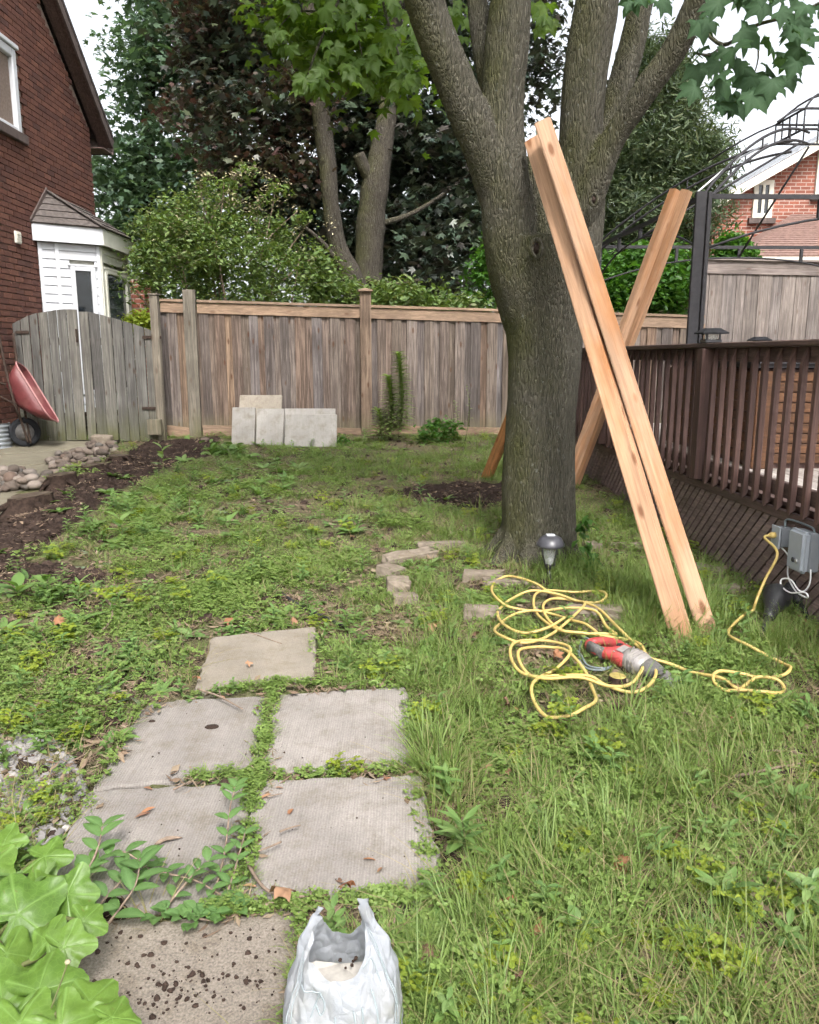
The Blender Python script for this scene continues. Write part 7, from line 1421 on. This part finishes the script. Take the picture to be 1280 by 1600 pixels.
# big leaved garden plant in the corner
bp = empty('large_leaf_plant', G(-40, 1560)); tag(bp, 'garden plant with huge lime green lobed leaves in the near left corner', 'plant')
def big_leaf(center, nrm, tipdir, size, seed, lobes=5):
    center, nrm = Vector(center), Vector(nrm).normalized(); t_ = Vector(tipdir); t_ = (t_ - nrm * t_.dot(nrm)).normalized(); s = nrm.cross(t_); na, nr = 80, 9; mb = MB(); vein = []
    mb.v.append(center); vein.append(1.0)
    for j in range(1, nr + 1):
        f = j / nr
        for k in range(na):
            th = -math.pi + 2 * math.pi * k / na
            sinus = 0.75 * math.exp(-((abs(th) - math.pi) / 0.30) ** 2)                        # heart-shaped notch at the stalk
            sh = (1 - sinus * f) * (0.88 + 0.14 * f * math.cos(lobes * th) + 0.03 * f * math.cos(3 * th + seed)) * (1 + 0.12 * math.cos(th)); rad = size * sh * (1 + (0.035 * abs(math.sin(14 * th + seed)) + 0.03 * math.sin(40 * th)) * (j == nr))
            vn_ = abs(math.sin(lobes * th / 2)); z = size * (0.035 * f * vn_ - 0.20 * f * f + 0.16 * f * noise.noise(Vector((math.cos(th) * 2 * f, math.sin(th) * 2 * f, seed))) + 0.03 * f * math.sin(9 * th + seed) * f)
            mb.v.append(center + t_ * rad * f * math.cos(th) + s * rad * f * math.sin(th) + nrm * z); vein.append(max(0, 1 - vn_ * (2.0 + 9 * f)))
    for k in range(na): mb.f.append((0, 1 + k, 1 + (k + 1) % na))
    for j in range(nr - 1):
        for k in range(na): a = 1 + j * na + k; b = 1 + j * na + (k + 1) % na; mb.f.append((a, a + na, b + na, b))
    o = mb.build('leaf', M['big_leaf'], bp, smooth=True, loc=center, fix=False); at = o.data.attributes.new('vein', 'FLOAT', 'POINT'); at.data.foreach_set('value', np.array(vein, np.float32))
    mb = MB(); mb.tube(spline([center - nrm * 0.004, center - t_ * 0.08 - nrm * 0.09, bp.location + Vector((random.gauss(0, 0.04), random.gauss(0, 0.04), 0))], 5), 0.006, 7); mb.build('stalk', M['stem'], bp, smooth=True)
BL = [(28, 1428, 1.72, (0.25, -0.55, 0.8), (0.35, 0.4, 0.1), 0.105), (-25, 1365, 1.95, (0.2, -0.5, 0.8), (0.2, 0.6, 0), 0.085), (70, 1338, 1.98, (0.1, -0.35, 0.9), (0.8, 0.2, -0.1), 0.065), (105, 1398, 1.80, (-0.1, -0.75, 0.6), (0.9, 0.1, -0.05), 0.072), (60, 1548, 1.45, (0.1, -0.4, 0.9), (0.6, 0.3, -0.1), 0.085), (140, 1565, 1.42, (0.25, -0.2, 0.95), (0.9, -0.1, -0.1), 0.068), (5, 1570, 1.44, (0.2, -0.5, 0.8), (-0.3, 0.5, 0), 0.09), (95, 1605, 1.34, (0.2, -0.5, 0.8), (0.5, -0.5, 0), 0.08), (10, 1490, 1.62, (0.5, -0.3, 0.7), (0.3, -0.5, -0.4), 0.085),
      (60, 1390, 1.86, (0.3, -0.3, 0.9), (0.5, 0.6, 0), 0.062), (5, 1320, 2.05, (-0.1, -0.6, 0.8), (0.1, 0.8, 0.2), 0.06), (130, 1440, 1.66, (0.3, -0.5, 0.8), (0.9, -0.2, 0.0), 0.052), (100, 1480, 1.58, (0.1, -0.6, 0.7), (0.7, 0.3, -0.2), 0.06), (-20, 1440, 1.75, (0.4, -0.4, 0.8), (-0.2, 0.5, 0), 0.09), (30, 1600, 1.36, (0.0, -0.5, 0.9), (0.2, -0.6, 0), 0.085), (175, 1590, 1.36, (0.3, -0.1, 0.95), (0.9, 0.2, -0.2), 0.052), (75, 1470, 1.60, (-0.2, -0.5, 0.8), (0.2, 0.8, 0.1), 0.055)]
for sd, (u, v, Y, nrm, tip, sz) in enumerate(BL):
    big_leaf(P(u, v, Y), nrm, tip, sz, sd)
for a, b in (((80, 1575), (106, 1503)), ((85, 1585), (114, 1568)), ((70, 1610), (80, 1595))):
    p0, p1 = P(*a, 1.38), P(*b, 1.40); mb = MB(); mb.tube([p0, p0.lerp(p1, 0.5) + Vector((0.005, 0, 0.01)), p1], 0.0018, 5); mb.build('flower_stalk', M['stem'], bp); mb = MB(); bm_ = crumb(0.006); mb.add([x + p1 for x in bm_.v], bm_.f); mb.build('bud', M['flower'], bp, smooth=True)
# leafy suckers creeping over the slabs
sk = empty('leafy_sucker', G(150, 1430)); tag(sk, 'sucker shoots with pointed opposite leaves creeping over the slabs', 'plant')
def shoot(pts, r0, n, L_, wd):
    q = spline([G(u, v, h * 0.7) for u, v, h in pts], 6); mb = MB(); mb.tube(q, np.linspace(r0, r0 * 0.4, len(q)), 6); mb.build('stem', M['twig'], sk, smooth=True); m = len(q)
    for k in range(n):
        i = min(m - 1, int(m * (0.15 + 0.85 * (k // 2 * 2 + 1) / n))); t_ = (q[min(i + 1, m - 1)] - q[max(i - 1, 0)]).normalized(); side = t_.cross(Vector((0, 0, 1))).normalized() * (1 if k % 2 else -1)
        d = (t_ * 0.5 + side * random.uniform(0.5, 1.0) + Vector((0, 0, random.uniform(0.1, 0.6)))).normalized(); ovobj(sk, q[i], d, d.cross(Vector((0, 0, 1))), 0.68 * L_ * random.uniform(0.75, 1.15), 0.72 * wd * random.uniform(0.85, 1.15), M['dogwood'], droop=0.3)
shoot([(60, 1450, 0.04), (130, 1400, 0.10), (190, 1370, 0.12), (235, 1385, 0.08)], 0.005, 14, 0.10, 0.042)
shoot([(80, 1470, 0.03), (150, 1385, 0.13), (165, 1340, 0.16)], 0.005, 10, 0.10, 0.045)
shoot([(120, 1490, 0.04), (150, 1470, 0.12), (190, 1420, 0.12), (225, 1370, 0.10)], 0.005, 12, 0.11, 0.045)
shoot([(190, 1370, 0.08), (260, 1385, 0.06), (310, 1400, 0.05), (350, 1420, 0.03)], 0.004, 14, 0.075, 0.036)
shoot([(330, 1430, 0.02), (352, 1360, 0.06), (362, 1300, 0.12), (372, 1275, 0.15)], 0.004, 14, 0.085, 0.036)
shoot([(350, 1430, 0.02), (372, 1370, 0.05), (385, 1330, 0.08)], 0.004, 8, 0.075, 0.034)
shoot([(250, 1440, 0.02), (300, 1400, 0.07), (330, 1380, 0.09)], 0.004, 8, 0.08, 0.036)
shoot([(150, 1490, 0.05), (210, 1440, 0.13), (222, 1405, 0.15)], 0.004, 8, 0.12, 0.05)
for (u, v) in ((268, 1440), (290, 1450), (310, 1445), (325, 1452), (350, 1448), (370, 1440), (300, 1458), (335, 1440), (250, 1445)):
    p = G(u, v, 0.02)
    for k in range(5): a = random.uniform(0, 6.28); d = Vector((math.cos(a), math.sin(a), 0.5)); ovobj(sk, p + d * 0.012, d, Vector((-d.y, d.x, 0)), random.uniform(0.03, 0.045), random.uniform(0.025, 0.034), M['dogwood'])

# ================================================================ FALLEN LEAVES, HUSKS, TWIGS
dm = []
for sd_ in range(3):
    vv2 = [(x * 1.0, y, z + 0.16 * math.sin(4 * x + sd_) + 0.14 * math.cos(5 * y + sd_ * 2)) for x, y, z in MP_V]; me = np_mesh('dead_leaf', np.array(vv2), np.array(MP_F), True); me.materials.append(M['dead']); dm.append(me)
for (u, v, s, lab) in ((843, 1476, 0.085, 'crumpled reddish maple leaf on the near lawn'), (870, 1040, 0.07, 'brown dead leaf inside the cord loop'), (738, 1005, 0.09, 'large curled tan leaf at the cord edge'), (678, 990, 0.07, 'dark red dead leaf in the litter patch'), (975, 1372, 0.08, 'reddish dead leaf in the middle of the near lawn'), (452, 1422, 0.10, 'brown dead leaf beside the bag handle'), (540, 1412, 0.06, 'small brown leaf in the weeds behind the bag'), (675, 1515, 0.09, 'dark brown leaf lying right of the bag'), (812, 1560, 0.09, 'rusty leaf at the bottom of the near lawn'), (95, 990, 0.10, 'brown leaf on the bare ground left'), (360, 980, 0.07, 'tan curled leaf just beyond the single slab'), (795, 1110, 0.07, 'pale dry leaf below the lower cord loop'), (1150, 1090, 0.09, 'brown leaf inside the small right cord loop'), (1062, 1310, 0.05, 'pinkish dry leaf on the lawn'), (790, 1432, 0.06, 'tan leaf in the grass right of the slab'), (388, 1050, 0.05, 'green brown leaf fragment at the slab corner'), (310, 1075, 0.05, 'brown leaf at the left corner of the single slab')):
    o = link('fallen_leaf', random.choice(dm)); o.scale = (s, s, s); o.location = G(u, v, 0.045); o.rotation_euler = (random.gauss(0, 0.35), random.gauss(0, 0.35), random.uniform(0, 6.28)); tag(o, lab, 'leaf', 'dead leaves on the ground')
for k in range(40):
    u, v = random.uniform(430, 1270), random.uniform(820, 1590); p = G(u, v, 0.02); uu1, vv1, _, dd = masks(np.array([p.x]), np.array([p.y]))
    if not dd['ok'][0]: continue
    o = link('fallen_leaf', random.choice(dm)); s = random.uniform(0.03, 0.06); o.scale = (s, s * 0.8, s); o.location = p + Vector((0, 0, 0.012)); o.rotation_euler = (random.gauss(0, 0.4), random.gauss(0, 0.4), random.uniform(0, 6.28)); tag(o, 'small dead leaf scrap down in the lawn grass', 'leaf', 'leaf scraps in the grass')
husk = MB(); oval(husk, (0, 0, 0), (1, 0, 0.1), (0, 1, 0), 1.0, 0.34, 0.25, 0.15); hme = husk.mesh('seed_husk', fix=False, smooth=True); hme.materials.append(M['dead'])
for (u, v) in ((450, 1282), (458, 1274), (588, 1355), (598, 1366), (535, 1391), (600, 1222), (430, 1240), (425, 1250), (220, 1282), (235, 1280), (75, 1200), (190, 1190), (175, 1195), (250, 1105), (405, 1112), (612, 1225), (225, 1240), (345, 1095), (620, 1412), (380, 1395)):
    o = link('seed_husk', hme); s = random.uniform(0.025, 0.05); o.scale = (s, s, s); o.location = GS(u, v, 0.006); o.rotation_euler = (random.gauss(0, 0.2), random.gauss(0, 0.15), random.uniform(0, 6.28)); tag(o, 'reddish dry seed husk lying on the concrete slabs', 'husk', 'husks on the slabs')
def stick(pts, r_, lab, mat='twig', h=0.03):
    q = spline([G(u, v, h) for u, v in pts], 5); mb = MB(); mb.tube([p + Vector((0, 0, 0.004 * noise.noise(p * 9))) for p in q], np.linspace(r_, r_ * 0.5, len(q)), 6); tag(mb.build('twig', M[mat], smooth=True), lab, 'twig', 'twigs on the ground')
stick([(386, 1335), (388, 1370), (412, 1408), (440, 1420), (482, 1424), (485, 1412)], 0.006, 'long pale curved stick lying from the slab joint to the bag')
stick([(142, 935), (170, 950), (176, 975), (158, 998)], 0.008, 'curved pale stick on the left of the lawn'); stick([(384, 993), (440, 1013)], 0.004, 'straight twig on the single far slab'); stick([(310, 1090), (345, 1105), (380, 1122)], 0.005, 'forked dry twig across the slab corner')
stick([(340, 1082), (346, 1104)], 0.003, 'short twig at the single slab corner'); stick([(438, 1318), (452, 1312), (470, 1306)], 0.004, 'dark bent twig on the large slab'); stick([(418, 1257), (442, 1251)], 0.003, 'small dark twig near the slab joint'); stick([(272, 1252), (300, 1240)], 0.004, 'thin grey twig at the back of the left slab')
stick([(1145, 1222), (1200, 1214), (1250, 1205)], 0.007, 'long grey stick in the right lawn'); stick([(1190, 1180), (1230, 1184), (1275, 1192)], 0.005, 'thin grey stick above the long one at right'); stick([(1060, 1122), (1130, 1128)], 0.005, 'straight dead stem below the saw'); stick([(298, 745), (296, 790), (297, 818)], 0.006, 'upright pale dry stalk in the lawn by the bed')
stick([(1000, 875), (1040, 880), (1080, 890)], 0.008, 'dead branch behind the cedar feet'); stick([(440, 1335), (405, 1352)], 0.004, 'dark twig by the sucker shoots'); stick([(300, 1456), (335, 1462)], 0.004, 'grey twig on the concrete pad'); stick([(1230, 1360), (1265, 1385), (1285, 1400)], 0.007, 'brown stick at the right border of the lawn'); stick([(700, 1200), (668, 1260)], 0.003, 'long straw leaning over the slab corner', 'grass_dry', 0.05)
bk = MB(); c = GS(262, 1326, 0.004); bk.tube(spline([c + Vector((-0.035, -0.01, 0)), c + Vector((0, 0, 0.014)), c + Vector((0.04, 0.02, 0.004))], 4), [0.002, 0.005, 0.007, 0.006, 0.007, 0.006, 0.005, 0.003, 0.001], 7); tag(bk.build('bark_flake', M['twig'], smooth=True), 'curled grey bark flake on the left slab', 'bark', None)
for (u, v, s, lab) in ((332, 1142, 0.028, 'dark dirt blob on the middle left slab'), (238, 1133, 0.014, 'small dark dirt pat near the slab corner')):
    o = link('dirt_clump', random.choice(PB).copy()); o.data.materials.clear(); o.data.materials.append(M['clod']); o.scale = (s, s * 0.7, s * 0.25); o.location = GS(u, v, 0.001); tag(o, lab, 'dirt')
